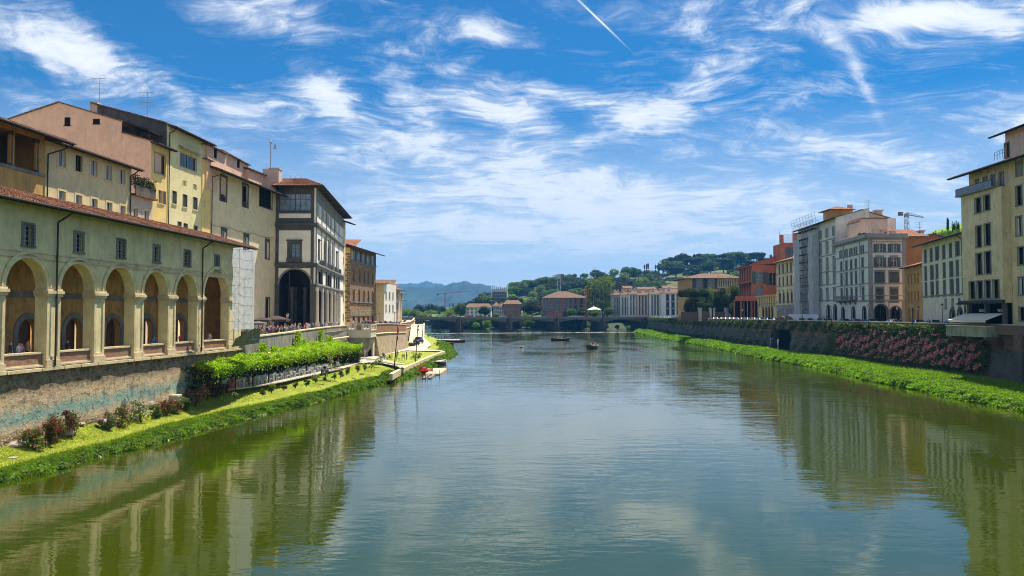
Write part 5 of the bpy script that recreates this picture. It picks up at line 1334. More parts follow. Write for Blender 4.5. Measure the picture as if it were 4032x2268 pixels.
def bands(F_,L_):
 F_.box('string_course',M['grey_trim'],[(-.06,L_+.0,-.1,.0,z-.12,z+.12)for z in(zb1,zb2,zb3)]);F_.box('string_course',M['grey_trim'],[(-.1,L_+0,-.16,.0,zb4-.2,zb4+.15),(-.03,L_,-.09,.0,zb4+.9,zb4+1.05)])
 F_.box('cornice',M['grey_trim'],[(-.7,L_+.4,-.8,.02,ztp,ztp+.3),(-.3,L_,-.3,.0,ztp-.35,ztp),(-.4,L_+.3,-.5,.3,ztp+.3,ztp+.9)])
bands(f,wf)
for q_ in[(0,f.uz('d5',1236,1270)[0]-1.6,-.05,.0,ZR,zb4-.2),(f.uz('d5',1236,1270)[0]+1.6,f.uz('d5',1388,1270)[0]-1.3,-.05,.0,ZR,zb4-.2),(f.uz('d5',1388,1270)[0]+1.3,wf,-.05,0,ZR,zb4-.2)]:f.box('base',M['grey_trim'],[q_])
f.box('quoins',M['grey_trim'],[(-.05,.9,-.07,.0,zb4+.2,ztp-.35),(wf-.8,wf+.05,-.07,.0,zb4+.2,ztp-.35)])
k=MB()
for i in range(18):x=1.1+(wf-2.2)*i/17;k.box(x-.11,x+.11,-.04,.0,ztp-.95,ztp-.65)
f.add('painted_frieze',M['orange'],k)
g=B.fac(76.7,180,ang_of(74.95-76.7,-20));Lg=math.hypot(1.75,20)-.01
cols=[g.uz('d5',x,900)[0]for x in(827,880,930,978,1048)]
for y,h,sts in((640,1.75,(O1,O1,O1,O1,O1)),(770,2.1,(C1n,C1n,C1n,C1n,C1n)),(920,2.6,(C1,C1,C1,C1,C1)),(1090,2.9,(C1,C1,C1,C1,C1))):
 z=g.uz('d5',930,y)[1]
 for i,u in enumerate(cols):w_=.95 if h<2 else 1.15;g.win(u-w_/2,u+w_/2,z-h/2,z+h/2,sts[i])
for x in(843,950,1063):u=g.uz('d5',x,1275)[0];g.win(u-.95,u+.95,ZR,ZR+4.0,SA)
g.wall(0,Lg,ZR,ztp,M['blueish'],.4,name='river_wall')
bands(g,Lg)
g.box('pilaster',M['grey_trim'],[(g.uz('d5',x,900)[0]-.2,g.uz('d5',x,900)[0]+.2,-.08,.0,zb4+1.1,ztp-.4)for x in(853,1018)][:1]);g.box('pilaster',M['grey_trim'],[(g.uz('d5',1018,900)[0]-.2,g.uz('d5',1018,900)[0]+.2,-.08,.0,zb4+1.1,ztp-.4)])
ua,ub=g.uz('d5',820,1165)[0],g.uz('d5',985,1165)[0];k=MB();k.box(ua,ub,-1.1,.0,zb4+.15,zb4+.35);k.box(ua,ub,-1.1,-.95,zb4+1.1,zb4+1.25)
for i in range(14):k.lathe([(.06,0),(.1,.3),(.05,.75)],6,(ua+.3+(ub-ua-.6)*i/13,-1.02,zb4+.35))
for i in range(4):u=ua+.5+(ub-ua-1)*i/3;k.prism([(u-.15,-.9,zb4+.15),(u-.15,-.05,zb4+.15),(u-.15,-.05,zb4-.8)],(.3,0,0))
g.add('balcony',SUR,k)
def gable(B_,c,pts,Y,D,m,base,lab,roofm=None):
 P=[gy(c,x,y,Y)for x,y in pts];k=MB()
 k.prism([Vector((P[0].x,Y,base)),Vector((P[-1].x,Y,base))]+P[::-1],(0,D,0));o=B_.wpart('rooftop_wall',m,k,label=lab)
 k=MB()
 for a,b in zip(P[:-1],P[1:]):
  if abs(b.x-a.x)>.3:k.hexa([a+Vector((0,-.3,0)),b+Vector((0,-.3,0)),b+Vector((0,D,0)),a+Vector((0,D,0)),a+Vector((0,-.3,.2)),b+Vector((0,-.3,.2)),b+Vector((0,D,.2)),a+Vector((0,D,.2))])
 B_.wpart('rooftop_roof',roofm or M['tile_d'],k);return P
gable(B,'d5',[(1000,330),(1022,292),(1302,292)],172,6,M['pinkw'],ztp,'pinkish penthouse wall on the roof of the grey palace')
k=MB();a_=gy('d5',790,470,166);b_=gy('d5',995,425,172);k.box(76.2,76.2+6.5,167,178,ztp+.1,a_.z+.2);B.wpart('roof_terrace',M['pinkw'],k)
P=rng.uniform((76.2,166.6,a_.z+.2),(82,168,a_.z+.7),(500,3));link('terrace_plants',leafmesh('terrace_plants',P,None,.25,M['hedge']),B.o,B.Wi)
for xa,xb,ya_,yb_ in((1150,1205,402,440),(1235,1260,412,440),(1330,1380,425,440)):
 a_=gy('d5',xa,yb_+40,166);b_=gy('d5',xb,ya_,166);k=MB();k.box(a_.x,b_.x,165.6,166.6,ztp+.2,b_.z);k.box(a_.x-.15,b_.x+.15,165.5,166.7,b_.z,b_.z+.15);B.wpart('chimney',M['pinkw'],k)
xf,yf,xn,yn=78.25,208.0,76.72,180.1
aw=ang_of(xn-xf,yn-yf)
B=Bld('tall_white_house',xf,yf,aw,ZR,'tall pale grey house half wrapped in scaffold netting, pink gable on top','house')
f=B.f;Lw=math.hypot(xn-xf,yn-yf);zt=f.uz('d5',790,280)[1]
H1=dict(sur=.18,surm=M['grey_trim'],shut='half',shm=M['shut_l'],fr=M['frame_w'],mun=(2,3),pr=.06);H1h=dict(H1,hood=True)
ucol=[f.uz('d5',677,800)[0],f.uz('d5',748,800)[0]];du=ucol[1]-ucol[0]
for y,h,st in((420,2.0,H1),(583,2.6,H1h),(758,2.7,H1h),(912,2.7,H1h),(1083,2.9,H1h)):
 z=f.uz('d5',745,y)[1]
 for i in range(-3,2):u=ucol[0]+du*i;u>.8 and f.win(u-.6,u+.6,z-h/2,z+h/2,st)
for x in(690,762):u=f.uz('d5',x,1260)[0];f.win(u-.95,u+.95,ZR,ZR+4.6,SA)
f.wall(0,Lw,ZR,zt,M['blueish'],14)
for y in(495,660,832,970,1138):z=f.uz('d5',745,y)[1];f.box('string_course',M['grey_trim'],[(0,Lw-.05,-.1,.0,z-.12,z+.12)])
f.roof(-.5,Lw+.3,zt-.2,1.4,8,.28,raf=.8,m=M['tile_d'])
gable(B,'d5',[(792,560),(795,285),(1030,203),(1335,292)],180.4,14,M['pinkw'],ztp,'broad pinkish gable rising above the grey palace')
k=MB();a_=gy('d5',1176,265,184);b_=gy('d5',1240,203,184);k.box(a_.x,b_.x,183.4,185,a_.z-2,b_.z-.9)
for i in range(5):x=a_.x+.2+(b_.x-a_.x-.4)*i/4;k.box(x-.15,x+.15,183.5,184.9,b_.z-.9,b_.z-.3)
k.box(a_.x-.2,b_.x+.2,183.3,185.1,b_.z-.3,b_.z);B.wpart('chimney',M['pinkw'],k)
pa,pb=gy('d5',720,280,192),gy('d5',915,200,192);k=MB();k.box(pa.x,pb.x,192,197,zt-1,pb.z);B.wpart('penthouse_wall',M['ochre'],k)
e=Vector((0,0,0));k=MB();xm=(pa.x+pb.x)/2;ap=Vector((xm,194.5,gy('d5',815,160,192).z+.3));R4=[Vector((pa.x-1.2,190.8,pb.z)),Vector((pb.x+1.2,190.8,pb.z)),Vector((pb.x+1.2,198,pb.z)),Vector((pa.x-1.2,198,pb.z))]
for i in range(4):k.face([R4[i],R4[(i+1)%4],ap])
k.face([R4[3],R4[2],R4[1],R4[0]]);B.wpart('penthouse_roof',M['tile'],k)
k=MB();q=gy('d5',912,150,193);k.box(q.x-.5,q.x+.5,192.5,193.5,pb.z-1,q.z);B.wpart('flue',M['pinkw'],k)
q=gy('d5',1103,205,178);antenna(q,2.4,'tv antenna on the pinkish gable above the grey palace',.9)
def scaffold(B_,F_,u0,u1,z0,z1,dep,nu,nz,y0=-.3,rr=.035,pk=True):
 k=MB()
 for i in range(nu+1):
  u=u0+(u1-u0)*i/nu
  for y in(y0,y0-dep):k.tube((u,y,z0),(u,y,z1),rr,n=4)
 for j in range(nz+1):
  z=z0+(z1-z0)*j/nz
  for y in(y0,y0-dep):k.tube((u0,y,z),(u1,y,z),rr,n=4);j<nz and k.tube((u0,y,z+.9),(u1,y,z+.9),rr*.8,n=4)
  for i in range(nu+1):u=u0+(u1-u0)*i/nu;k.tube((u,y0,z),(u,y0-dep,z),rr,n=4)
  if j<nz:
   for i in range(nu):
    if(i+j)%2==0:a=u0+(u1-u0)*i/nu;b=u0+(u1-u0)*(i+1)/nu;k.tube((a,y0-dep-.02,z),(b,y0-dep-.02,z+(z1-z0)/nz),rr*.8,n=4)
 o=F_.add('frame',M['steel'],k)
 if not pk:return o
 k=MB()
 for j in range(1,nz):z=z0+(z1-z0)*j/nz;k.box(u0,u1,y0-dep,y0,z-.05,z)
 F_.add('planks',M['wood'],k);return o
netm,t,b=newmat('scaffold_net')
tc=t.new('ShaderNodeTexCoord').outputs['Object'];nn=t.noise(tc,1.6,4,.6,.5,(1,1,.4))
t.lk(t.mix(nn,(.7,.72,.75),(.93,.94,.95)),b.inputs['Base Color']);b.inputs['Roughness'].default_value=.7
bp=t.new('ShaderNodeBump');bp.inputs['Strength'].default_value=.9;bp.inputs['Distance'].default_value=.15;t.lk(nn,bp.inputs['Height']);t.lk(bp.outputs[0],b.inputs['Normal'])
tr=t.new('ShaderNodeBsdfTranslucent');tr.inputs['Color'].default_value=(.95,.96,.98,1);ms=t.new('ShaderNodeMixShader');ms.inputs[0].default_value=.5
t.lk(b.outputs[0],ms.inputs[1]);t.lk(tr.outputs[0],ms.inputs[2]);t.lk(ms.outputs[0],t.n['Material Output'].inputs['Surface']);M['net']=netm
def cloth(F_,name,a,b,z0,z1,m=None,nu=10,nz=30,amp=.08,seed=1,parent=None):
 """hanging sheet between plan points a and b (local u, y)"""
 r=random.Random(seed);ph=[r.uniform(0,6)for _ in range(4)]
 a=Vector((*a,0));b=Vector((*b,0));n=(b-a).normalized().cross(Vector((0,0,1)))
 rows=[[a.lerp(b,i/nu)+n*amp*(math.sin(i*1.7+j*.6+ph[0])+.6*math.sin(i*3.1-j*.9+ph[1]))+Vector((0,0,z0+(z1-z0)*j/nz))for i in range(nu+1)]for j in range(nz+1)]
 k=MB();k.sheet(rows);return F_.add(name,m or M['net'],k,smooth=True)
uA,uB=2.6,f.uz('d5',560,800)[0];uC=f.uz('d5',605,800)[0]
S=Bld('facade_scaffold',xf,yf,aw,ZR,'tall steel scaffold with pale netting on the front of the tall white house','scaffold')
scaffold(S,S.f,uA,uC,ZR,zt+1.0,1.6,7,13)
zn=S.f.uz('d5',460,480,2)[1]
cloth(S.f,'netting',(uA,-2.0),(uB*.52,-2.0),ZR+.5,zn,nu=16,nz=40);cloth(S.f,'netting',(uA,-2.0),(uA,-.3),ZR+.5,zn,nu=4,seed=3)
cloth(S.f,'netting',(uC,-2.05),(uC,-.35),ZR+.5,zn+.8,nu=5,nz=40,seed=5)
cloth(S.f,'netting',(uB,-2.0),(uC,-2.0),ZR+.5,zn+.8,nu=4,nz=40,seed=8)
k=MB()
for i in range(9):u=uA+(uC+4-uA)*i/8;k.tube((u,-2.2,zt),(u,-2.6,zt+2.6),.04,n=4)
for dz in(1,1.7,2.4):k.tube((uA,-2.4,zt+dz),(uC+4,-2.4,zt+dz),.035,n=4)
S.f.add('roof_edge_guard',M['steel'],k)
Hd=Bld('site_hoarding',75,205,aw,ZR,'white site hoarding along the road below the scaffold','hoarding')
f=Hd.fac(xf-2.6,yf+3,aw);ua,ub=f.uz('d5',275,1320)[0],f.uz('d5',585,1320)[0]
k=MB();n_=12
for i in range(n_):a=ua+(ub-ua)*i/n_;k.box(a+.02,a+(ub-ua)/n_-.02,-.03,.03,ZR,ZR+2.5)
f.add('panels',M['white'],k)
k=MB();
for i in range(n_+1):a=ua+(ub-ua)*i/n_;k.box(a-.05,a+.05,.04,.12,ZR,ZR+2.6)
f.add('posts',M['steel'],k)
xf2,yf2=79.2,228.0;B=Bld('cream_palace',xf2,yf2,ang_of(78.2-xf2,208.3-yf2),ZR,'pale yellow palace with rows of dark shuttered windows, the lowest under small gables','palace')
f=B.f;Lc=math.hypot(78.2-xf2,19.7);zt=f.uz('d4',1500,490)[1]
PA=dict(sur=.14,surm=M['grey_trim'],shut='closed',shm=M['shut_d'],mun=(1,1),pr=.05);PB=dict(PA,shut='open',fr=M['frame_w'],shm=M['shut_l'],mun=(2,2));PC=dict(PA,arch=True,ped=True,shut='half',shm=M['shut_d'],mun=(2,2))
us=[f.uz('d4',x,750)[0]for x in(1520,1573,1632,1687,1745,1807)]
for y,h,st in((560,2.5,PA),(745,2.6,PA),(975,3.4,PC)):
 z=f.uz('d4',1632,y)[1]
 for i,u in enumerate(us):f.win(u-.55,u+.55,z-h/2,z+h/2,st)
z=f.uz('d4',1632,1185)[1]
for u in us:f.win(u-.5,u+.5,z-1,z+.9,WO)
f.wall(0,Lc,ZR,zt,M['yellow2'],12)
zg1=f.uz('d4',1632,1085)[1]
f.box('stone_base',M['grey_trim'],[(0,us[0]-.75,-.06,0,ZR,zg1)]+[(us[i]+.75,us[i+1]-.75,-.06,0,ZR,zg1)for i in range(5)]+[(0,Lc,-.063,0,zg1-1.2,zg1)])
for y in(635,815,1040):z=f.uz('d4',1632,y)[1];f.box('string_course',M['grey_trim'],[(0,Lc,-.12,.0,z-.1,z+.12)])
f.roof(-1.0,Lc,zt-.1,1.5,8,.3,raf=.8,m=M['tile'])
xf3,yf3=81.2,252.0;B=Bld('low_yellow_house',xf3,yf3,ang_of(79.3-xf3,228.3-yf3),ZR,'low bright yellow house with pointed arches on the ground floor','house')
f=B.f;Ly=math.hypot(79.3-xf3,23.7);zt=f.uz('d4',1350,965)[1]
f.row('d4',[(x,1050-(x-1230)*.05)for x in(1232,1257,1284,1313,1343,1376,1409,1444)],1.1,3.0,dict(sur=.1,surm=M['yellow2'],shut='closed',shm=M['shut_b'],mun=(1,1)))
f.row('d4',[(1285,1195),(1325,1195),(1370,1195),(1415,1190)],2.0,3.4,dict(SA,sur=.25))
f.wall(0,Ly,ZR,zt,M['yellow'],8);z=f.uz('d4',1350,1110)[1];f.box('string_course',M['grey_trim'],[(0,Ly,-.1,0,z-.1,z+.15),(0,Ly,-.14,0,z+.8,z+.95)])
f.box('cornice',M['pietra'],[(-.3,Ly,-.7,8,zt,zt+.3)])
Yc=262;xc=gy('d4',1132,800,Yc).x
B=Bld('red_palace',xc,Yc,0,ZR,'brick red palace with stacks of narrow pointed windows and a square roof tower','palace')
f=B.f;zt=f.uz('d4',1132,510)[1];wr=gy('d4',1480,800,Yc).x-xc
WB=dict(sur=.12,surm=M['brickred'],shut='open',shm=M['shut_g'],fr=M['frame_w'],mun=(2,3))
u,z=f.uz('d4',1227,705);f.win(u-1.2,u+1.2,z-2,z+2.2,WB);u,z=f.uz('d4',1425,720);f.win(u-1.2,u+1.2,z-2.2,z+2.2,WB)
u,z=f.uz('d4',1227,900);f.win(u-1.3,u+1.3,z-2,z+2.2,dict(WB,arch=True,shut=None,sur=.2))
f.wall(0,wr+4,ZR,zt,M['brickred'],.4,name='side_wall')
k=MB();k.prism([(xc,Yc+.1,zt),(xc+wr,Yc+.1,zt),(xc+wr,290,zt),(gy('d4',940,800,286).x,286,zt)],(0,0,.2));B.wpart('flat_roof',M['tile_d'],k)
k=MB();a_,b_,c_=gy('d4',1290,470,Yc),gy('d4',1480,415,Yc),gy('d4',1480,500,Yc);k.prism([Vector((a_.x,Yc,zt-.2)),Vector((b_.x+3,Yc,zt-.2)),Vector((b_.x+3,Yc,b_.z+.6)),a_],(0,14,0));B.wpart('upper_wall',M['brickred'],k)
g=B.fac(gy('d4',940,800,286).x,286,0);g.ang=ang_of(xc-g.x0,Yc-286);g=B.fac(g.x0,286,g.ang);Lr=math.hypot(xc-g.x0,24)-.02
RA=dict(sur=.22,surm=mat('red_stone_trim',(.44,.20,.13)),arch=True,shut=None,fr=M['frame_d'],mun=(2,2),pr=.1,glass=M['dark'])
for y,h in((700,7.5),(915,8.0)):
 z=g.uz('d4',1040,y)[1]
 for i in range(5):u=Lr*(i+.7)/5.6;g.win(u-1.0,u+1.0,z-h/2,z+h/2,RA)
for i in range(5):u=Lr*(i+.7)/5.6;g.win(u-1.1,u+1.1,ZR,ZR+8.5,RA)
g.wall(0,Lr,ZR,zt,M['brickred'],.4,name='river_wall');
for y in(780,1030):z=g.uz('d4',1040,y)[1];g.box('cornice',M['brickred'],[(-.5,Lr,-.5,0,z,z+.4)])
g.box('cornice',M['brickred'],[(-.8,Lr+.4,-.9,.02,zt-.6,zt)]);g.roof(-1.2,Lr+.5,zt,1.3,8,.3,raf=0)
q0=B.fac(gy('d4',897,1100,Yc-2).x,Yc+10,0)
zl=f.uz('d4',1050,1020)[1]
lo=B.fac(gy('d4',900,1100,Yc-3).x,Yc-3,0);ll=gy('d4',1215,1100,Yc-3).x-lo.x0
for x in(928,1012,1062,1110,1178):u=lo.uz('d4',x,1150)[0];lo.win(u-1.1,u+1.1,ZR,ZR+7.6,RA)
lo.wall(0,ll,ZR,zl,M['brickred'],2.9,name='porch_wall');lo.box('porch_balustrade',M['brickred'],[(-.2,ll+.2,-.2,.1,zl,zl+1.2),(-.4,ll+.4,-.4,.1,zl-.4,zl)])
tw=B.fac(gy('d4',1545,300,256).x,256,0);wt=gy('d4',1757,300,256).x-tw.x0;ztt=tw.uz('d4',1650,215)[1]
u,z=tw.uz('d4',1660,370);tw.win(u-1.4,u+1.4,z-2.4,z+2.4,dict(WB,shut=None,fr=M['frame_d']))
tw.wall(0,wt,ZR,ztt,M['brickred'],8,name='tower_wall')
tw.box('tower_parapet',M['brickred'],[(-.4,wt+.4,-.4,.2,ztt,ztt+.3),(-.4,.7,-.4,.7,ztt+.3,ztt+3.0),(wt-.9,wt+.4,-.4,.9,ztt+.3,ztt+3.6)])
k=MB()
for z_ in(1.2,2.2,3.2):k.tube((1,-.2,ztt+z_),(wt-1,-.2,ztt+z_),.06)
for i in range(12):x=1+(wt-2)*i/11;k.tube((x,-.2,ztt),(x,-.2,ztt+3.3),.04,n=4)
tw.add('tower_railing',M['steel'],k)
k=MB();k.tube((.2,2,ztt),(.2,2,tw.uz('d4',1553,20)[1]),.14,.05);tw.add('mast',M['steel'],k)
B=Bld('loggia_villa',gy('d4',185,800,335).x,335,0,ZR,'ochre villa with an open columned loggia and low tiled roof above the trees','villa')
f=B.f;wv_=gy('d4',935,800,335).x-f.x0;zt=f.uz('d4',500,710)[1]
for x in(385,540):u,z=f.uz('d4',x,780);f.win(u-1.7,u+1.7,z-2.4,z+2.4,WB)
for x0,x1 in((635,730),(745,810),(820,900)):ua,za=f.uz('d4',x0,830);ub,zb_=f.uz('d4',x1,730);f.win(ua,ub,za,zb_-.5,dict(sur=.0,surm=SUR,nosash=True,mun=(1,1),glass=M['dark'],sill=False))
f.wall(1.5,wv_,ZR,zt,M['ochre'],24)
k=MB();k.hexa([Vector((-2,-2.5,zt)),Vector((wv_+2,-2.5,zt)),Vector((wv_+2,26,zt)),Vector((-2,26,zt)),Vector((9,8,zt+2.6)),Vector((wv_-4,8,zt+2.6)),Vector((wv_-4,14,zt+2.6)),Vector((9,14,zt+2.6))]);f.add('roof',M['tile_d'],k)
k=MB()
for u in np.linspace(f.uz('d4',640,800)[0],f.uz('d4',900,800)[0],9):k.lathe([(.35,0),(.3,4.5)],8,(u,-.3,f.uz('d4',700,830)[1]))
k.box(f.uz('d4',632,800)[0],wv_,-.6,-.1,f.uz('d4',700,830)[1]-.6,f.uz('d4',700,830)[1]);f.add('loggia_columns',M['pietra'],k)
BLU=M['blueish']
row_=[('grey_terrace_house',1205,1305,655,(735,822),'grey_trimw','pale grey narrow riverside house, leftmost of the row beyond the bridge',3),('grey_gabled_house',1305,1412,650,(735,820),'blueish','pale grey riverside house with low gable, second of the row beyond the bridge',3),('dark_shuttered_house',1412,1522,640,(700,800),'white_st','white house with tall dark windows beside a pinkish one beyond the bridge',3),('pinkish_riverside_house',1522,1686,655,(715,800),'pinkw','pinkish beige riverside house in the middle of the row beyond the bridge',4),('white_striped_house',1686,1872,640,(705,795),'white_st','wide white house with a slate band and dark windows beyond the bridge',5),('white_villa_block',1872,2150,628,(700,800),'white_st','broad white villa with hooded windows next to the umbrella pine',4)]
M['grey_trimw']=mat('greyish_render',(.42,.40,.34),var=.1)
Y0r=470
for i,(nm,xa,xb,yt,(r1,r2),mm,lab,nc)in enumerate(row_):
 Yr=Y0r-i*6 if i<5 else 432
 a_=gy('d3',xa,700,Yr);b_=gy('d3',xb,700,Yr);B=Bld(nm,a_.x,Yr,0,ZR,lab,'house');f=B.f;w_=b_.x-a_.x-.1;zt=f.uz('d3',xa+20,yt+8)[1]
 WN=dict(sur=.2,surm=M['grey_trim'],shut='closed' if i!=4 else 'half',shm=M['shut_g']if i<2 else M['shut_d'],mun=(1,1),pr=.08,hood=(i==5),sill=True)
 for q in range(nc):
  u=w_*(q+.5)/nc;ww=min(1.0,w_/nc*.17)+(.35 if i==5 else 0)
  for yy,hh in((r1,3.4),(r2,3.8),(885,3.4)):
   z=f.uz('d3',xa,yy)[1];f.win(u-ww,u+ww*.9,z-hh/2,z+hh/2,WN)
 f.wall(0,w_,ZR,zt,M[mm],14)
 z=f.uz('d3',xa,(r1+r2)/2)[1];f.box('string_course',M['grey_trim'],[(0,w_,-.15,0,z-.15,z+.15),(0,w_,-.15,0,f.uz('d3',xa,838)[1],f.uz('d3',xa,838)[1]+.4)])
 k=MB();k.hexa([Vector((-.6,-.9,zt)),Vector((w_+.6,-.9,zt)),Vector((w_+.6,14.5,zt)),Vector((-.6,14.5,zt)),Vector((1.5,6,zt+2.6)),Vector((w_-1.5,6,zt+2.6)),Vector((w_-1.5,8,zt+2.6)),Vector((1.5,8,zt+2.6))]);f.add('roof',M['tile_d'],k)
 for q in range(2):k=MB();x=w_*(.25+.5*q);k.box(x-.6,x+.6,3+q,4.2+q,zt+.8,zt+3.4);f.add('chimney',M['pinkw'],k)
for(xa,xb,yt,Yr,nm,lab,mm)in((1340,1450,578,500,'ochre_back_house','ochre house peeping over the riverside roofs beyond the bridge','ochre'),(1530,1760,590,520,'white_roofed_house','low house with a bright roof terrace behind the riverside row','pinkw'),(1860,2130,575,490,'rooftop_house','pinkish rooftop storey behind the broad white villa','pinkw')):
 a_=gy('d3',xa,700,Yr);b_=gy('d3',xb,700,Yr);B=Bld(nm,a_.x,Yr,0,ZR,lab,'house');f=B.f;w_=b_.x-a_.x;zt=f.uz('d3',xa,yt)[1]
 for q in range(3):f.win(w_*(q+.5)/3-.8,w_*(q+.5)/3+.8,zt-4,zt-1.5,WO)
 f.wall(0,w_,ZR,zt,M[mm],12);f.roof(-.5,w_+.5,zt,.8,8,.2,raf=0,m=M['tile_d'])
Yr=500;a_=gy('d3',290,700,Yr);b_=gy('d3',880,700,Yr)
B=Bld('red_riverside_palace',a_.x,Yr,0,ZR,'wide dull red palace with arched windows and a hipped roof behind the bridge','palace');f=B.f;w_=b_.x-a_.x;zt=f.uz('d3',500,700)[1]
M['dullred']=mat('dull_red_render',(.50,.17,.10),var=.15,streak=.3)
RW=dict(sur=.3,surm=M['serena_l'],arch=True,mun=(2,2),fr=M['frame_d'],pr=.12)
for x in(310,375,440,480,575,648,713,785):
 for y in(745,838):u,z=f.uz('d3',x,y);f.win(u-1.0,u+1.0,z-2.3,z+2.5,RW)
for x in(310,575,648,713,785):u,z=f.uz('d3',x,915);f.win(u-1.4,u+1.4,ZR+.5,ZR+4.5,RW)
f.wall(0,w_,ZR,zt,M['dullred'],30)
for y in(788,870):z=f.uz('d3',500,y)[1];f.box('string_course',M['serena_l'],[(0,w_,-.25,0,z-.3,z+.3)])
ux0=f.uz('d3',490,700)[0]
k=MB();k.hexa([Vector((-1,-1.5,zt)),Vector((w_+1,-1.5,zt)),Vector((w_+1,31,zt)),Vector((-1,31,zt)),Vector((ux0,10,zt+4.5)),Vector((w_-14,10,zt+4.5)),Vector((w_-14,20,zt+4.5)),Vector((ux0,20,zt+4.5))]);f.add('roof',M['tile_d'],k)
k=MB();q=gy('d3',865,565,508);k.box(gy('d3',838,600,508).x-a_.x,gy('d3',900,600,508).x-a_.x,8,16,zt-4,q.z);f.add('tower',M['dullred'],k)
far_rows=[('pale_arcaded_house',1380,1800,660,'s2',560,'white_st','pale grey palace with arched ground floor at the far left of the row',6),('slim_grey_house',1830,1925,640,'s2',520,'blueish','slim grey house beside the long red one behind the bridge',3),('white_shuttered_house',1925,2000,650,'s2',515,'white_st','small white house with dark shutters joined to the long red one',2),('long_red_house',2000,2290,610,'s2',510,'dullred','long dull red house with many narrow windows behind the bridge',9)]
for nm,xa,xb,yt,_,Yr,mm,lab,nc in far_rows:
 a_=gy('d2',xa,700,Yr);b_=gy('d2',xb,700,Yr);B=Bld(nm,a_.x,Yr,0,ZR-1,lab,'house');f=B.f;w_=b_.x-a_.x-.1;zt=f.uz('d2',xa,yt)[1]
 WN=dict(sur=.12,surm=M['grey_trim'],fr=M['frame_w']if nc==6 else M['frame_d'],mun=(2,2),pr=.05)
 H_=zt-ZR;
 for q in range(nc):
  for r_ in range(3):
   u=w_*(q+.5)/nc;z=ZR+H_*(.12+.3*r_);ww=min(.9,w_/nc*.22);f.win(u-ww,u+ww,z,z+H_*.17,WN)
 f.wall(0,w_,ZR-1,zt,M[mm],16);k=MB();k.hexa([Vector((-.8,-1,zt)),Vector((w_+.8,-1,zt)),Vector((w_+.8,17,zt)),Vector((-.8,17,zt)),Vector((2,7,zt+2.8)),Vector((w_-2,7,zt+2.8)),Vector((w_-2,9,zt+2.8)),Vector((2,9,zt+2.8))]);f.add('roof',M['tile_d'],k)
Yr=640;a_=gy('d2',1805,600,Yr);b_=gy('d2',2060,330,Yr)
B=Bld('wrapped_tower',a_.x,Yr,0,ZR,'square grey tower wrapped in netting with a pale scaffold rim','tower');f=B.f;w_=b_.x-a_.x
k=MB();k.box(0,w_,0,w_,ZR-2,b_.z-2);f.add('net_cover',mat('grey_net',(.17,.16,.17),var=.15,fine=3,streak=.3),k)
k=MB()
for u in np.linspace(0,w_,9):k.box(u-.5,u+.5,-.3,.5,b_.z-2,b_.z+rnd.uniform(0,.8))
k.box(-.4,w_+.4,-.5,-.02,b_.z-4.2,b_.z-2.0);k.box(-.6,.6,-.5,-.02,ZR,b_.z-4.2);k.box(w_-.6,w_+.6,-.5,-.02,ZR,b_.z-4.2);f.add('scaffold_rim',M['net'],k)
k=MB()
for i in range(9):z=ZR+(b_.z-12)*(i+1)/9;k.box(0.7,w_-.7,-.12,0,z,z+.25)
f.add('scaffold_lines',M['steel'],k)
bA,bB=Vector((-54,403,0)),Vector((82,443,0));bd=(bB-bA).normalized();bang=ang_of(bd.x,bd.y)
B=Bld('road_bridge',bA.x,bA.y,bang,0,'flat dark concrete bridge with five shallow arches on tapered piers','bridge');f=B.f
M['bridge']=mat('bridge_concrete',(.15,.145,.125),var=.2,stain=(.1,.09,.07),streak=.5);M['pier']=mat('pier_stone',(.055,.048,.045),var=.3,streak=.4)
pu=[f.uz('s',x,1300)[0]for x in(1807,2006,2193,2374)];ends=[0.5]+pu+[f.uz('s',2530,1290)[0]]
Lb=(bB-bA).length
def arc_z(u):
 for a,b in zip(ends[:-1],ends[1:]):
  if a<=u<=b:t_=(u-a)/(b-a)*2-1;return 5.0+2.2*(1-t_*t_)**.8 if abs(t_)<1 else 5.0
 return 5.0
us=list(np.linspace(-8,Lb+8,200));k=MB()
rows=[[(u,0,arc_z(u))for u in us],[(u,0,7.75)for u in us]];k.sheet(rows)
k.sheet([[(u,12,arc_z(u))for u in us],[(u,12,7.75)for u in us]]);k.sheet([[(u,0,arc_z(u))for u in us],[(u,12,arc_z(u))for u in us]]);f.add('arch_span',M['bridge'],k)
k=MB();k.box(-8,Lb+8,-.6,12.6,7.75,8.05);k.box(-8,Lb+8,-.5,-.2,8.05,8.75);k.box(-8,Lb+8,12.2,12.5,8.05,8.75);f.add('deck',mat('deck_concrete',(.2,.19,.17),streak=.4),k)
for u in pu:
 k=MB();ring=lambda w,n,z:[(u-w,0,z),(u,-n,z),(u+w,0,z),(u+w,13,z),(u-w,13,z)]
 A_,B_,C_=ring(2.6,3.4,-1),ring(2.2,3.0,3.5),ring(1.2,1.6,8.3)
 for P,Q2 in((A_,B_),(B_,C_)):
  for i in range(5):j=(i+1)%5;k.face([P[i],P[j],Q2[j],Q2[i]])
 k.face(C_[::-1]);k.face([(x,y-.3 if y<0 else y,z)for x,y,z in C_]);f.add('pier',M['pier'],k)
 k=MB();k.box(u-3.3,u+3.3,-3.5,14,-1,.55);f.add('pier_footing',M['concrete'],k)
k=MB();k.box(ends[-1]-1,ends[-1]+9,-2.5,14,-1,7.6);k.box(ends[-1]+1,ends[-1]+7,-3,0,7.6,8.3);f.add('abutment',M['pier'],k)
k=MB();k.box(-9,1.0,-2,14,-1,7.6);f.add('abutment',M['concrete'],k)
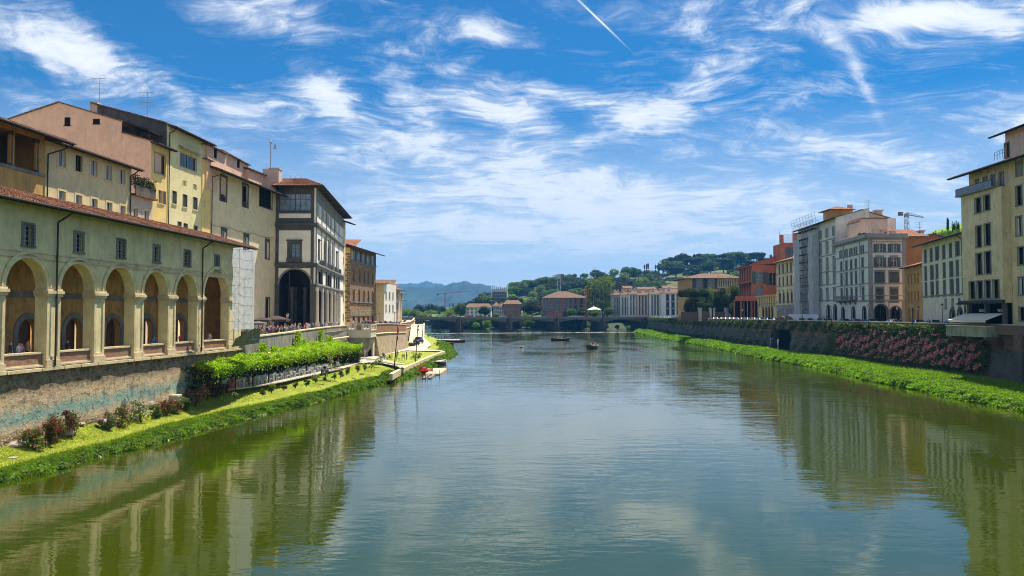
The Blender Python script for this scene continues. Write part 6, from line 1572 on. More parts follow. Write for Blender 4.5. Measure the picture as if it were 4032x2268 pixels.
def lamp_proto(h=4.6,heads=1):
 o=empty('street_lamp')
 k=MB();k.lathe([(.22,0),(.22,.25),(.13,.4),(.1,1.1),(.06,1.3),(.05,h-.9),(.1,h-.8)],8);k.build('post',M['iron'],o,smooth=True)
 hs_=[(0,0)]if heads==1 else[(-.75,0),(.75,0)]
 if heads==2:k=MB();k.path([(-.75,0,h-.75),(-.4,0,h-1.0),(0,0,h-.9),(.4,0,h-1.0),(.75,0,h-.75)],.04);k.build('bracket',M['iron'],o)
 for x,y in hs_:
  k=MB();k.lathe([(.12,0),(.24,.55),(.24,.56)],6,(x,y,h-.75));ln=k.build('lantern',M['white'],o)
  k=MB();k.lathe([(.3,0),(.12,.2),(.05,.25),(.03,.4)],6,(x,y,h-.18));
  for i in range(6):t_=i*PI/3;k.tube((x+.12*math.cos(t_),y+.12*math.sin(t_),h-.75),(x+.25*math.cos(t_),y+.25*math.sin(t_),h-.18),.018,n=4)
  k.build('lantern_cap',M['iron'],ln)
 return o
L1=lamp_proto();L2=lamp_proto(5.0,2);usedL=set()
def lamp(c,x,ytop,Y,z0,label,group,two=False,h=4.6):
 src=L2 if two else L1;p=gy(c,x,ytop,Y);s_=max(.6,(p.z-z0)/(5.0 if two else 4.6))
 if src.name not in usedL:usedL.add(src.name);o=src;o.location=(p.x,Y,z0);o.scale=(1,1,s_)
 else:o=copy_tree(src,loc=(p.x,Y,z0));o.scale=(1,1,s_)
 o['label']=label;o['category']='street lamp';o['group']=group;return o
GR_='lamps along the right bank road'
for c,x,y,Y,lb in(('d5',418,1205,190,'black street lamp in front of the white hoarding'),('d5',718,1200,158,'black street lamp before the arches of the tall white house'),('d5',1107,1185,136,'tall black street lamp at the corner of the grey palace'),('d5',1403,1205,146,'street lamp beside the right shop arch of the grey palace'),('d5',1560,1170,132,'street lamp in front of the low ochre house'),('d5',1620,1205,138,'shorter looking street lamp right of the ochre house front'),('d6',552,1178,130,'street lamp before the rusticated arches of the shuttered house'),('d6',783,1142,121,'street lamp next to the cream awning'),('d4',988,1148,225,'street lamp before the red palace porch'),('d4',1222,1142,215,'street lamp between red and low yellow house'),('d4',1347,1142,222,'street lamp before the middle of the low yellow house'),('d4',1497,1142,205,'street lamp at the corner of the pale yellow palace')):
 lamp(c,x,y,Y,ZR,lb,GR_)
for c,x,y,Y in(('d4',395,1165,290),('d4',590,1165,280),('d4',225,1170,310),('d4',165,1170,320),('d4',120,1172,330)):
 lamp(c,x,y,Y,ZR,'small street lamp under the dark trees left of the red palace','lamps under the riverside trees')
for x in(905,1410,1950,820*1.0):
 lamp('e4',x if x!=820 else 2560,258,440,8.0,'twin headed lamp standing on the bridge deck','twin lamps on the bridge',True)
for x,yy in((570,765),(915,765),(1265,745),(2128,785)):lamp('d2',x,yy,408,8.0,'single dark lamp on the left half of the bridge','single lamps on the bridge')
lamp('e1',680,285,112,6.7,'ornate street lamp right of the dark market tents','lamps on the left street')
lamp('d2',570,560,330,6.5,'tall thin lamp post beside the far left trees','lamps on the left street');lamp('d1',920,540,210,6.5,'dark lamp post near the end of the left house row','lamps on the left street')
k=MB()
for i in range(520):
 u=rnd.uniform(2,Lb-6);y=-5+rnd.gauss(0,1.6)-(u/Lb)*1;w_,d_=rnd.uniform(.4,2.6),rnd.uniform(.1,.5)
 k.face([(u-w_,y,.02),(u,y-d_,.05),(u+w_,y,.02),(u,y+d_,.06)])
o=k.build('river_glitter',plain('white_glitter',(.8,.82,.82),.6));o.matrix_world=f.W;tag(o,'thin line of painted white glitter on the river at the bridge piers',kind='stuff')  # white flakes paint the sparkle of the water near the piers
M['hillgreen0']=leafmat('shady_bank',(.03,.05,.012),.0,.5,.3,.9,objvar=False)
k=MB();xs=list(np.linspace(-34,140,60));rows=[]
for j in range(8):
 rows.append([(x,505+(1-min(1,(x+34)/30))*60+j*8-.15*max(0,x-60)*(j<3),[-.4,.6,1.6,2.6,3.6,4.6,6,7.2][j]+.4*math.sin(x*.3+j))for x in xs])
rows.append([(x,768,7.2)for x in xs]);k.sheet(rows)
tag(k.build('far_riverbank',M['hillgreen0'],smooth=True),'grassy bank beyond the bridge',kind='structure')
RID=[(1700,1216),(1820,1206),(1900,1190),(1960,1172),(2060,1148),(2150,1126),(2250,1110),(2320,1100),(2400,1097),(2560,1094),(2620,1072),(2700,1046),(2850,1042),(2950,1038),(3100,1038),(3300,1044),(3600,1060),(4100,1080),(4700,1110)]
RR=1060.0
def hillz(pxx,Rr):
 yr=interp(RID,pxx);zr=10+(1239-yr)*RR/3000
 t_=min(1,max(0,(Rr-560)/(RR-560)));t_=t_*t_*(3-2*t_)*.55+t_*.45
 return 6.5+(zr-6.5)*t_+2.5*math.sin(pxx*.03+Rr*.02)*math.sin(Rr*.031)*(t_>.05)
def hxy(pxx,Rr):a=(pxx-CX)/FPX;return a*Rr,Rr
M['hillgreen']=leafmat('hill_scrub',(.075,.105,.03),.0,.6,.03,.9,objvar=False)
k=MB();rows=[]
for Rr in[540,560,*np.arange(585,RR+1,25),RR+60,RR+200]:
 rows.append([(*hxy(p_,Rr),hillz(p_,Rr)if Rr<=RR else hillz(p_,RR)-(Rr-RR)*.12)for p_ in np.arange(1700,4701,30)])
k.sheet(rows);tag(k.build('wooded_hill',M['hillgreen'],smooth=True),'terraced green hillside rising right of the river',kind='structure')
k=MB()
for i in range(70):
 p_=rnd.uniform(2250,2780);Rr=rnd.uniform(760,1040);x,y=hxy(p_,Rr);z=hillz(p_,Rr);w_=rnd.uniform(8,26)
 k.hexa([(x-w_,y,z-2),(x+w_,y+rnd.uniform(-3,3),z-2),(x+w_,y+2,z-2),(x-w_,y+2,z-2),(x-w_,y,z+1.2),(x+w_,y,z+1.2),(x+w_,y+2,z+1.3),(x-w_,y+2,z+1.3)])
tag(k.build('hillside_terrace',mat('terrace_stone',(.20,.17,.12),var=.3)),'low stone retaining terraces striping the green hillside',kind='structure')
def ridge_mesh(name,prof,Rr,back,m,lab,seed):
 r=np.random.default_rng(seed);k=MB();ps=np.linspace(prof[0][0],prof[-1][0],260);rows=[]
 n_=[r.uniform(0,6)for _ in range(6)]
 top=[10+(1239-interp(prof,p_))*Rr/3000+Rr*.0006*(math.sin(p_*.11+n_[0])+.6*math.sin(p_*.31+n_[1])+.5*math.sin(p_*.9+n_[2]))for p_ in ps]
 for j in range(26):
  t_=j/25;Y=Rr-back*(1-t_)
  rows.append([((p_-CX)/FPX*Y,Y,3+(tz-3)*(t_**1.3)*(1+.16*(1-t_)*math.sin(p_*.035+t_*9+n_[3])+.10*(1-t_)*math.sin(p_*.09-t_*17+n_[4])))for p_,tz in zip(ps,top)])
 rows.append([((p_-CX)/FPX*(Rr+back),Rr+back,3)for p_ in ps]);k.sheet(rows)
 tag(k.build(name,m,smooth=True),lab,kind='structure')
M['far1']=leafmat('far_forest',(.018,.045,.035),.0,.5,.004,.9,objvar=False);M['far2']=leafmat('farther_forest',(.035,.05,.03),.0,.4,.003,.9,objvar=False)
HS=.62
ridge_mesh('far_hills',[(900,1160),(1400,1132),(1531,1128),(1645,1128),(1684,1132),(1742,1125),(1802,1111),(1821,1107),(1862,1115),(1935,1125),(2007,1136),(2150,1150),(2400,1165),(2700,1190),(3000,1205)],3900,1500,M['far1'],'long blue wooded ridge on the horizon',3)
ridge_mesh('farthest_hills',[(1100,1150),(1450,1130),(1531,1126),(1585,1116),(1632,1117),(1684,1108),(1717,1116),(1751,1122),(1800,1135),(2000,1160)],6400,2000,M['far2'],'paler blue mountain behind the long ridge',4)
M['leafdark']=leafmat('dark_evergreen_leaves',(.035,.060,.018),.25,.5,.5);M['leafmid']=leafmat('green_leaves',(.075,.135,.02),.42,.5,.5)
M['leaflight']=leafmat('light_green_leaves',(.14,.22,.03),.5,.4,.5);M['pine']=leafmat('pine_needles',(.035,.055,.018),.25,.5,.5);M['cyp']=leafmat('cypress_leaves',(.018,.032,.016),.12,.5,.5)
PR={}
def mk(key,*a,**kw):
 PR[key]=tree_proto(*a,**kw)
mk('rd','broadleaf_tree','round',10,4.6,.42,34,170,M['leafdark'],1);mk('rd2','broadleaf_tree','round',10,5.2,.42,40,150,M['leafdark'],2)
mk('rm','broadleaf_tree','round',10,4.4,.40,34,170,M['leafmid'],3);mk('rl','broadleaf_tree','loose',10,4.6,.36,44,130,M['leaflight'],4)
mk('um','umbrella_pine','umbrella',10,5.2,.36,44,170,M['pine'],5,trunk=.5);mk('cy','cypress_tree','cone',10,1.15,.34,30,110,M['cyp'],6,trunk=.08)
mk('near','broadleaf_tree','round',10,4.8,.26,60,330,M['leafmid'],8);mk('neard','broadleaf_tree','round',10,4.8,.26,60,330,M['leafdark'],9);mk('numb','umbrella_pine','umbrella',10,5.4,.24,70,330,M['pine'],10,trunk=.45)
PW=dict(rd=9.2,rd2=10.4,rm=8.8,rl=9.2,um=10.4,cy=2.6,near=9.6,neard=9.6,numb=10.8,palm=5)
usedP=set();NAMES=dict(rd='broadleaf tree',rd2='broadleaf tree',rm='broadleaf tree',rl='broadleaf tree',um='umbrella pine',cy='cypress')
def tree(key,c,x,ytop,wpx,Y,zg,label,group=None,cat='tree',rz=None):
 p=gy(c,x,ytop,Y);hgt=max(1.5,p.z-zg);wid=wpx*CR[c][2]*Y/3000
 sx=wid/PW[key];sz=hgt/10.2
 if key in usedP:o=copy_tree(PR[key])
 else:usedP.add(key);o=PR[key]
 o.location=(p.x,Y,zg);o.rotation_euler=(0,0,rnd.uniform(0,6.28)if rz is None else rz);o.scale=(sx,sx*rnd.uniform(.9,1.1),sz)
 o['label']=label;o['category']=cat
 if group:o['group']=group
 elif 'group' in o:del o['group']
 return o
tree('numb','d4',290,812,470,285,ZR,'large umbrella pine with a broad dark crown before the white villa',cat='pine tree')
tree('near','d4',500,850,260,300,ZR,'bright green tree between the umbrella pine and the dark blossoming one')
tree('neard','d4',690,842,270,282,ZR,'dark tree with pale blossom on top left of the red palace')
tree('near','d4',885,760,190,290,ZR,'sunlit green tree pressed against the red palace');tree('near','d4',850,1050,120,272,ZR,'small light green tree at the foot of the red palace')
tree('neard','d4',420,900,260,310,ZR,'dark low tree behind the umbrella pine')
GWx0,GWx1=gy('d4',120,1200,276).x,gy('d4',893,1200,276).x
B=Bld('garden_wall',GWx0,276,0,ZR,'dark garden wall with pale gate piers under the trees','wall');k=MB();k.box(0,GWx1-GWx0,0,.5,ZR,ZR+3.4);B.f.add('masonry',M['rquay'],k)
for x in(385,545,575,765,800,880):u=B.f.uz('d4',x,1200)[0];k=MB();k.box(u-.6,u+.6,-.25,.75,ZR,ZR+4.6);k.box(u-.75,u+.75,-.4,.9,ZR+4.6,ZR+4.9);B.f.add('gate_pier',M['stone_w'],k)
tree('neard','d4',300,940,330,292,ZR-2,'dark thick undergrowth tree below the umbrella pine');tree('neard','d4',620,960,330,288,ZR-2,'dark low tree filling the gap before the garden wall')
tree('neard','d3',150,725,290,462,ZR-1,'big dark round tree left of the wide red palace');tree('near','d3',660,835,150,455,ZR,'small sunny tree in front of the wide red palace')
tree('neard','d3',790,835,150,452,ZR,'dusky spreading tree beside the sunny one beyond the bridge');tree('near','d3',950,840,180,452,ZR,'yellow green tree below the white garden roof');tree('near','d3',1140,820,160,455,ZR,'bright round tree beside the pale riverside houses')
tree('neard','e4',320,145,300,500,ZR,'dark round tree with silvery top left of the slim grey house');tree('rd','d2',1395,790,100,470,ZR,'small dark tree before the pale arcaded house');tree('rl','e4',575,290,200,455,ZR,'small light green tree in front of the slim grey house')
G1='park trees behind the bridge'
for i,(k_,x,y,w_,Y,lb)in enumerate((('rd',640,598,190,760,'dark round tree at the left of the park behind the bridge'),('rd2',830,585,220,770,'dark broad tree in the middle of the park behind the bridge'),('rd',975,625,200,740,'dark tree behind the red crane mast'),('rm',1290,570,180,560,'tall bright green tree rising beside the pale arcaded house'),('rl',700,745,230,640,'pale green willow like tree at the left bridge end'),('rl',820,695,200,690,'pale tree just below the dark broad one'),('rl',560,690,220,720,'light tree at the left end of the park'),('rl',1100,705,260,600,'wide light green tree left of the tall bright one'),('rl',980,770,180,560,'low yellowish tree over the middle of the left bridge span'),('rl',450,670,200,800,'pale tree beyond the end of the left street'),('rm',350,665,180,820,'green tree beyond the end of the left street'),('rm',260,690,150,800,'small tree closest to the deep eaved house'),('rd',900,690,150,720,'dark gap filling tree between pale ones in the park'),('rm',1200,650,160,640,'green tree between the crane mast and the tall bright tree'),('rd',1390,565,130,700,'dark tree behind the pale arcaded house'),('um',1580,465,130,760,'flat topped pine left of the wrapped tower'),('um',1450,530,90,740,'small flat pine over the pale arcaded house'),('rd2',1560,520,220,730,'dark crown over the roof of the pale arcaded house'),('rd',1700,430,170,720,'spiky dark tree left of the wrapped tower'),('rd',1480,570,160,690,'dark bushy tree over the left roof of the arcaded house'))):
 tree(k_,'d2',x,y,w_*1.3,Y,4.5,lb,G1)
for x,y in((1125,585),(1160,590),(1188,592)):tree('cy','d2',x,y,26,800,4.5,'slim cypress in the trio behind the park','cypress trio','cypress')
for i,(x,y,w_,Y)in enumerate(((168,360,70,300),(150,560,80,290),(165,740,90,310))):tree('rm','d2',x,y,w_,Y,6.5,('tall leafy street tree beside the deep eaved house','middle leafy street tree before the farthest left house','low leafy street tree at the end of the left houses')[i])
G2='bushes on the bank beyond the bridge'
bz=[(-24,512,5),(-17,510,7),(-9,512,6),(-2,508,7.5),(6,512,6.5),(13,506,8),(20,508,7),(27,504,6.5),(34,506,7.5),(41,502,7),(48,503,6),(54,500,5),(61,498,4.5),(68,494,3.5),(75,490,3),(2,524,8),(17,522,9),(31,520,8.5),(45,516,8),(-12,524,8),(-30,535,8),(58,512,6),(-20,520,10),(-5,518,10),(10,516,11),(24,514,10.5),(38,512,10),(52,508,8)]
for x,y,h_ in bz:
 k_=rnd.choice(['rm','rd','rl','rm']);o=copy_tree(PR[k_])if k_ in usedP else PR[k_];usedP.add(k_)
 o.location=(x,y,.1-h_*.25);o.scale=(h_*.13,h_*.11,h_*.125);o.rotation_euler=(0,0,rnd.uniform(0,6));tag(o,'rounded shrub on the water edge seen through the bridge arches','shrub',G2);o.name='river_shrub'
rh=random.Random(21)
def hilltree(key,p_,Rr,h_,w_,label,group,cat='tree'):
 x,y=hxy(p_,Rr);o=copy_tree(PR[key])if key in usedP else PR[key];usedP.add(key)
 o.location=(x,y,hillz(p_,Rr)-.5);s_=w_/PW[key];o.scale=(s_,s_,h_/10.2);o.rotation_euler=(0,0,rh.uniform(0,6));tag(o,label,cat,group)
for i in range(270):
 p_=rh.uniform(1880,2960)if i%5 else rh.uniform(2950,3350);Rr=rh.uniform(600,1050)
 if 2290<p_<2600 and Rr>860 and rh.random()<.5:Rr=rh.uniform(620,860)
 k_=rh.choice(['rd','rd2','rm','rd','rl','rd2']);s_=rh.uniform(.7,1.35);
 if p_>2600 and Rr>850:k_=rh.choice(['rd','rd2','um','rm']);s_*=1.15
 lb={'rd':'dark rounded tree in the hillside wood','rd2':'dark rounded tree in the hillside wood','rm':'mid green tree in the hillside wood','rl':'light green tree in the hillside wood','um':'umbrella pine in the hillside wood'}[k_]
 hilltree(k_,p_,Rr,14*s_,19*s_ if k_!='rl' else 15*s_,lb,lb.split(' in ')[0]+'s of the hill')
for c,x,w_ in[('d3',q,0)for q in(1610,1635,1657,1750,1795,1860,1935,2120,2258,780)]+[('d4',q,0)for q in(165,310,430,465,495,540,590,618,660,700,735,770,1220,1245,1275,1300,1390,1410,1490,1530)]:
 yy=dict(zip([('d3',q)for q in(1610,1635,1657,1750,1795,1860,1935,2120,2258,780)]+[('d4',q)for q in(165,310,430,465,495,540,590,618,660,700,735,770,1220,1245,1275,1300,1390,1410,1490,1530)],(270,258,250,270,245,222,178,135,135,412,362,365,392,400,392,405,398,382,390,425,405,430,345,340,335,350,368,372,345,320)))[(c,x)]
 X,_=px(c,x,yy);Rr=RR-rh.uniform(0,60);p=gy(c,x,yy,Rr);zg=hillz(X,Rr)-1;wide=(c,x)in(('d3',2120),('d3',2258),('d4',165),('d4',310),('d4',1275),('d4',1300))
 o=copy_tree(PR['cy']);o.location=(p.x,Rr,zg);s_=(p.z-zg)/10.2;q=7.5/2.6 if wide else rh.uniform(3.6,4.8)/2.6;o.scale=(q,q,s_);tag(o,'broad dark conifer on the skyline of the hill' if wide else 'slim dark cypress on the skyline of the hill','cypress','broad skyline conifers' if wide else 'skyline cypresses')
for x,y,w_ in((970,372,160),(1060,358,140),(1150,358,170),(1230,368,130),(60,415,170),(360,425,160),(815,412,150),(1020,400,120)):
 X,_=px('d4',x,y);Rr=RR-20;p=gy('d4',x,y,Rr);zg=hillz(X,Rr)-1;o=copy_tree(PR['um']);o.location=(p.x,Rr,zg);o.scale=(w_*.276*Rr/3000/10.4,)*2+((p.z-zg)/10.2,);tag(o,'umbrella pine on the skyline of the hill','pine tree','skyline umbrella pines')
k=MB();rows=[]
for j in range(12):
 Y=262+j*9
 rows.append([((p_-CX)/FPX*Y,Y,6+max(0,(10+(1239-interp([(3500,1240),(3600,960),(3660,915),(3700,900),(3800,872),(4100,840)],p_))*340/3000-6))*min(1,j/9))for p_ in np.arange(3520,4200,20)])
k.sheet(rows);tag(k.build('green_knoll',M['bankgrass'],smooth=True),'green garden slope behind the right bank houses',kind='structure')
for i,(x,y,w_,key,lb)in enumerate(((608,280,52,'cy','fat cypress on the garden slope behind the shuttered house'),(672,285,60,'rd','left feathery tree beside the fat cypress'),(715,280,70,'rd','right feathery tree beside the fat cypress'),(560,385,80,'rd2','low dark tree left of the fat cypress'),(470,390,70,'rd','dark tree at the left foot of the garden slope'),(640,380,60,'rm','green shrub tree under the cypress'))):
 tree(key,'d6',x,y,w_,335,30,lb)
for i in range(16):tree('rl','d6',500+i*19,425-i*3+rh.uniform(-8,8),50,315+rh.uniform(-10,10),30,'bright green garden shrub on the slope behind the shuttered house','shrubs of the garden slope','shrub')
k=MB();pa=gy('d3',850,900,490);pb=gy('d3',1205,900,490)
o=empty('palm_grove',(pa.x,490,ZR),0,'tall screen of pale climbing shrubs between red palace and pale houses','hedge')
for i in range(16):x=(pb.x-pa.x)*(i+.5)/16;k.tube((x,0,0),(x+rnd.uniform(-.6,.6),rnd.uniform(-2,2),21+rnd.uniform(-2,3)),.35,.2,5)
k.build('stem',M['bark'],o)
P=rng.uniform((0,-3,1),(pb.x-pa.x,3,27),(5200,3));P[:,0]+=np.sin(P[:,2]*.9)*1.2;P=P[(np.sin(P[:,0]*2.4)+np.sin(P[:,2]*1.6+P[:,0]))>-.5];link('foliage',leafmesh('foliage',P,None,.75,M['leaflight']),o)
B=Bld('garden_pavilion',gy('d3',960,850,462).x-4,462,0,ZR,'white tented pavilion roof among the trees beyond the bridge','pavilion')
k=MB();za=gy('d3',960,852,462).z;zb_=gy('d3',960,812,462).z;q=[Vector((0,0,za)),Vector((8,0,za)),Vector((8,8,za)),Vector((0,8,za))];ap=Vector((4,4,zb_))
for i in range(4):k.face([q[i],q[(i+1)%4],ap])
B.f.add('roof',M['white'],k);k=MB();[k.box(x-.15,x+.15,y-.15,y+.15,ZR,za)for x in(.4,7.6)for y in(.4,7.6)];B.f.add('post',M['steel'],k)
def crane(c,mast,jib,tail,Y,zb,label,mm,wd=2.0,mh=None):
 b=gy(c,*mast,Y);o=empty('tower_crane',(b.x,Y,zb),0,label,'crane')
 h_=b.z-zb;k=MB();n=int(h_/wd);w_=wd/2
 for sx in(-w_,w_):
  for sy in(-w_,w_):k.tube((sx,sy,0),(sx,sy,h_),wd*.09,n=4)
 for i in range(n):
  z0_,z1_=i*wd,(i+1)*wd;s_=1 if i%2 else-1
  for y in(-w_,w_):k.tube((-w_*s_,y,z0_),(w_*s_,y,z1_),wd*.06,n=4)
  for x in(-w_,w_):k.tube((x,-w_*s_,z0_),(x,w_*s_,z1_),wd*.06,n=4)
 k.build('mast',mm,o)
 j=gy(c,*jib,Y);t_=gy(c,*tail,Y);a=Vector((0,0,h_));J=Vector((j.x-b.x,-3,j.z-zb));T_=Vector((t_.x-b.x,2,t_.z-zb));up2=Vector((0,0,wd*.8));k=MB()
 for q in(Vector((0,-w_*.7,0)),Vector((0,w_*.7,0))):k.tube(a+q,J+q,wd*.09,n=4)
 k.tube(a+up2,J+up2*.3,wd*.08,n=4);n=18
 for i in range(n):p=a.lerp(J,i/n);q=a.lerp(J,(i+1)/n);k.tube(p+Vector((0,-w_*.7,0)),p.lerp(q,.5)+up2*(1-.7*i/n),wd*.05,n=4);k.tube(p.lerp(q,.5)+up2*(1-.7*i/n),q+Vector((0,w_*.7,0)),wd*.05,n=4)
 k.build('jib',mm,o);k=MB();k.tube(a,T_,wd*.2,n=4);k.build('counter_jib',mm,o)
 k=MB();k.box(T_.x-wd*.7,T_.x+wd*.7,T_.y-wd*.4,T_.y+wd*.4,T_.z-wd*.9,T_.z+wd*.3);k.build('counterweight',M['concrete']if mm!=M['red']else M['darkwall'],o)
 k=MB();k.box(-w_*.9,w_*.9,-w_*1.6,w_*.9,h_-wd*.7,h_+wd*.4);k.build('cab',M['steel']if mm==M['steel']else M['red'],o);return o
crane('d3',(497,425),(375,440),(535,405),600,6,'pale tower crane with red cab in front of the wooded hill',M['steel'],2.6)
crane('d2',(1045,440),(1460,405),(925,445),900,5,'red lattice crane with a very long jib before the blue hills',M['red'],1.5)
crane('d5',(1500,250),(1640,295),(1468,225),262,ZR,'grey white tower crane rising behind the grey palace roof',M['steel'],1.05)
def clump_field(name,centres,nleaf,leaf,m,label,hs=.6,cat=None,seed=3):
 r=np.random.default_rng(seed);P=[];N=[];S=[]
 for(x,y,z,rad)in centres:
  n=int(nleaf*(rad/.6)**1.5/max(1,(y/90)**1.1))+6
  v=r.normal(size=(n,3));v/=np.linalg.norm(v,axis=1)[:,None];v[:,2]=np.abs(v[:,2])
  q=r.uniform(.7,1.02,n)[:,None]
  P.append(np.array([x,y,z])+v*q*np.array([rad,rad,rad*hs]));N.append(v);S.append(np.full(n,leaf*(1+max(0,y-60)/90))*r.uniform(.6,1.4,n))
 o=link(name,leafmesh(name,np.concatenate(P),np.concatenate(N),np.concatenate(S),m,1.7,.9,r));return tag(o,label,kind='stuff')
M['weed']=leafmat('bank_weeds',(.11,.20,.014),.42,.55,.9,objvar=False);M['weedd']=leafmat('dark_bank_weeds',(.045,.10,.012),.3,.5,.9,objvar=False)
M['tuft']=leafmat('long_grass',(.17,.27,.015),.4,.4,.5,objvar=False);M['ltuft']=leafmat('lawn_blades',(.27,.32,.03),.3,.35,.5,objvar=False)
rc=random.Random(5);cen=[];cend=[]
for i in range(2600):
 y=34+86*rc.random()**1.2;S,T=interp(SHORE,y),min(interp(BTOP,y),interp(SHORE,y)-.5);f_=rc.random()**.8
 f_*=.54;x=S-.1+(T-.2-S)*f_;rad=rc.uniform(.18,.6)*(1.1-.8*f_);z=lawnz(x,y)-.1-.12*f_
 (cend if rc.random()<.28 else cen).append((x,y,z,rad))
for i in range(900):
 y=rc.uniform(112,262);S=interp(SHORE,y);x=S-rc.random()*(3.5 if y>185 else 1.3)+.3;cen.append((x,y,max(-.1,lawnz(x,y)-.2),rc.uniform(.35,1.0)))
for i in range(160):
 y=rc.uniform(111,180);S=interp(SHORE,y);cen.append((S-rc.uniform(.1,1.0),y,.05,rc.uniform(.4,.75)))
clump_field('bank_plants',cen,150,.13,M['weed'],'leafy green weeds covering the left river bank')
clump_field('dark_bank_plants',cend,150,.13,M['weedd'],'darker leafy clumps among the weeds of the left bank',seed=4)
M['dryw']=leafmat('dry_weeds',(.26,.20,.06),.3,.4,.6,objvar=False)
clump_field('dry_bank_plants',[(x+.15,y,z+.03,r_*.7)for x,y,z,r_ in cen[:1900:9]],60,.10,M['dryw'],'dry yellowish weeds scattered over the left bank',seed=14)
P=[]
for i in range(60000):
 y=34+90*rc.random()**1.3;S,T=interp(SHORE,y),min(interp(BTOP,y),interp(SHORE,y)-.5);x=S+(T-S)*rc.random()*.62;P.append((x,y,lawnz(x,y)-.03))
P=np.array(P);link_=link('long_bank_grass',blades('long_bank_grass',P,rng.uniform(.08,.28,len(P)),.05,M['tuft'],.45));tag(link_,'long grass growing down the left bank',kind='stuff')
P=[]
for i in range(110000):
 y=40+85*rc.random()**1.5;T,W=interp(BTOP,y),lwall(y)-.2;T+=(interp(SHORE,y)-T)*.35;x=T+(W-T)*rc.random();P.append((x,y,lawnz(x,y)-.01))
P=np.array(P);tag(link('lawn_grass',blades('lawn_grass',P,rng.uniform(.03,.09,len(P)),.05,M['ltuft'],.6)),'short mown grass of the left lawn',kind='stuff')
k=MB()
for i in range(260):
 y=36+80*rc.random();y+=.8*math.sin(y*1.7);S=interp(SHORE,y);x=S+rc.uniform(-.5,.1);s_=rc.uniform(.03,.12)if rc.random()<.9 else .22;z=-.02
 k.hexa([(x-s_,y-s_,z-.1),(x+s_,y-s_*.7,z-.1),(x+s_*.9,y+s_,z-.1),(x-s_,y+s_,z-.1),(x-s_*.6,y-s_*.5,z+s_*.7),(x+s_*.5,y-s_*.5,z+s_*.6),(x+s_*.5,y+s_*.6,z+s_*.5),(x-s_*.5,y+s_*.5,z+s_*.7)])
tag(k.build('shore_pebbles',M['rock']),'pebbles and debris along the left waterline',kind='stuff')
cr=[];crd=[]
for i in range(5200):
 y=70+380*rc.random()**1.9;S,W=interp(RS,y),rwall(y)-.2;f_=rc.random()**1.35;x=S+.15+(W-S)*f_;rad=rc.uniform(.45,1.15)*(1.1-.45*f_)*(1+max(0,y-150)/300)
 cr.append((x,y,rz_(x,y)-.16,rad*.9))
for i in range(230):
 y=70+200*rc.random()**1.5;S=interp(RS,y);crd.append((S+rc.uniform(.0,1.3),y,rc.uniform(-.1,.35),rc.uniform(.25,.9)))
M['lush']=leafmat('lush_grass',(.14,.27,.014),.45,.45,.35,objvar=False)
clump_field('ledge_plants',cr,110,.17,M['lush'],'lush bright green growth on the right bank ledge',.55,seed=6);clump_field('ledge_edge_plants',crd,140,.17,M['weed'],'darker tufts hanging over the water on the right bank',.9,seed=7)
P=[]
for i in range(90000):
 y=70+330*rc.random()**2.2;S,W=interp(RS,y),rwall(y);x=S+.1+(W-S)*rc.random();P.append((x,y,rz_(x,y)-.05))
P=np.array(P);tag(link('ledge_grass',blades('ledge_grass',P,rng.uniform(.25,.6,len(P)),.09,M['tuft'],.35)),'tall grass on the right bank ledge',kind='stuff')
def wallpts(n,dens,y0,y1,z0,z1,off=.5,sd=1):
 r=np.random.default_rng(sd);out=[]
 while len(out)<n:
  y=r.uniform(y0,y1);z=r.uniform(z0,z1)
  if dens(y,z)>r.random():out.append((qx(y)-.9*(1-z/6.4)*(z<6.4)-r.uniform(.05,off),y,z))
 return np.array(out)
def clus(y,z,s_=1.0):return .5+.5*math.sin(y*1.35*s_+z*2.2)*math.cos(y*.62*s_-z*1.4+1)
dm=lambda y,z:max(0,min(1,(y-109)/4))*max(0,min(1,(166-y)/10))*(clus(y,z)**1.2 if z<6.9 else .4)*(1 if z>1.7+(y-112)*.045 else .25)
M['creeper']=leafmat('creeper_leaves',(.085,.125,.03),.25,.6,.8,objvar=False);M['valer']=leafmat('pink_valerian',(.88,.36,.41),.35,.35,1.2,tcol=(1,.6,.6),objvar=False)
P=wallpts(26000,lambda y,z:dm(y,z)*.9+.1,110,168,1.2,8.3,.9);tag(link('wall_creeper',leafmesh('wall_creeper',P,None,rng.uniform(.12,.34,len(P)),M['creeper'],1.8)),'tangled green creeper on the right quay wall',kind='stuff')
df=lambda y,z:dm(y,z)*max(0,(clus(y,z,1.7)-.3)*1.4)*(.6+.4*math.sin(y*4.1+z*3.3))*(.15+.85*max(0,min(1,(6.3-z)/.8)))
P=wallpts(10000,df,111,162,1.8,7.2,1.2,2);tag(link('valerian_flowers',leafmesh('valerian_flowers',P,None,rng.uniform(.16,.34,len(P)),M['valer'],1.6)),'pink red flower sprays cascading down the right quay wall',kind='stuff')
P=wallpts(9000,lambda y,z:(.5+.5*math.sin(y*.9+z))*(.9 if z>6.0 or z<2.6 else .12)*(0 if 188<y<207 and z<6.2 else 1),160,440,1.4,8.3,.6,3);tag(link('quay_weeds',leafmesh('quay_weeds',P,None,rng.uniform(.2,.6,len(P)),M['creeper'],1.8)),'scattered weeds rooted in the right quay wall',kind='stuff')
def gzl(c,x,y):
 p=gz(c,x,y,2.0)
 for _ in range(4):p=gz(c,x,y,interp(LZT,p.y))
 return p
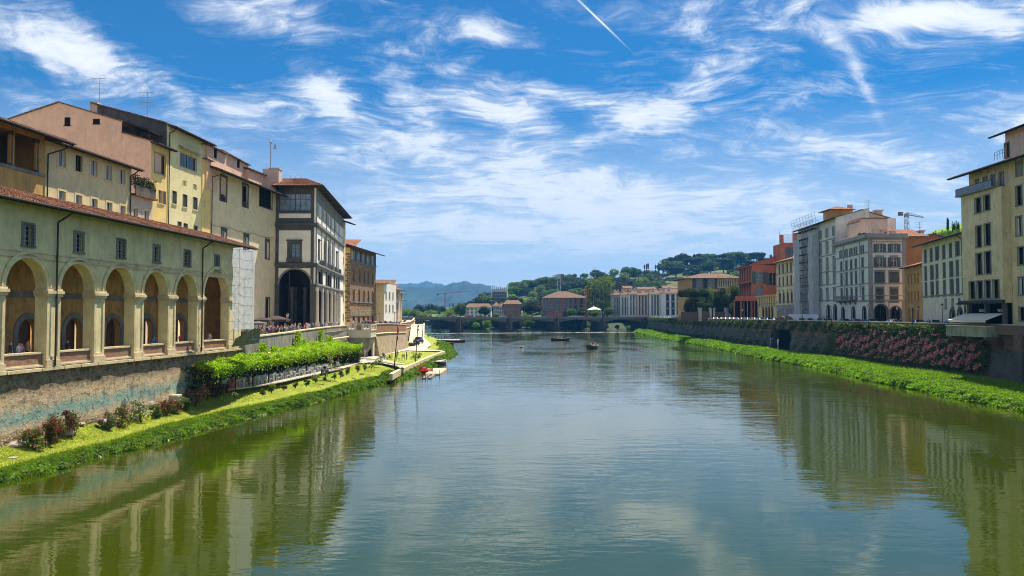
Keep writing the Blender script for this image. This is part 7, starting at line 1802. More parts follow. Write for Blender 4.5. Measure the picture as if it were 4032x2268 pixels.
def flat(name,c,pts,m,lab,dz=.05):
 P=[gzl(c,x,y)for x,y in pts];k=MB();k.face([p+Vector((0,0,dz))for p in P]);k.face([p+Vector((0,0,dz))for p in P][::1]if 0 else[P[0]+Vector((0,0,dz)),P[1]+Vector((0,0,dz)),P[1]-Vector((0,0,.3)),P[0]-Vector((0,0,.3))])
 tag(k.build(name,m),lab,kind='structure');return P
M['lpave']=blocks('light_paving',(.50,.44,.35),(.4,.34,.25),.8,.8,.08,ms=.02,bump=.15)
a_=[gzl('c6',x,y)for x,y in((600,893),(920,852),(1240,796),(1620,712),(1930,645),(2075,604))]
k=MB();rows=[[(p.x,p.y,p.z+.06)for p in a_],[(max(p.x-5.5,lwall(p.y)+.1),p.y+.6,p.z+.06)for p in a_],[(p.x,p.y-.02,p.z-.06)for p in a_]];k.sheet(rows[:2]);k.sheet([rows[2],rows[0]])
tag(k.build('terrace_paving',M['lpave']),'pale paved cafe terrace beside the pergola',kind='structure')
flat('garden_path','d1',((140,1340),(390,1275),(600,1265),(740,1275),(1000,1325),(1120,1325),(870,1250),(700,1180),(860,1135),(1080,1090),(1400,1100),(1620,1096),(1560,1085),(1390,1078),(1390,1050),(1445,1010),(1350,915),(1180,915),(1160,1000),(1110,1040),(900,1110),(560,1175),(330,1170),(300,1200)),M['lpave'],'pale stone path and steps through the riverside garden',.07)
k=MB();R0=[gzl('s',1620,1345),gzl('s',1678,1337)];R0=[Vector((-32.2,238,1.4)),Vector((-27.5,238,1.4))];R1=[Vector((-38.6,292,5.9)),Vector((-34.2,292,5.9))]
k.sheet([[R0[0].lerp(R1[0],i/10),R0[1].lerp(R1[1],i/10)]for i in range(11)]);k.sheet([[(-39,292,6.0),(-39,300,6.3)],[(-34,292,6.0),(-34,300,6.3)]])
k.face([R0[1],R1[1],R1[1]-Vector((0,0,6)),R0[1]-Vector((0,0,2))]);tag(k.build('ramp',M['lpave']),'pale paved ramp climbing from the garden to the street',kind='structure')
B=Bld('ramp_parapet',-30,240,0,1.3,'pale low parapet along the river side of the garden ramp','wall')
k=MB();a,b=R0[1]+Vector((.1,-4,0)),R1[1]+Vector((.1,2,0));k.hexa([a-Vector((0,0,2)),a+Vector((.4,0,-2)),b+Vector((.4,0,-6)),b-Vector((0,0,6)),a+Vector((0,0,.9)),a+Vector((.4,0,.9)),b+Vector((.4,0,.9)),b+Vector((0,0,.9))]);B.wpart('masonry',M['stone_w'],k)
B=Bld('garden_kerb',-18,130,0,1,'low pale stone edging wall between lawn and reeds','wall')
E_=[(gz('e5',x,y,1.35))for x,y in((1420,540),(1500,495),(1640,430),(1745,385),(1870,330),(2060,250),(2200,195),(2335,147))]
for q in range(len(E_)-1):
 k=MB();a,b=E_[q],E_[q+1];d=Vector((.55,0,0));lo=Vector((0,0,-.8));k.hexa([a+lo,a+d+lo,b+d+lo,b+lo,a+Vector((0,0,.12)),a+d+Vector((0,0,.12)),b+d+Vector((0,0,.12)),b+Vector((0,0,.12))]);B.wpart('kerb_stone',M['pietra'],k)
for i,(x,y)in enumerate(((900,268),(980,272),(1040,282),(1130,300),(1330,335),(1395,350),(1480,365),(1575,385))):
 p=gzl('e5',x,y);k=MB();k.box(-.9,.9,-.5,.5,-.1,.2);o=k.build('stone_step',M['stone_w']);o.location=p+Vector((0,0,.1));o.rotation_euler=(0,0,.15);tag(o,'pale stone slab of the stepped garden path','step','slabs of the stepped path')
pg=Bld('vine_pergola',-29,90,0,2.0,'long pergola roofed with a bright green vine beside the parapet wall','pergola')
def pf(t_):y=73.5+(130-73.5)*t_;return Vector((-28.3+2.2*t_,y,4.95-.15*t_))
def pb_(t_):y=77+(134-77)*t_;return Vector((lwall(y)+.3 if y>86.5 else lwall(y)+.15,y,5.1))
for i in range(13):
 t_=i/12;p=pf(t_);k=MB();k.tube((p.x-.25,p.y+.3,interp(LZT,p.y)),(p.x-.25,p.y+.3,4.8),.07,.06);pg.wpart('post',M['wood'],k)
 k=MB();k.tube(pf(t_)+Vector((0,0,-.1)),pb_(t_)+Vector((0,0,-.1)),.05);pg.wpart('crossbeam',M['wood'],k)
k=MB();k.tube(pf(0)-Vector((0,0,.15)),pf(1)-Vector((0,0,.15)),.07);pg.wpart('front_beam',M['frame_w'],k)
M['vine']=leafmat('vine_leaves',(.26,.40,.014),.42,.45,.7,objvar=False);M['vined']=leafmat('shaded_vine',(.05,.10,.01),.35,.5,.8,objvar=False)  # second vine material has shade put into its leaf colour
r=np.random.default_rng(9);n=62000;t_=r.uniform(-.02,1.03,n);s_=r.uniform(-.06,1,n)
A=np.array([[*pf(q)]for q in np.linspace(-.05,1.05,45)]);Bq=np.array([[*pb_(q)]for q in np.linspace(-.05,1.05,45)])
fi=np.clip((t_+.05)/1.1*44,0,43.99);i0=fi.astype(int);fr_=(fi-i0)[:,None]
P=(A[i0]*(1-fr_)+A[i0+1]*fr_)*(1-s_[:,None])+(Bq[i0]*(1-fr_)+Bq[i0+1]*fr_)*s_[:,None]
P[:,2]+=r.normal(0,.13,n)+.22*np.sin(P[:,1]*1.3)*np.sin(P[:,0]*1.9)+.18*np.sin(P[:,1]*.37+1)
N_=np.tile(np.array([0,0,1.0]),(n,1));pg_o=link('vine_canopy',leafmesh('vine_canopy',P,N_,r.uniform(.13,.27,n),M['vine'],1.2,1.0,r),pg.o,pg.Wi)
n=15000;t_=r.uniform(-.02,1.03,n);fi=np.clip((t_+.05)/1.1*44,0,43.99);i0=fi.astype(int);fr_=(fi-i0)[:,None];P=A[i0]*(1-fr_)+A[i0+1]*fr_
P[:,0]+=r.normal(.05,.15,n);P[:,2]-=r.exponential(.24,n);link('hanging_vine',leafmesh('hanging_vine',P,None,r.uniform(.12,.24,n),M['vine'],1.2,1,r),pg.o,pg.Wi)
n=9000;y=r.uniform(74,134,n);P=np.stack([[lwall(q)+.25 if q>86.5 else lwall(q)+.1 for q in y]+r.uniform(-.1,.5,n),y,r.uniform(1.6,5.0,n)],1);tag(link('pergola_shade_leaves',leafmesh('pergola_shade_leaves',P,None,.22,M['hedge'],1.3,1,r)),'dark leaves added on the wall as the shade below the pergola',kind='stuff')  # dark leaf layer stands in for the shade under the vine roof
n=3500;t_=r.uniform(0,1,n);P=np.stack([-26.2-5.0*t_+r.normal(0,.3,n),131+2.5*t_+r.normal(0,.5,n),r.uniform(1.6,5.1,n)],1);link('end_foliage',leafmesh('end_foliage',P,None,.26,M['vined'],1.3,1,r),pg.o,pg.Wi)
iv=[]
for cx_,z0_,z1_,w_,n in((91,5.0,6.6,1.6,900),(96,5.0,6.0,1.4,500),(109,5.0,7.6,2.0,1400),(113,5.0,6.4,1.5,600),(127,5.0,7.4,1.4,800),(132,5,6.4,3,700),(101,5,5.7,6,900),(120,5,5.8,6,900),(86,4.6,5.6,3,600)):
 zz=z0_+(z1_-z0_)*r.random(n)**1.3;yy=cx_+r.normal(0,w_*.5,n)*(1.3-(zz-z0_)/(z1_-z0_+.01));iv.append(np.stack([np.array([lwall(q)for q in yy])+r.uniform(.35,1.0,n),yy,zz],1))
P=np.concatenate(iv);tag(link('climbing_vine',leafmesh('climbing_vine',P,None,r.uniform(.13,.26,len(P)),M['vine'],1.3,1,r)),'green creeper climbing the parapet above the pergola',kind='stuff')
M['bush']=leafmat('bush_leaves',(.085,.12,.03),.3,.5,1.2);FL={c:leafmat(c+'_petals',v,.25,.25,3,tcol=(1,.7,.7),objvar=False)for c,v in dict(red=(.42,.025,.03),pink=(.62,.22,.26),white=(.75,.72,.62),dark_red=(.28,.02,.04),salmon=(.7,.28,.16),purple=(.3,.10,.28)).items()}
def bush(p,w_,h_,col,nl,nf,label,leaf=.1,seed=1,cat='rose bush',lm=None):
 o=empty('flowering_bush',p,0,label,cat);r=np.random.default_rng(seed);k=MB()
 for i in range(6):t_=r.uniform(0,6.28);k.tube((0,0,-.1),(math.cos(t_)*w_*.3,math.sin(t_)*w_*.3,h_*.75),.03,.01,4)
 k.build('stem',M['bark'],o)
 cs=[(r.normal(0,w_*.26),r.normal(0,w_*.2),h_*r.uniform(.2,.88),r.uniform(.18,.36)*min(w_,h_))for _ in range(9)]
 P=[];
 for c in cs:v=r.normal(size=(nl//9,3));v/=np.linalg.norm(v,axis=1)[:,None];P.append(np.array(c[:3])+v*c[3]*r.uniform(.4,1,(len(v),1)))
 P=np.concatenate(P);P[:,2]=np.maximum(P[:,2],.05);link('foliage',leafmesh('foliage',P,None,leaf*r.uniform(.6,1.3,len(P)),lm or M['bush'],1.5,1,r),o)
 if nf:
  F_=P[r.integers(0,len(P),nf)]*np.array([1.08,1.08,1.03]);F_=np.repeat(F_,6,0)+r.normal(0,.05,(nf*6,3));link('blossom',leafmesh('blossom',F_,None,.10,FL[col],1.1,1,r),o)
 return o
BU=[('c3',20,760,1.3,1.9,'red',40,'rose bush with red blooms cut by the left edge of the picture'),('c3',90,800,1.6,1.7,'salmon',26,'sparse salmon rose bush near the first flat stone'),('c3',350,745,2.0,2.1,'red',26,'dark green rose bush with bright red flowers low down'),('c3',530,700,1.9,2.7,'dark_red',36,'tall rose bush with red tips behind the round boulder'),('c3',800,622,1.5,1.1,'purple',34,'low bush with mauve flowers by a flat pale stone'),('c3',930,585,1.9,1.9,'dark_red',30,'dark bush with wine red leaves and flowers'),('c3',1090,535,2.6,2.6,'white',60,'large bush of white roses climbing the turquoise wall'),('c3',1250,495,1.3,1.5,'white',8,'small green bush between white and red roses'),('c3',1360,470,2.0,2.4,'red',60,'bush full of bright red roses behind the grey boulder'),('c3',1470,450,1.7,1.5,'pink',30,'low pink rose bush right of the red one'),('c3',1550,425,1.5,1.6,'white',14,'green bush with a few pale flowers'),('c3',1690,400,2.4,2.5,'pink',80,'big pale pink rose bush behind the stone block'),('c3',1765,370,1.4,3.2,'red',14,'tall thin rose with a red head above the pink bush'),('c3',1850,350,1.8,2.0,'pink',24,'last rose bush before the pergola')]
for i,(c,x,y,w_,h_,col,nf,lb)in enumerate(BU):
 p=gzl(c,x,y);xm=lx(-37.3,p.y)+.9
 if p.x<xm:p.x=xm
 bush((p.x,p.y,lawnz(p.x,p.y)-.05),w_*.78,h_*.8,col,1150,nf*2,lb,.10,i+2)
SA=[('c6',675,975,.5,'tiny sapling nearest the red folding chairs'),('c6',1010,950,.7,'small pale shrub in the middle of the lawn slope'),('c6',1115,920,1.0,'white flowering shrub on the lawn'),('c6',1262,890,.7,'thin sapling right of the white flowering shrub'),('c6',1398,865,.7,'slim dark sapling on the lawn edge'),('c6',1528,840,.7,'slender sapling below the white tables'),('c6',1640,800,1.0,'leafy shrub left of the seated group'),('c6',1750,780,.5,'low plant under the seated group'),('c6',1865,760,.8,'small bush right of the seated group'),('c6',1935,735,.9,'rounded shrub near the dark garden bench'),('c6',2008,710,1.3,'reddish shrub by the end of the terrace'),('c6',2140,680,1.1,'orange flowered shrub beyond the terrace'),('c6',2220,655,1.1,'little round topped tree on the lawn'),('c6',2300,635,1.1,'green shrub pair near the steps'),('d1',655,1305,1.2,'dark red flowering bush beside the steps'),('d1',695,1300,1.8,'taller red flowering bush at the bottom of the steps'),('d1',1200,1225,1.7,'brown planted tub bush on the square lawn'),('d1',1265,1205,1.4,'pale yellow green bush beside the flagpole'),('d1',1400,910,2.0,'dark bush at the foot of the ramp parapet'),('d1',1520,1040,1.6,'bush on the small grassy headland')]
for i,(c,x,y,s_,lb)in enumerate(SA):
 p=gzl(c,x,y);s_*=.8;col=['white','salmon','pink','red'][i%4]if i not in(14,15)else 'dark_red';bush(tuple(p),s_*.95,s_*1.1,col,500,8 if i%3==0 or i>9 else 0,lb,.10,60+i,'shrub',M['leafmid']if i%2 else M['leaflight'])
def rock(p,s_,label,seed,flat_=.5):
 r=random.Random(seed);bm=bmesh.new();bmesh.ops.create_icosphere(bm,subdivisions=3,radius=1)
 for v in bm.verts:q=1+.16*math.sin(v.co.x*3+seed)+.12*math.sin(v.co.y*5+seed*2)+r.uniform(-.04,.04);v.co=Vector((v.co.x*q*s_,v.co.y*q*s_*.7,max(-.1,v.co.z*q*s_*flat_)))
 me=bpy.data.meshes.new('boulder');bm.to_mesh(me);bm.free();me.materials.append(M['rock']);o=link('boulder',me);o.location=p;o.rotation_euler=(0,0,r.uniform(0,3));tag(o,label,'stone')
for i,(x,y,s_,fl,lb)in enumerate(((150,815,.6,.35,'flat pale stone on the lawn at the lower left'),(598,705,.75,.55,'large rounded boulder under the tall rose bush'),(690,655,.75,.2,'thin flat slab behind the large boulder'),(1000,597,1.0,.25,'long flat stone below the wine red bush'),(870,610,.35,.2,'small white flat stone by the mauve flowers'),(1412,478,.75,.6,'grey boulder below the bright red roses'),(120,862,.4,.1,'sliver of stone set in the lawn'))):
 p=gzl('c3',x,y);rock((p.x,p.y,lawnz(p.x,p.y)),s_,lb,i+3,fl)
p=gzl('c3',1660,430);k=MB();k.box(-.45,.45,-.4,.4,-.1,.75);k.box(-.5,.5,-.45,.45,.75,.95);o=k.build('stone_block',M['stone_w']);o.location=(p.x,p.y,lawnz(p.x,p.y));tag(o,'square stone plinth below the pale pink roses','plinth')
def chair_proto(m,name='garden_chair',fold=False):
 o=empty(name);k=MB()
 for i in range(5):k.box(-.22,.22,-.22+i*.09,-.15+i*.09,.43,.455)
 k.build('seat',m,o);k=MB();k.box(-.22,-.18,.2,.24,.45,.92);k.box(.18,.22,.2,.24,.45,.92)
 for i in range(4):k.box(-.18,.18,.205,.235,.55+i*.1,.62+i*.1)
 k.build('backrest',m,o)
 for sx in(-1,1):
  for sy in(-1,1):k=MB();e=sy*(-.26 if fold else .22);k.tube((sx*.21,e,0),(sx*.21,sy*.2,.44),.022,n=5);k.build('leg',m,o)
 return o
def table_proto(m,w_=.9,d_=.9):
 o=empty('garden_table');k=MB();n=8
 for i in range(n):k.box(-w_/2,w_/2,-d_/2+i*d_/n,-d_/2+(i+.88)*d_/n,.73,.755)
 k.build('tabletop',m,o)
 for sx in(-1,1):
  for sy in(-1,1):k=MB();k.box(sx*(w_/2-.04)-.025,sx*(w_/2-.04)+.025,sy*(d_/2-.04)-.025,sy*(d_/2-.04)+.025,0,.73);k.build('leg',m,o)
 return o
M['green_p']=plain('green_painted_wood',(.03,.10,.05),.6)
CW,TW_=chair_proto(M['white']),table_proto(M['white']);CRd=chair_proto(M['red'],fold=True);CGr=chair_proto(M['green_p']);usedC=set()
def put(src,x,y,z,rz,label,cat,group=None):
 o=src if src.name not in usedC else copy_tree(src);usedC.add(o.name);usedC.add(src.name);o.location=(x,y,z);o.rotation_euler=(0,0,rz);tag(o,label,cat,group)
 if not group and 'group' in o:del o['group']
 return o
rr2=random.Random(3);ti=0
for i in range(13):
 t_=i/12;p0=a_[0].lerp(a_[3],min(1,t_*1.0))if t_<.0 else None
 fr=t_*3.35+.35;q=int(min(4,fr));P0=a_[q].lerp(a_[q+1],fr-q);
 for row,off in enumerate((1.15,2.9)):
  if row==1 and(i<2 or P0 .x-off<lwall(P0 .y)+1.2):continue
  x,y,z=P0 .x-off+rr2 .uniform(-.1,.1),P0 .y+rr2 .uniform(-.3,.3),P0 .z+.06;rz=.1+rr2 .uniform(-.1,.1)
  where='at the near end of the terrace' if t_<.34 else('in the middle of the terrace' if t_<.67 else 'at the far end of the terrace');rowl='in the row by the lawn' if row==0 else 'in the row under the pergola'
  put(TW_,x,y,z,rz,f'white slatted table {rowl}, {where.replace("of the terrace", "of terrace")}','table',f'white cafe tables {where} {rowl}')
  for j in range(4):
   a=rz+j*PI/2;dx,dy=math.sin(a)*-.72,math.cos(a)*.72;isred=(i in(1,3)and j%2==0)
   c_=CRd if isred else CW;put(c_,x+dx,y+dy,z,a,f'{"red folding" if isred else "white garden"} chair at a white cafe table {where.replace("of the terrace", "of terrace")}','chair',f'{"red" if isred else "white"} chairs {where}')
for i,(x,y,rz,lb)in enumerate(((375,930,.5,'left red folding chair on the lawn'),(590,925,-1.2,'red folding chair right of the dark table'),(635,910,-2.0,'rightmost red folding chair beside the terrace edge'))):
 p=gzl('c6',x,y);put(CRd,p.x,p.y,p.z,rz,lb,'chair')
def bench(p,rz,m,label,L_=1.6):
 o=empty('garden_bench',p,rz,label,'bench');k=MB()
 for i in range(4):k.box(-L_/2,L_/2,-.25+i*.13,-.15+i*.13,.42,.45)
 k.build('seat',m,o);k=MB();k.box(-L_/2,L_/2,.25,.29,.85,.92)
 for i in range(12):x=-L_/2+L_*(i+.5)/12;k.box(x-.02,x+.02,.255,.285,.45,.85)
 k.build('backrest',m,o)
 for sx in(-1,1):
  for y in(-.22,.25):k=MB();k.box(sx*(L_/2-.06)-.03,sx*(L_/2-.06)+.03,y-.03,y+.03,0,.43 if y<0 else .9);k.build('leg',m,o)
 return o
p=gzl('c6',230,965);bench(p,2.8,M['wood'],'dark wooden bench at the near end of the lawn',1.3);p=gzl('c6',495,930);bench(p,.1,M['wood'],'dark slatted bench between the red folding chairs');p=gzl('c6',330,960);put(table_proto(M['wood'],.9,.6),p.x,p.y,p.z,.2,'low dark wooden table beside the near bench','table')
p=gzl('c6',1865,715);bench(p,.2,M['wood'],'dark long garden table set with bench behind the seated group',2.0);p=gzl('c6',1800,720);put(table_proto(M['green_p'],1.6,.8),p.x,p.y,p.z,.2,'dark green garden table of the seated group','table')
for i,(x,y,rz,lb)in enumerate(((1650,745,1.2,'pale chair at the left of the seated group'),)):p=gzl('c6',x,y);put(CW,p.x,p.y,p.z,rz,lb,'chair')
for x,y,rz,lb in((1045,1235,.3,'bright green garden chair on the square lawn'),(965,1240,2.0,'dark green garden chair beside the standing person'),(770,1215,1.2,'green chair at the left of the lawn table'),(860,1225,-1.2,'green chair at the right of the lawn table')):p=gzl('d1',x,y);o=put(CGr,p.x,p.y,p.z,rz,lb,'chair');o.scale=(1.25,)*3
p=gzl('d1',815,1222);put(table_proto(M['green_p'],1.2,.8),p.x,p.y,p.z,.2,'small green table on the square lawn','table')
for(c,xb,yb,xt,yt,lb,fl)in(('d1',912,1362,966,735,'tall thin pole with a furled red flag by the kerb',True),('d1',1218,1252,1254,690,'tall thin leaning pole at the far end of the kerb',False)):
 b_=gz(c,xb,yb,1.45);tp=gy(c,xt,yt,b_.y);o=empty('flagpole',b_,0,lb,'flagpole');tv=tp-b_;k=MB();k.tube((0,0,0),tv,.09,.05,8);k.build('pole',M['wood'],o)
 k=MB();q0=tv*.93;q1=tv*(.58 if fl else .75);n=14
 for i in range(n):a=q0 .lerp(q1,i/n);b2=q0 .lerp(q1,(i+1)/n);w1,w2=.14+.1*math.sin(i*.9),.14+.1*math.sin(i*.9+.9);k.hexa([b2+Vector((-.02,-.05,0)),b2+Vector((w2,-.08,0)),b2+Vector((w2,.08,0)),b2+Vector((-.02,.05,0)),a+Vector((-.02,-.05,0)),a+Vector((w1,-.08,0)),a+Vector((w1,.08,0)),a+Vector((-.02,.05,0))])
 k.build('furled_flag',M['red']if fl else M['wood'],o)
M['hull']=plain('dark_varnished_hull',(.05,.03,.025),.35);M['orange_p']=plain('orange_red_plastic',(.65,.07,.03),.35)
def boat(p,rz,L_,W_,m,label,rim=None,benches=3,name='rowing_boat',H_=.55):
 o=empty(name,p,rz,label,'boat');k=MB();n=14;rows=[]
 for i in range(n+1):
  t_=i/n;x=-L_/2+L_*t_;w_=W_/2*(math.sin(PI*min(1,.12+t_*.92)if t_<.5 else PI*(.5+(t_-.5)*.97))**.6);sh=H_*(1+.5*(2*t_-1)**2)
  rows.append([(x,-w_,sh),(x,-w_*.85,.12),(x,-w_*.4,-.12),(x,0,-.18),(x,w_*.4,-.12),(x,w_*.85,.12),(x,w_,sh),(x,w_*.88,sh),(x,w_*.7,.15),(x,0,.02),(x,-w_*.7,.15),(x,-w_*.88,sh),(x,-w_,sh)])
 k.sheet(rows);k.face([q for q in rows[0][:7]]);k.face([q for q in rows[-1][:7]]);k.build('hull',m,o,smooth=True)
 k=MB()
 for s_ in(0,6):k.path([Vector(rw[s_])+Vector((0,0,.02))for rw in rows],.045,5)
 k.build('gunwale',rim or M['pietra'],o)
 for i in range(benches):x=-L_*.28+L_*.56*i/max(1,benches-1);k=MB();k.box(x-.14,x+.14,-W_*.42,W_*.42,H_*.55,H_*.6);k.build('thwart',M['pietra'],o)
 return o
BO1=gz('d3',512,1255,0);BO2=gz('d3',935,1358,0)
boat(BO1,.15,7.2,2.1,M['hull'],'dark passenger boat farther out on the river, side on',M['pietra'],4,'passenger_boat',.75)
boat(BO2,1.1,7.0,2.3,M['hull'],'dark passenger boat with a pale rim, nearer on the river',M['white'],4,'passenger_boat',.8)
MB1=gz('d1',1755,968,0);boat(MB1,.1,8.5,2.0,M['hull'],'long dark boat moored off the grassy headland',M['stone_w'],3,'moored_boat',.6)
p=gz('d1',1672,1000,0);boat(p,-.5,5.0,1.6,M['hull'],'small dark boat tied left of the long one',None,2,'moored_boat',.5)
p=gz('d1',1495,1285,0);boat(p,.9,6.0,1.6,M['orange_p'],'red covered boat moored by the reeds',M['white'],2,'moored_boat',.55);p=gz('d1',1585,1285,0);boat(p,1.3,5.0,1.5,M['hull'],'dark boat with white rim beside the red covered one',M['white'],2,'moored_boat',.5)
for(c,pts,lb,h_)in(('d1',((1355,1415),(1560,1415),(1668,1345),(1475,1340)),'square wooden floating jetty on the left shore',.25),('e5',((1985,590),(2040,592),(2135,520),(2080,517)),'left finger of the low grey pontoon',.15),('e5',((2080,592),(2135,592),(2215,522),(2165,518)),'right finger of the low grey pontoon',.15),('d1',((1100,1335),(1440,1375),(1465,1345),(1180,1322)),'long dark gangway from the kerb to the jetty',.35)):
 P=[gz(c,x,y,h_)for x,y in pts];o=empty('floating_jetty',P[0],0,lb,'jetty');Q=[q-P[0]for q in P];k=MB();k.hexa([q-Vector((0,0,h_+.2))for q in Q]+Q);k.build('deck',M['pietra']if 'square' in lb else M['concrete'],o)
 k=MB();[k.tube(q+Vector((0,0,-.6)),q+Vector((0,0,.55)),.05)for q in Q];k.build('mooring_post',M['wood'],o)
p=gz('d1',1320,1405,0);o=boat(p,.35,3.6,1.9,M['orange_p'],'bright red pedal boat beside the square jetty',M['orange_p'],0,'pedal_boat',.35);k=MB()
k.hexa([(-.6,-.6,.3),(.9,-.6,.3),(.9,.6,.3),(-.6,.6,.3),(-.5,-.5,.55),(.5,-.5,1.0),(.5,.5,1.0),(-.5,.5,.55)]);k.build('cabin',M['orange_p'],o);k=MB();k.box(-.5,0,-.45,-.05,.55,1.15);k.box(-.5,0,.05,.45,.55,1.15);k.build('seat',M['red'],o)
def skinmesh(name,J,Bn,rad,mats,classify):
 me=bpy.data.meshes.new(name+'_rig');me.from_pydata(J,Bn,[]);o=bpy.data.objects.new(name+'_rig',me);C.objects.link(o)
 o.modifiers.new('s','SKIN');bm=bmesh.new();bm.from_mesh(me);ly=bm.verts.layers.skin.verify();bm.verts.ensure_lookup_table()
 for v,rr in zip(bm.verts,rad):v[ly].radius=(rr,rr)if not hasattr(rr,'__len__')else rr;v[ly].use_root=(v.index==0)
 bm.to_mesh(me);bm.free();sm_=o.modifiers.new('u','SUBSURF');sm_.levels=1;sm_.render_levels=1
 bpy.context.view_layer.update();dg=bpy.context.evaluated_depsgraph_get();out=bpy.data.meshes.new_from_object(o.evaluated_get(dg));bpy.data.objects.remove(o);out.name=name
 out.materials.clear();[out.materials.append(m)for m in mats]
 for p_ in out.polygons:p_.material_index=classify(p_.center);p_.use_smooth=True
 return out
M['skin']=plain('skin',(.50,.30,.20),.6);M['shirt']=objcol('shirt_cloth');M['trouser']=mat('trouser_cloth',(.05,.055,.08),var=.5);M['trouserp']=mat('pale_trousers',(.42,.38,.30),var=.2);M['hair']=plain('dark_hair',(.03,.02,.015),.7);M['hairl']=plain('fair_hair',(.28,.18,.08),.7)
def person_mesh(name,pose,tro):
 seat=pose=='sit';J=[(0,0,.95)];Bn=[];Rd=[(.15,.11)]
 def add(par,p,r_):J.append(p);Rd.append(r_);Bn.append((par,len(J)-1));return len(J)-1
 a=add(0,(0,.01,1.15),(.14,.10));b_=add(a,(0,0,1.38),(.17,.11));n_=add(b_,(0,0,1.5),(.055,.055));h1=add(n_,(0,-.01,1.58),(.075,.09));h2=add(h1,(0,0,1.68),(.078,.095));add(h1,(0,-.115,1.61),(.014,.014))
 for s_ in(-1,1):
  sh=add(b_,(s_*.19,0,1.42),(.055,.055))
  if pose=='sit':el=add(sh,(s_*.25,-.08,1.17),(.042,.042));wr=add(el,(s_*.16,-.32,1.12),(.028,.028));hd=(s_*.13,-.40,1.12);dv=Vector((0,-1,-.1))
  elif pose=='arms':el=add(sh,(s_*.36,-.05,1.25),(.042,.042));wr=add(el,(s_*.2,-.12,1.48),(.028,.028));hd=(s_*.13,-.14,1.53);dv=Vector((-s_*.7,0,.6))
  else:q=.10*s_ if pose=='walk' else 0;el=add(sh,(s_*.25,q,1.15),(.042,.042));wr=add(el,(s_*.25,q*1.6-.06,.92),(.028,.028));hd=(s_*.245,q*1.7-.08,.85);dv=Vector((0,-.1,-1))
  pm=add(wr,hd,(.034,.022));dv.normalize();sd_=dv.cross(Vector((0,1,.2))).normalized()
  for f_ in range(4):b0=Vector(hd)+dv*.03+sd_*(f_-1.5)*.018;m1=add(pm,tuple(b0),(.0095,.0095));m2=add(m1,tuple(b0+dv*(.035+.006*(f_ in(1,2)))),(.0085,.0085));add(m2,tuple(b0+dv*.06+Vector((0,-.012,0))),(.007,.007))
  t1=add(pm,tuple(Vector(hd)+sd_*.035*-s_),(.011,.011));add(t1,tuple(Vector(hd)+sd_*.05*-s_+dv*.03),(.009,.009))
  hp=add(0,(s_*.09,0,.90),(.09,.09))
  if seat:kn=add(hp,(s_*.11,-.44,.93),(.062,.062));an=add(kn,(s_*.11,-.46,.54),(.042,.042));add(an,(s_*.11,-.60,.48),(.04,.03))
  else:q=(.22*s_ if pose=='walk' else .02);kn=add(hp,(s_*.10,-q*.5,.50),(.06,.06));an=add(kn,(s_*.10,q*-.9+(.1 if q>.05 else 0),.09),(.04,.04));add(an,(s_*.10,q*-.9-.1+(.1 if q>.05 else 0),.04),(.038,.03))
 if seat:J=[(x,y,z-.45)for x,y,z in J]
 dz=-.45 if seat else 0
 def cl(c):
  z=c.z-dz
  if z>1.70 or(z>1.585 and c.y>.01 and abs(c.x)<.12):return 3
  if z>1.49 and abs(c.x)<.14:return 0
  if pose=='sit':
   if c.y<-.2 and z>1.05:return 0
  elif pose=='arms':
   if abs(c.x)<.3 and c.y<-.09 and z>1.3:return 0
  elif abs(c.x)>.2 and z<1.12:return 0
  if z>.97:return 1
  if z>.085 or seat:return 2
  return 4
 return skinmesh(name,J,Bn,Rd,[M['skin'],M['shirt'],tro,M['hair']if tro is not M['trouserp']else M['hairl'],M['wood']],cl)
PM={(ps,tn):person_mesh('person',ps,tr_)for ps in('stand','walk','sit','arms')for tn,tr_ in(('dark',M['trouser']),('pale',M['trouserp']))}
COL=dict(white=(.75,.74,.72),black=(.02,.02,.025),red=(.6,.03,.03),navy=(.03,.05,.16),grey=(.25,.25,.26),beige=(.5,.4,.28),pink=(.6,.25,.3),green=(.08,.2,.1),lilac=(.4,.35,.6),blue=(.1,.25,.5),orange=(.65,.25,.06))
rp=random.Random(77)
def person(x,y,z,rz,pose,col,where,tro=None,group=None,label=None,sc_=None):
 tro=tro or rp.choice(['dark','dark','pale']);o=link('person',PM[(pose,tro)]);o.location=(x,y,z);s_=sc_ or rp.uniform(.93,1.06);o.scale=(s_,)*3;o.rotation_euler=(0,0,rz);o.color=(*COL[col],1)
 lb=label or f'person in {col} top and {tro} trousers {where}'
 tag(o,lb,'person',group or(lb if not label else None));return o
cols=['white','black','black','red','navy','grey','beige','white','pink','green','black','blue','white','lilac']
def pl(y):return interp([(86,-30.6),(107.5,-31.5),(127,-33.1),(150,-32.6),(152,-28.6),(199,-28.1),(204,-33),(295,-40),(400,-51)],y)
def sz(y):return interp([(50,6.3),(86.5,6.4),(107.5,6.6),(127,6.8),(150,7.0),(198,6.4),(295,6.0),(401,7.2)],y)
for i in range(112):
 y=rp.uniform(89,140);x=pl(y)-rp.choice([.8,1.1,1.6,2.4,3.4,5.0])-rp.uniform(0,.4);zz='by the parapet under the market tents' if y<104 else('by the parapet before the huge arch' if y<124 else 'by the parapet below the pavilion columns')
 person(x,y,sz(y)-.02,rp.uniform(0,6.28),rp.choice(['stand','stand','walk']),rp.choice(cols),zz)
for i in range(68):
 y=rp.uniform(138,198);x=pl(y)-rp.choice([.8,1.2,1.8,2.6])-rp.uniform(0,.6);person(x,y,sz(y)+(.25 if y>152 else 0),rp.uniform(0,6.28),rp.choice(['stand','walk']),rp.choice(cols),'on the bastion and beyond it')
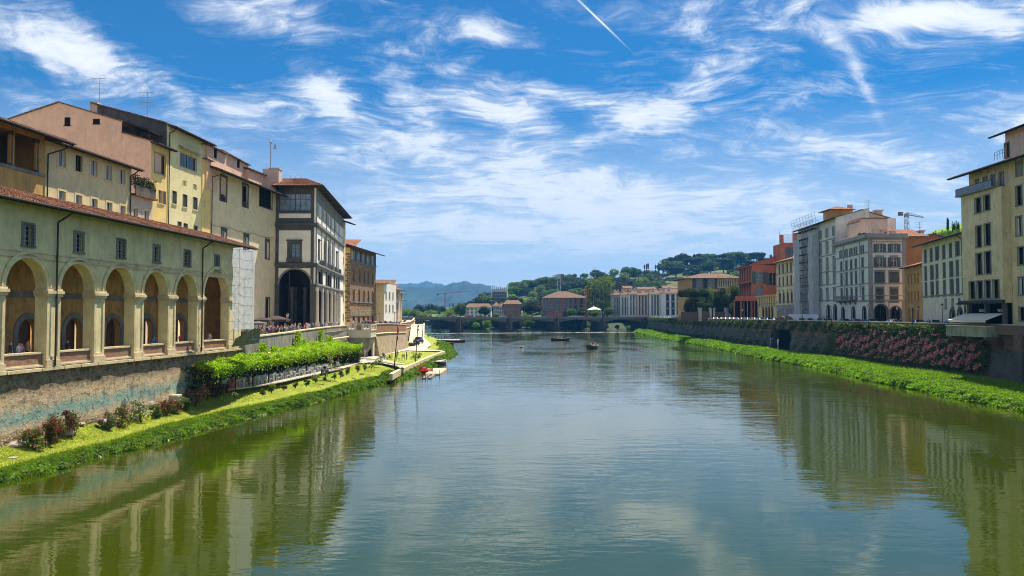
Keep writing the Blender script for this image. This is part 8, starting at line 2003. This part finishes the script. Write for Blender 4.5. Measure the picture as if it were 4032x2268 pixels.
for i in range(60):
 y=rp.uniform(200,300);x=pl(y)-rp.uniform(.6,7);person(x,y,sz(y),rp.uniform(0,6.28),rp.choice(['stand','walk']),rp.choice(cols),'far down the left street')
for i in range(12):
 y=rp.uniform(95,118);x=pl(y)-rp.uniform(5,9);person(x,y,sz(y),rp.uniform(0,6.28),'stand',rp.choice(['black','navy','grey']),'in the shade behind the market tents')
for x,y,col,pose,lb in(('c2',(205,1150),'pink','stand',0),('c2',(180,1160),'white','stand',0),('c2',(262,1150),'beige','stand',0),('c2',(100,1165),'navy','stand',0),('c2',(640,1120),'black','stand',0),('c2',(1465,1060),'blue','stand',0),('c2',(1715,1020),'red','walk',0),('c2',(1990,1045),'white','stand',0)):
 r_=ray(*px('c2',*y));o0=Vector((lx(-38.6,36),36,0));nn_=Vector((1,-.078,0)).normalized();tt_=(o0-EYE).dot(nn_)/r_.dot(nn_);p=EYE+r_*tt_
 person(p.x,p.y,6.41,rp.uniform(1,3),pose,col,'',label=f'person in {col} top leaning behind the arcade parapet, arch at {int(p.y)} paces'.replace(f', arch at {int(p.y)} paces',{205:', centre of the leftmost arch',180:', left of the leftmost arch group',262:', right part of the leftmost arch',100:', far left in the leftmost arch',640:', in the second arch',1465:', in the fourth arch',1715:', in the fifth arch',1990:', in the last arch'}[y[0]]))
for(c,x,y,pose,col,rz,lb)in(('c6',838,815,'stand','black',1.0,'waiter in black standing at the near end of the terrace'),('d1',430,1195,'stand','navy',1.5,'person in dark clothes standing on the garden steps'),('d1',495,1212,'arms','beige',-1,'person in beige raising both arms on the steps'),('d1',958,1215,'stand','beige',.5,'bare armed person standing on the square lawn'),('d1',1090,1225,'stand','grey',2,'person in grey beyond the green chair'),('c6',1562,640,'stand','white',1,'waiter in white shirt under the pergola'),('c6',1655,640,'stand','white',2,'second white shirted waiter under the pergola'),('c6',1905,600,'stand','red',2,'person in red at the far end of the pergola')):
 p=gzl(c,x,y);person(p.x,p.y,p.z+(.08 if c=='c6' else .05),rz,pose,col,'',label=lb)
for(c,x,y,col,rz,lb)in(('c6',1712,745,'navy',2.2,'person in navy seated with back turned in the lawn group'),('c6',1770,745,'green',3.4,'person in dark green seated at the right of the lawn group'),('c6',1745,700,'black',.3,'person in black seated facing the lawn group'),('c6',1900,640,'white',.5,'seated person in white at the long dark table'),('d1',768,1215,'black',1.2,'person in black seated at the small green table'),('d1',850,1225,'black',-1.2,'second person in black seated at the small green table'),('c6',1810,600,'white',2,'seated guest in white in the pergola shade')):
 p=gzl(c,x,y);person(p.x,p.y,p.z,rz,'sit',col,'',label=lb)
for bo,an,nm in((BO1,.15,'farther'),(BO2,1.1,'nearer')):
 for i in range(7):
  t_=-2.4+.75*i;s_=.45*(1 if i%2 else-1);x=bo.x+math.cos(an)*t_-math.sin(an)*s_;y=bo.y+math.sin(an)*t_+math.cos(an)*s_;st_=i==(6 if nm=='farther' else 5);person(x,y,.6,rp.uniform(0,6),'stand' if st_ else 'sit','black' if st_ else rp.choice(['white','red','grey','black']),f'seated in the {nm} passenger boat',label=f'boatman in black standing in the {nm} passenger boat' if st_ else None)
for i in range(8):person(MB1 .x-7+i*1.1+rp.uniform(-.3,.3),MB1 .y+rp.uniform(3,6),.75,rp.uniform(0,6),'stand',rp.choice(['black','navy','grey']),'on the shore behind the long moored boat')
k=MB();pa_=Vector((MB1 .x-4,MB1 .y+4.5,0));k.box(pa_.x-6,pa_.x+6,pa_.y-2.5,pa_.y+3,-.5,.75);tag(k.build('shore_landing',M['stone_w']),'low stone landing behind the moored boats',kind='structure')
p=gz('d3',15,1340,0);person(p.x,p.y,-.30,1,'sit','red','',label='lone rower in red low on the open river');boat((p.x,p.y,-.02),1.4,6,.8,M['hull'],'slim rowing shell of the lone rower',None,0,'rowing_shell',.2)
M['carpaint']=objcol('car_paint',.25);M['rubber']=plain('tyre_rubber',(.02,.02,.02),.9);M['chrome']=plain('wheel_metal',(.5,.5,.5),.3,.9)
cg,t,b=newmat('car_glass');b.inputs['Base Color'].default_value=(.01,.012,.015,1);b.inputs['Roughness'].default_value=.03;b.inputs['Specular IOR Level'].default_value=1
M['carpaint'].node_tree.nodes['Principled BSDF'].inputs['Coat Weight'].default_value=1
def car_proto():
 o=empty('parked_car');prof=[(-2.05,.35),(-2.1,.7),(-1.95,.92),(-1.2,1.0),(-.75,1.02),(-.15,1.45),(.9,1.47),(1.55,1.1),(2.0,1.0),(2.1,.65),(2.05,.35)]
 k=MB();rows=[]
 for y,ins in((-.86,0),(-.8,.02),(0,.05),(.8,.02),(.86,0)):rows.append([(x,y if z<1.05 else y*.82,z+(ins if z>.5 else 0))for x,z in prof])
 k.sheet(rows);k.face(rows[0]);k.face(rows[-1]);k.build('body',M['carpaint'],o)
 k=MB()
 for s_ in(-1,1):k.face([(-.72,s_*.875,1.06),(-.18,s_*.745,1.42),(.88,s_*.745,1.43),(1.42,s_*.87,1.08)])
 k.face([(-.80,-.66,1.09),(-.80,.66,1.09),(-.2,.6,1.50),(-.2,-.6,1.50)]);k.face([(.98,-.6,1.48),(.98,.6,1.48),(1.58,.66,1.14),(1.58,-.66,1.14)]);k.build('window',cg,o)
 for x in(-1.3,1.3):
  for s_ in(-1,1):k=MB();k.tube((x,s_*.68,.33),(x,s_*.9,.33),.33,.33,14);w_=k.build('wheel',M['rubber'],o);k=MB();k.tube((x,s_*.88,.33),(x,s_*.915,.33),.2,.2,10);k.build('rim',M['chrome'],w_)
 for s_ in(-1,1):k=MB();k.box(-2.13,-2.0,s_*.65-.15,s_*.65+.15,.68,.82);k.build('headlight',M['white'],o)
 return o
CARP=car_proto();rk=random.Random(8);ccol={'white':(.75,.75,.75),'silver':(.45,.46,.48),'grey':(.15,.16,.17),'black':(.02,.02,.022),'dark blue':(.03,.05,.14),'red':(.45,.03,.02)};fc=True
def car(x,y,rz,cn,label,group=None,z=ZR):
 global fc
 o=CARP if fc else copy_tree(CARP);fc=False;o.location=(x,y,z);o.rotation_euler=(0,0,rz);tag(o,label,'car',group)
 for ch in kids(o):ch.color=(*ccol[cn],1)
 return o
y=124;i=0
while y<430:
 cn=rk.choice(['white','white','silver','silver','grey','black','dark blue','red']);zone='before the shuttered house' if y<150 else('before the grey palace' if y<182 else('before the scaffold' if y<212 else('before the cream and yellow houses' if y<255 else('before the red palace' if y<292 else 'under the dark trees'))))
 car(qx(y)+2.2+rk.uniform(-.2,.2),y,PI/2+rk.uniform(-.05,.05),cn,f'{cn} car parked behind the quay parapet {zone}',f'{cn} cars parked {zone}');y+=rk.choice([5.2,5.6,6.5,9.0])
for i in range(26):
 y=rp.uniform(122,240);person(qx(y)+rp.choice([.9,1.0,4.5,5.5]),y,ZR,rp.uniform(0,6.28),'stand',rp.choice(cols),'behind the right quay parapet')
for i in range(7):car(-44-rk.uniform(0,4),255+i*11,PI/2+.1,rk.choice(['white','silver','grey']),'pale car in the traffic at the end of the left street','cars at the end of the left street',6.2)
for i in range(9):x=rk.uniform(-40,40);q=f and bA+bd*rk.uniform(15,120)+Vector((-bd.y,bd.x,0))*rk.uniform(3,9);car(q.x,q.y,bang,rk.choice(['white','silver','grey','red']),'car crossing the road bridge','cars on the road bridge',8.05)
for i in range(16):q=bA+bd*rp.uniform(5,125)+Vector((-bd.y,bd.x,0))*1.0;person(q.x,q.y,8.05,rp.uniform(0,6),'walk',rp.choice(cols),'walking on the road bridge')
p=gzl('d1',1255,995);o=car(p.x,p.y,1.3,'dark blue','dark blue van parked on the pale garden ramp',None,p.z+.06);o['category']='van';o.scale=(.85,1.0,1.35)
def bike(p,rz,label):
 o=empty('motor_scooter',p,rz,label,'scooter','scooters by the quay wall')
 for x in(-.6,.6):k=MB();k.tube((x,-.06,.28),(x,.06,.28),.28,.28,14);k.build('wheel',M['rubber'],o)
 k=MB();k.hexa([(-.7,-.15,.35),(.1,-.15,.3),(.1,.15,.3),(-.7,.15,.35),(-.75,-.14,.75),(0,-.12,.7),(0,.12,.7),(-.75,.14,.75)]);k.hexa([(.3,-.2,.3),(.5,-.2,.35),(.5,.2,.35),(.3,.2,.3),(.2,-.18,.95),(.32,-.18,.98),(.32,.18,.98),(.2,.18,.95)]);k.build('body',M['hull'],o)
 k=MB();k.tube((.55,0,.3),(.22,0,1.1),.03);k.tube((.22,-.3,1.1),(.22,.3,1.1),.025);k.build('handlebar',M['iron'],o);k=MB();k.box(-.75,0,-.13,.13,.75,.85);k.build('seat',M['dark'],o)
for i in range(5):p=gzl('d1',1125+i*30,1035-i*4);bike(p+Vector((0,0,.05)),.8+i*.1,'dark scooter parked in the row beside the streaked quay wall')
def tent(c,x0,x1,yt,ye,Y,label,m):
 a,b_=gy(c,x0,ye,Y),gy(c,x1,ye,Y);t_=gy(c,(x0+x1)/2,yt,Y);w_=(b_.x-a.x)/2;zb_=sz(Y);o=empty('market_tent',((a.x+b_.x)/2,Y,zb_),.1,label,'tent');h_=a.z-zb_;ht=t_.z-zb_;k=MB();e=w_*.9
 R_=[(-w_,-e),(w_,-e),(w_,e),(-w_,e)]
 for i in range(4):p_,q_=R_[i],R_[(i+1)%4];k.face([(*p_,h_),(*q_,h_),(q_[0]*.12,q_[1]*.12,ht),(p_[0]*.12,p_[1]*.12,ht)]);k.face([(*p_,h_),(*q_,h_),(*q_,h_-.3),(*p_,h_-.3)])
 k.build('canopy',m,o);k=MB();k.tube((0,0,0),(0,0,ht),.05);[k.tube((0,0,ht-.1),(p_[0],p_[1],h_),.025)for p_ in R_];k.build('frame',M['iron'],o)
M['canvasb']=mat('brown_canvas',(.07,.045,.04),var=.2);M['canvasg']=mat('grey_canvas',(.16,.17,.17),var=.2)
tent('e1',210,690,325,400,108,'large brown market tent left of the huge arch',M['canvasb']);tent('e1',20,330,360,408,104,'dark brown market tent behind the grey one',M['canvasb']);tent('e1',-60,235,440,470,97,'grey market umbrella nearest the white scaffold sheet',M['canvasg'])
M['sheet']=leafmat('white_sheet',(.92,.93,.94),.3,.04,1.2,.7,tcol=(1,1,1),objvar=False)
S=Bld('sheeted_scaffold',-29.3,80.0,0,6.2,'scaffold tower wrapped in a bright white sheet at the end of the arcade','scaffold')
f=S.fac(-31.2,80.3,0);uu=[f.uz('s',x,1100,1.5 if x>930 else 0)[0]for x in(906,928,954,1000)];z0_,z1_=f.uz('s',960,1295)[1],f.uz('s',960,990)[1]
scaffold(S,f,uu[0],uu[3]-.1,7.4,z1_+.1,1.3,2,5,-.1,.016,False)
cloth(f,'sheet',(uu[2],-1.5),(uu[3]+.05,-1.5),z0_,z1_,M['sheet'],8,24,.02,2);cloth(f,'sheet',(uu[1],-.9),(uu[2],-1.5),z0_,z1_+.3,M['sheet'],6,24,.05,4)
k=MB();k.hexa([(uu[0]+.3,-.2,6.6),(uu[2]+.2,-1.4,6.9),(uu[3],.3,7.0),(uu[0]+.3,.3,6.6),(uu[0]+.9,-.7,7.5),(uu[3]-.1,-1.6,z0_),(uu[3]+.2,.2,z0_),(uu[0]+.9,.3,7.5)]);f.add('tilted_platform',mat('greenish_board',(.22,.24,.15),var=.2),k)
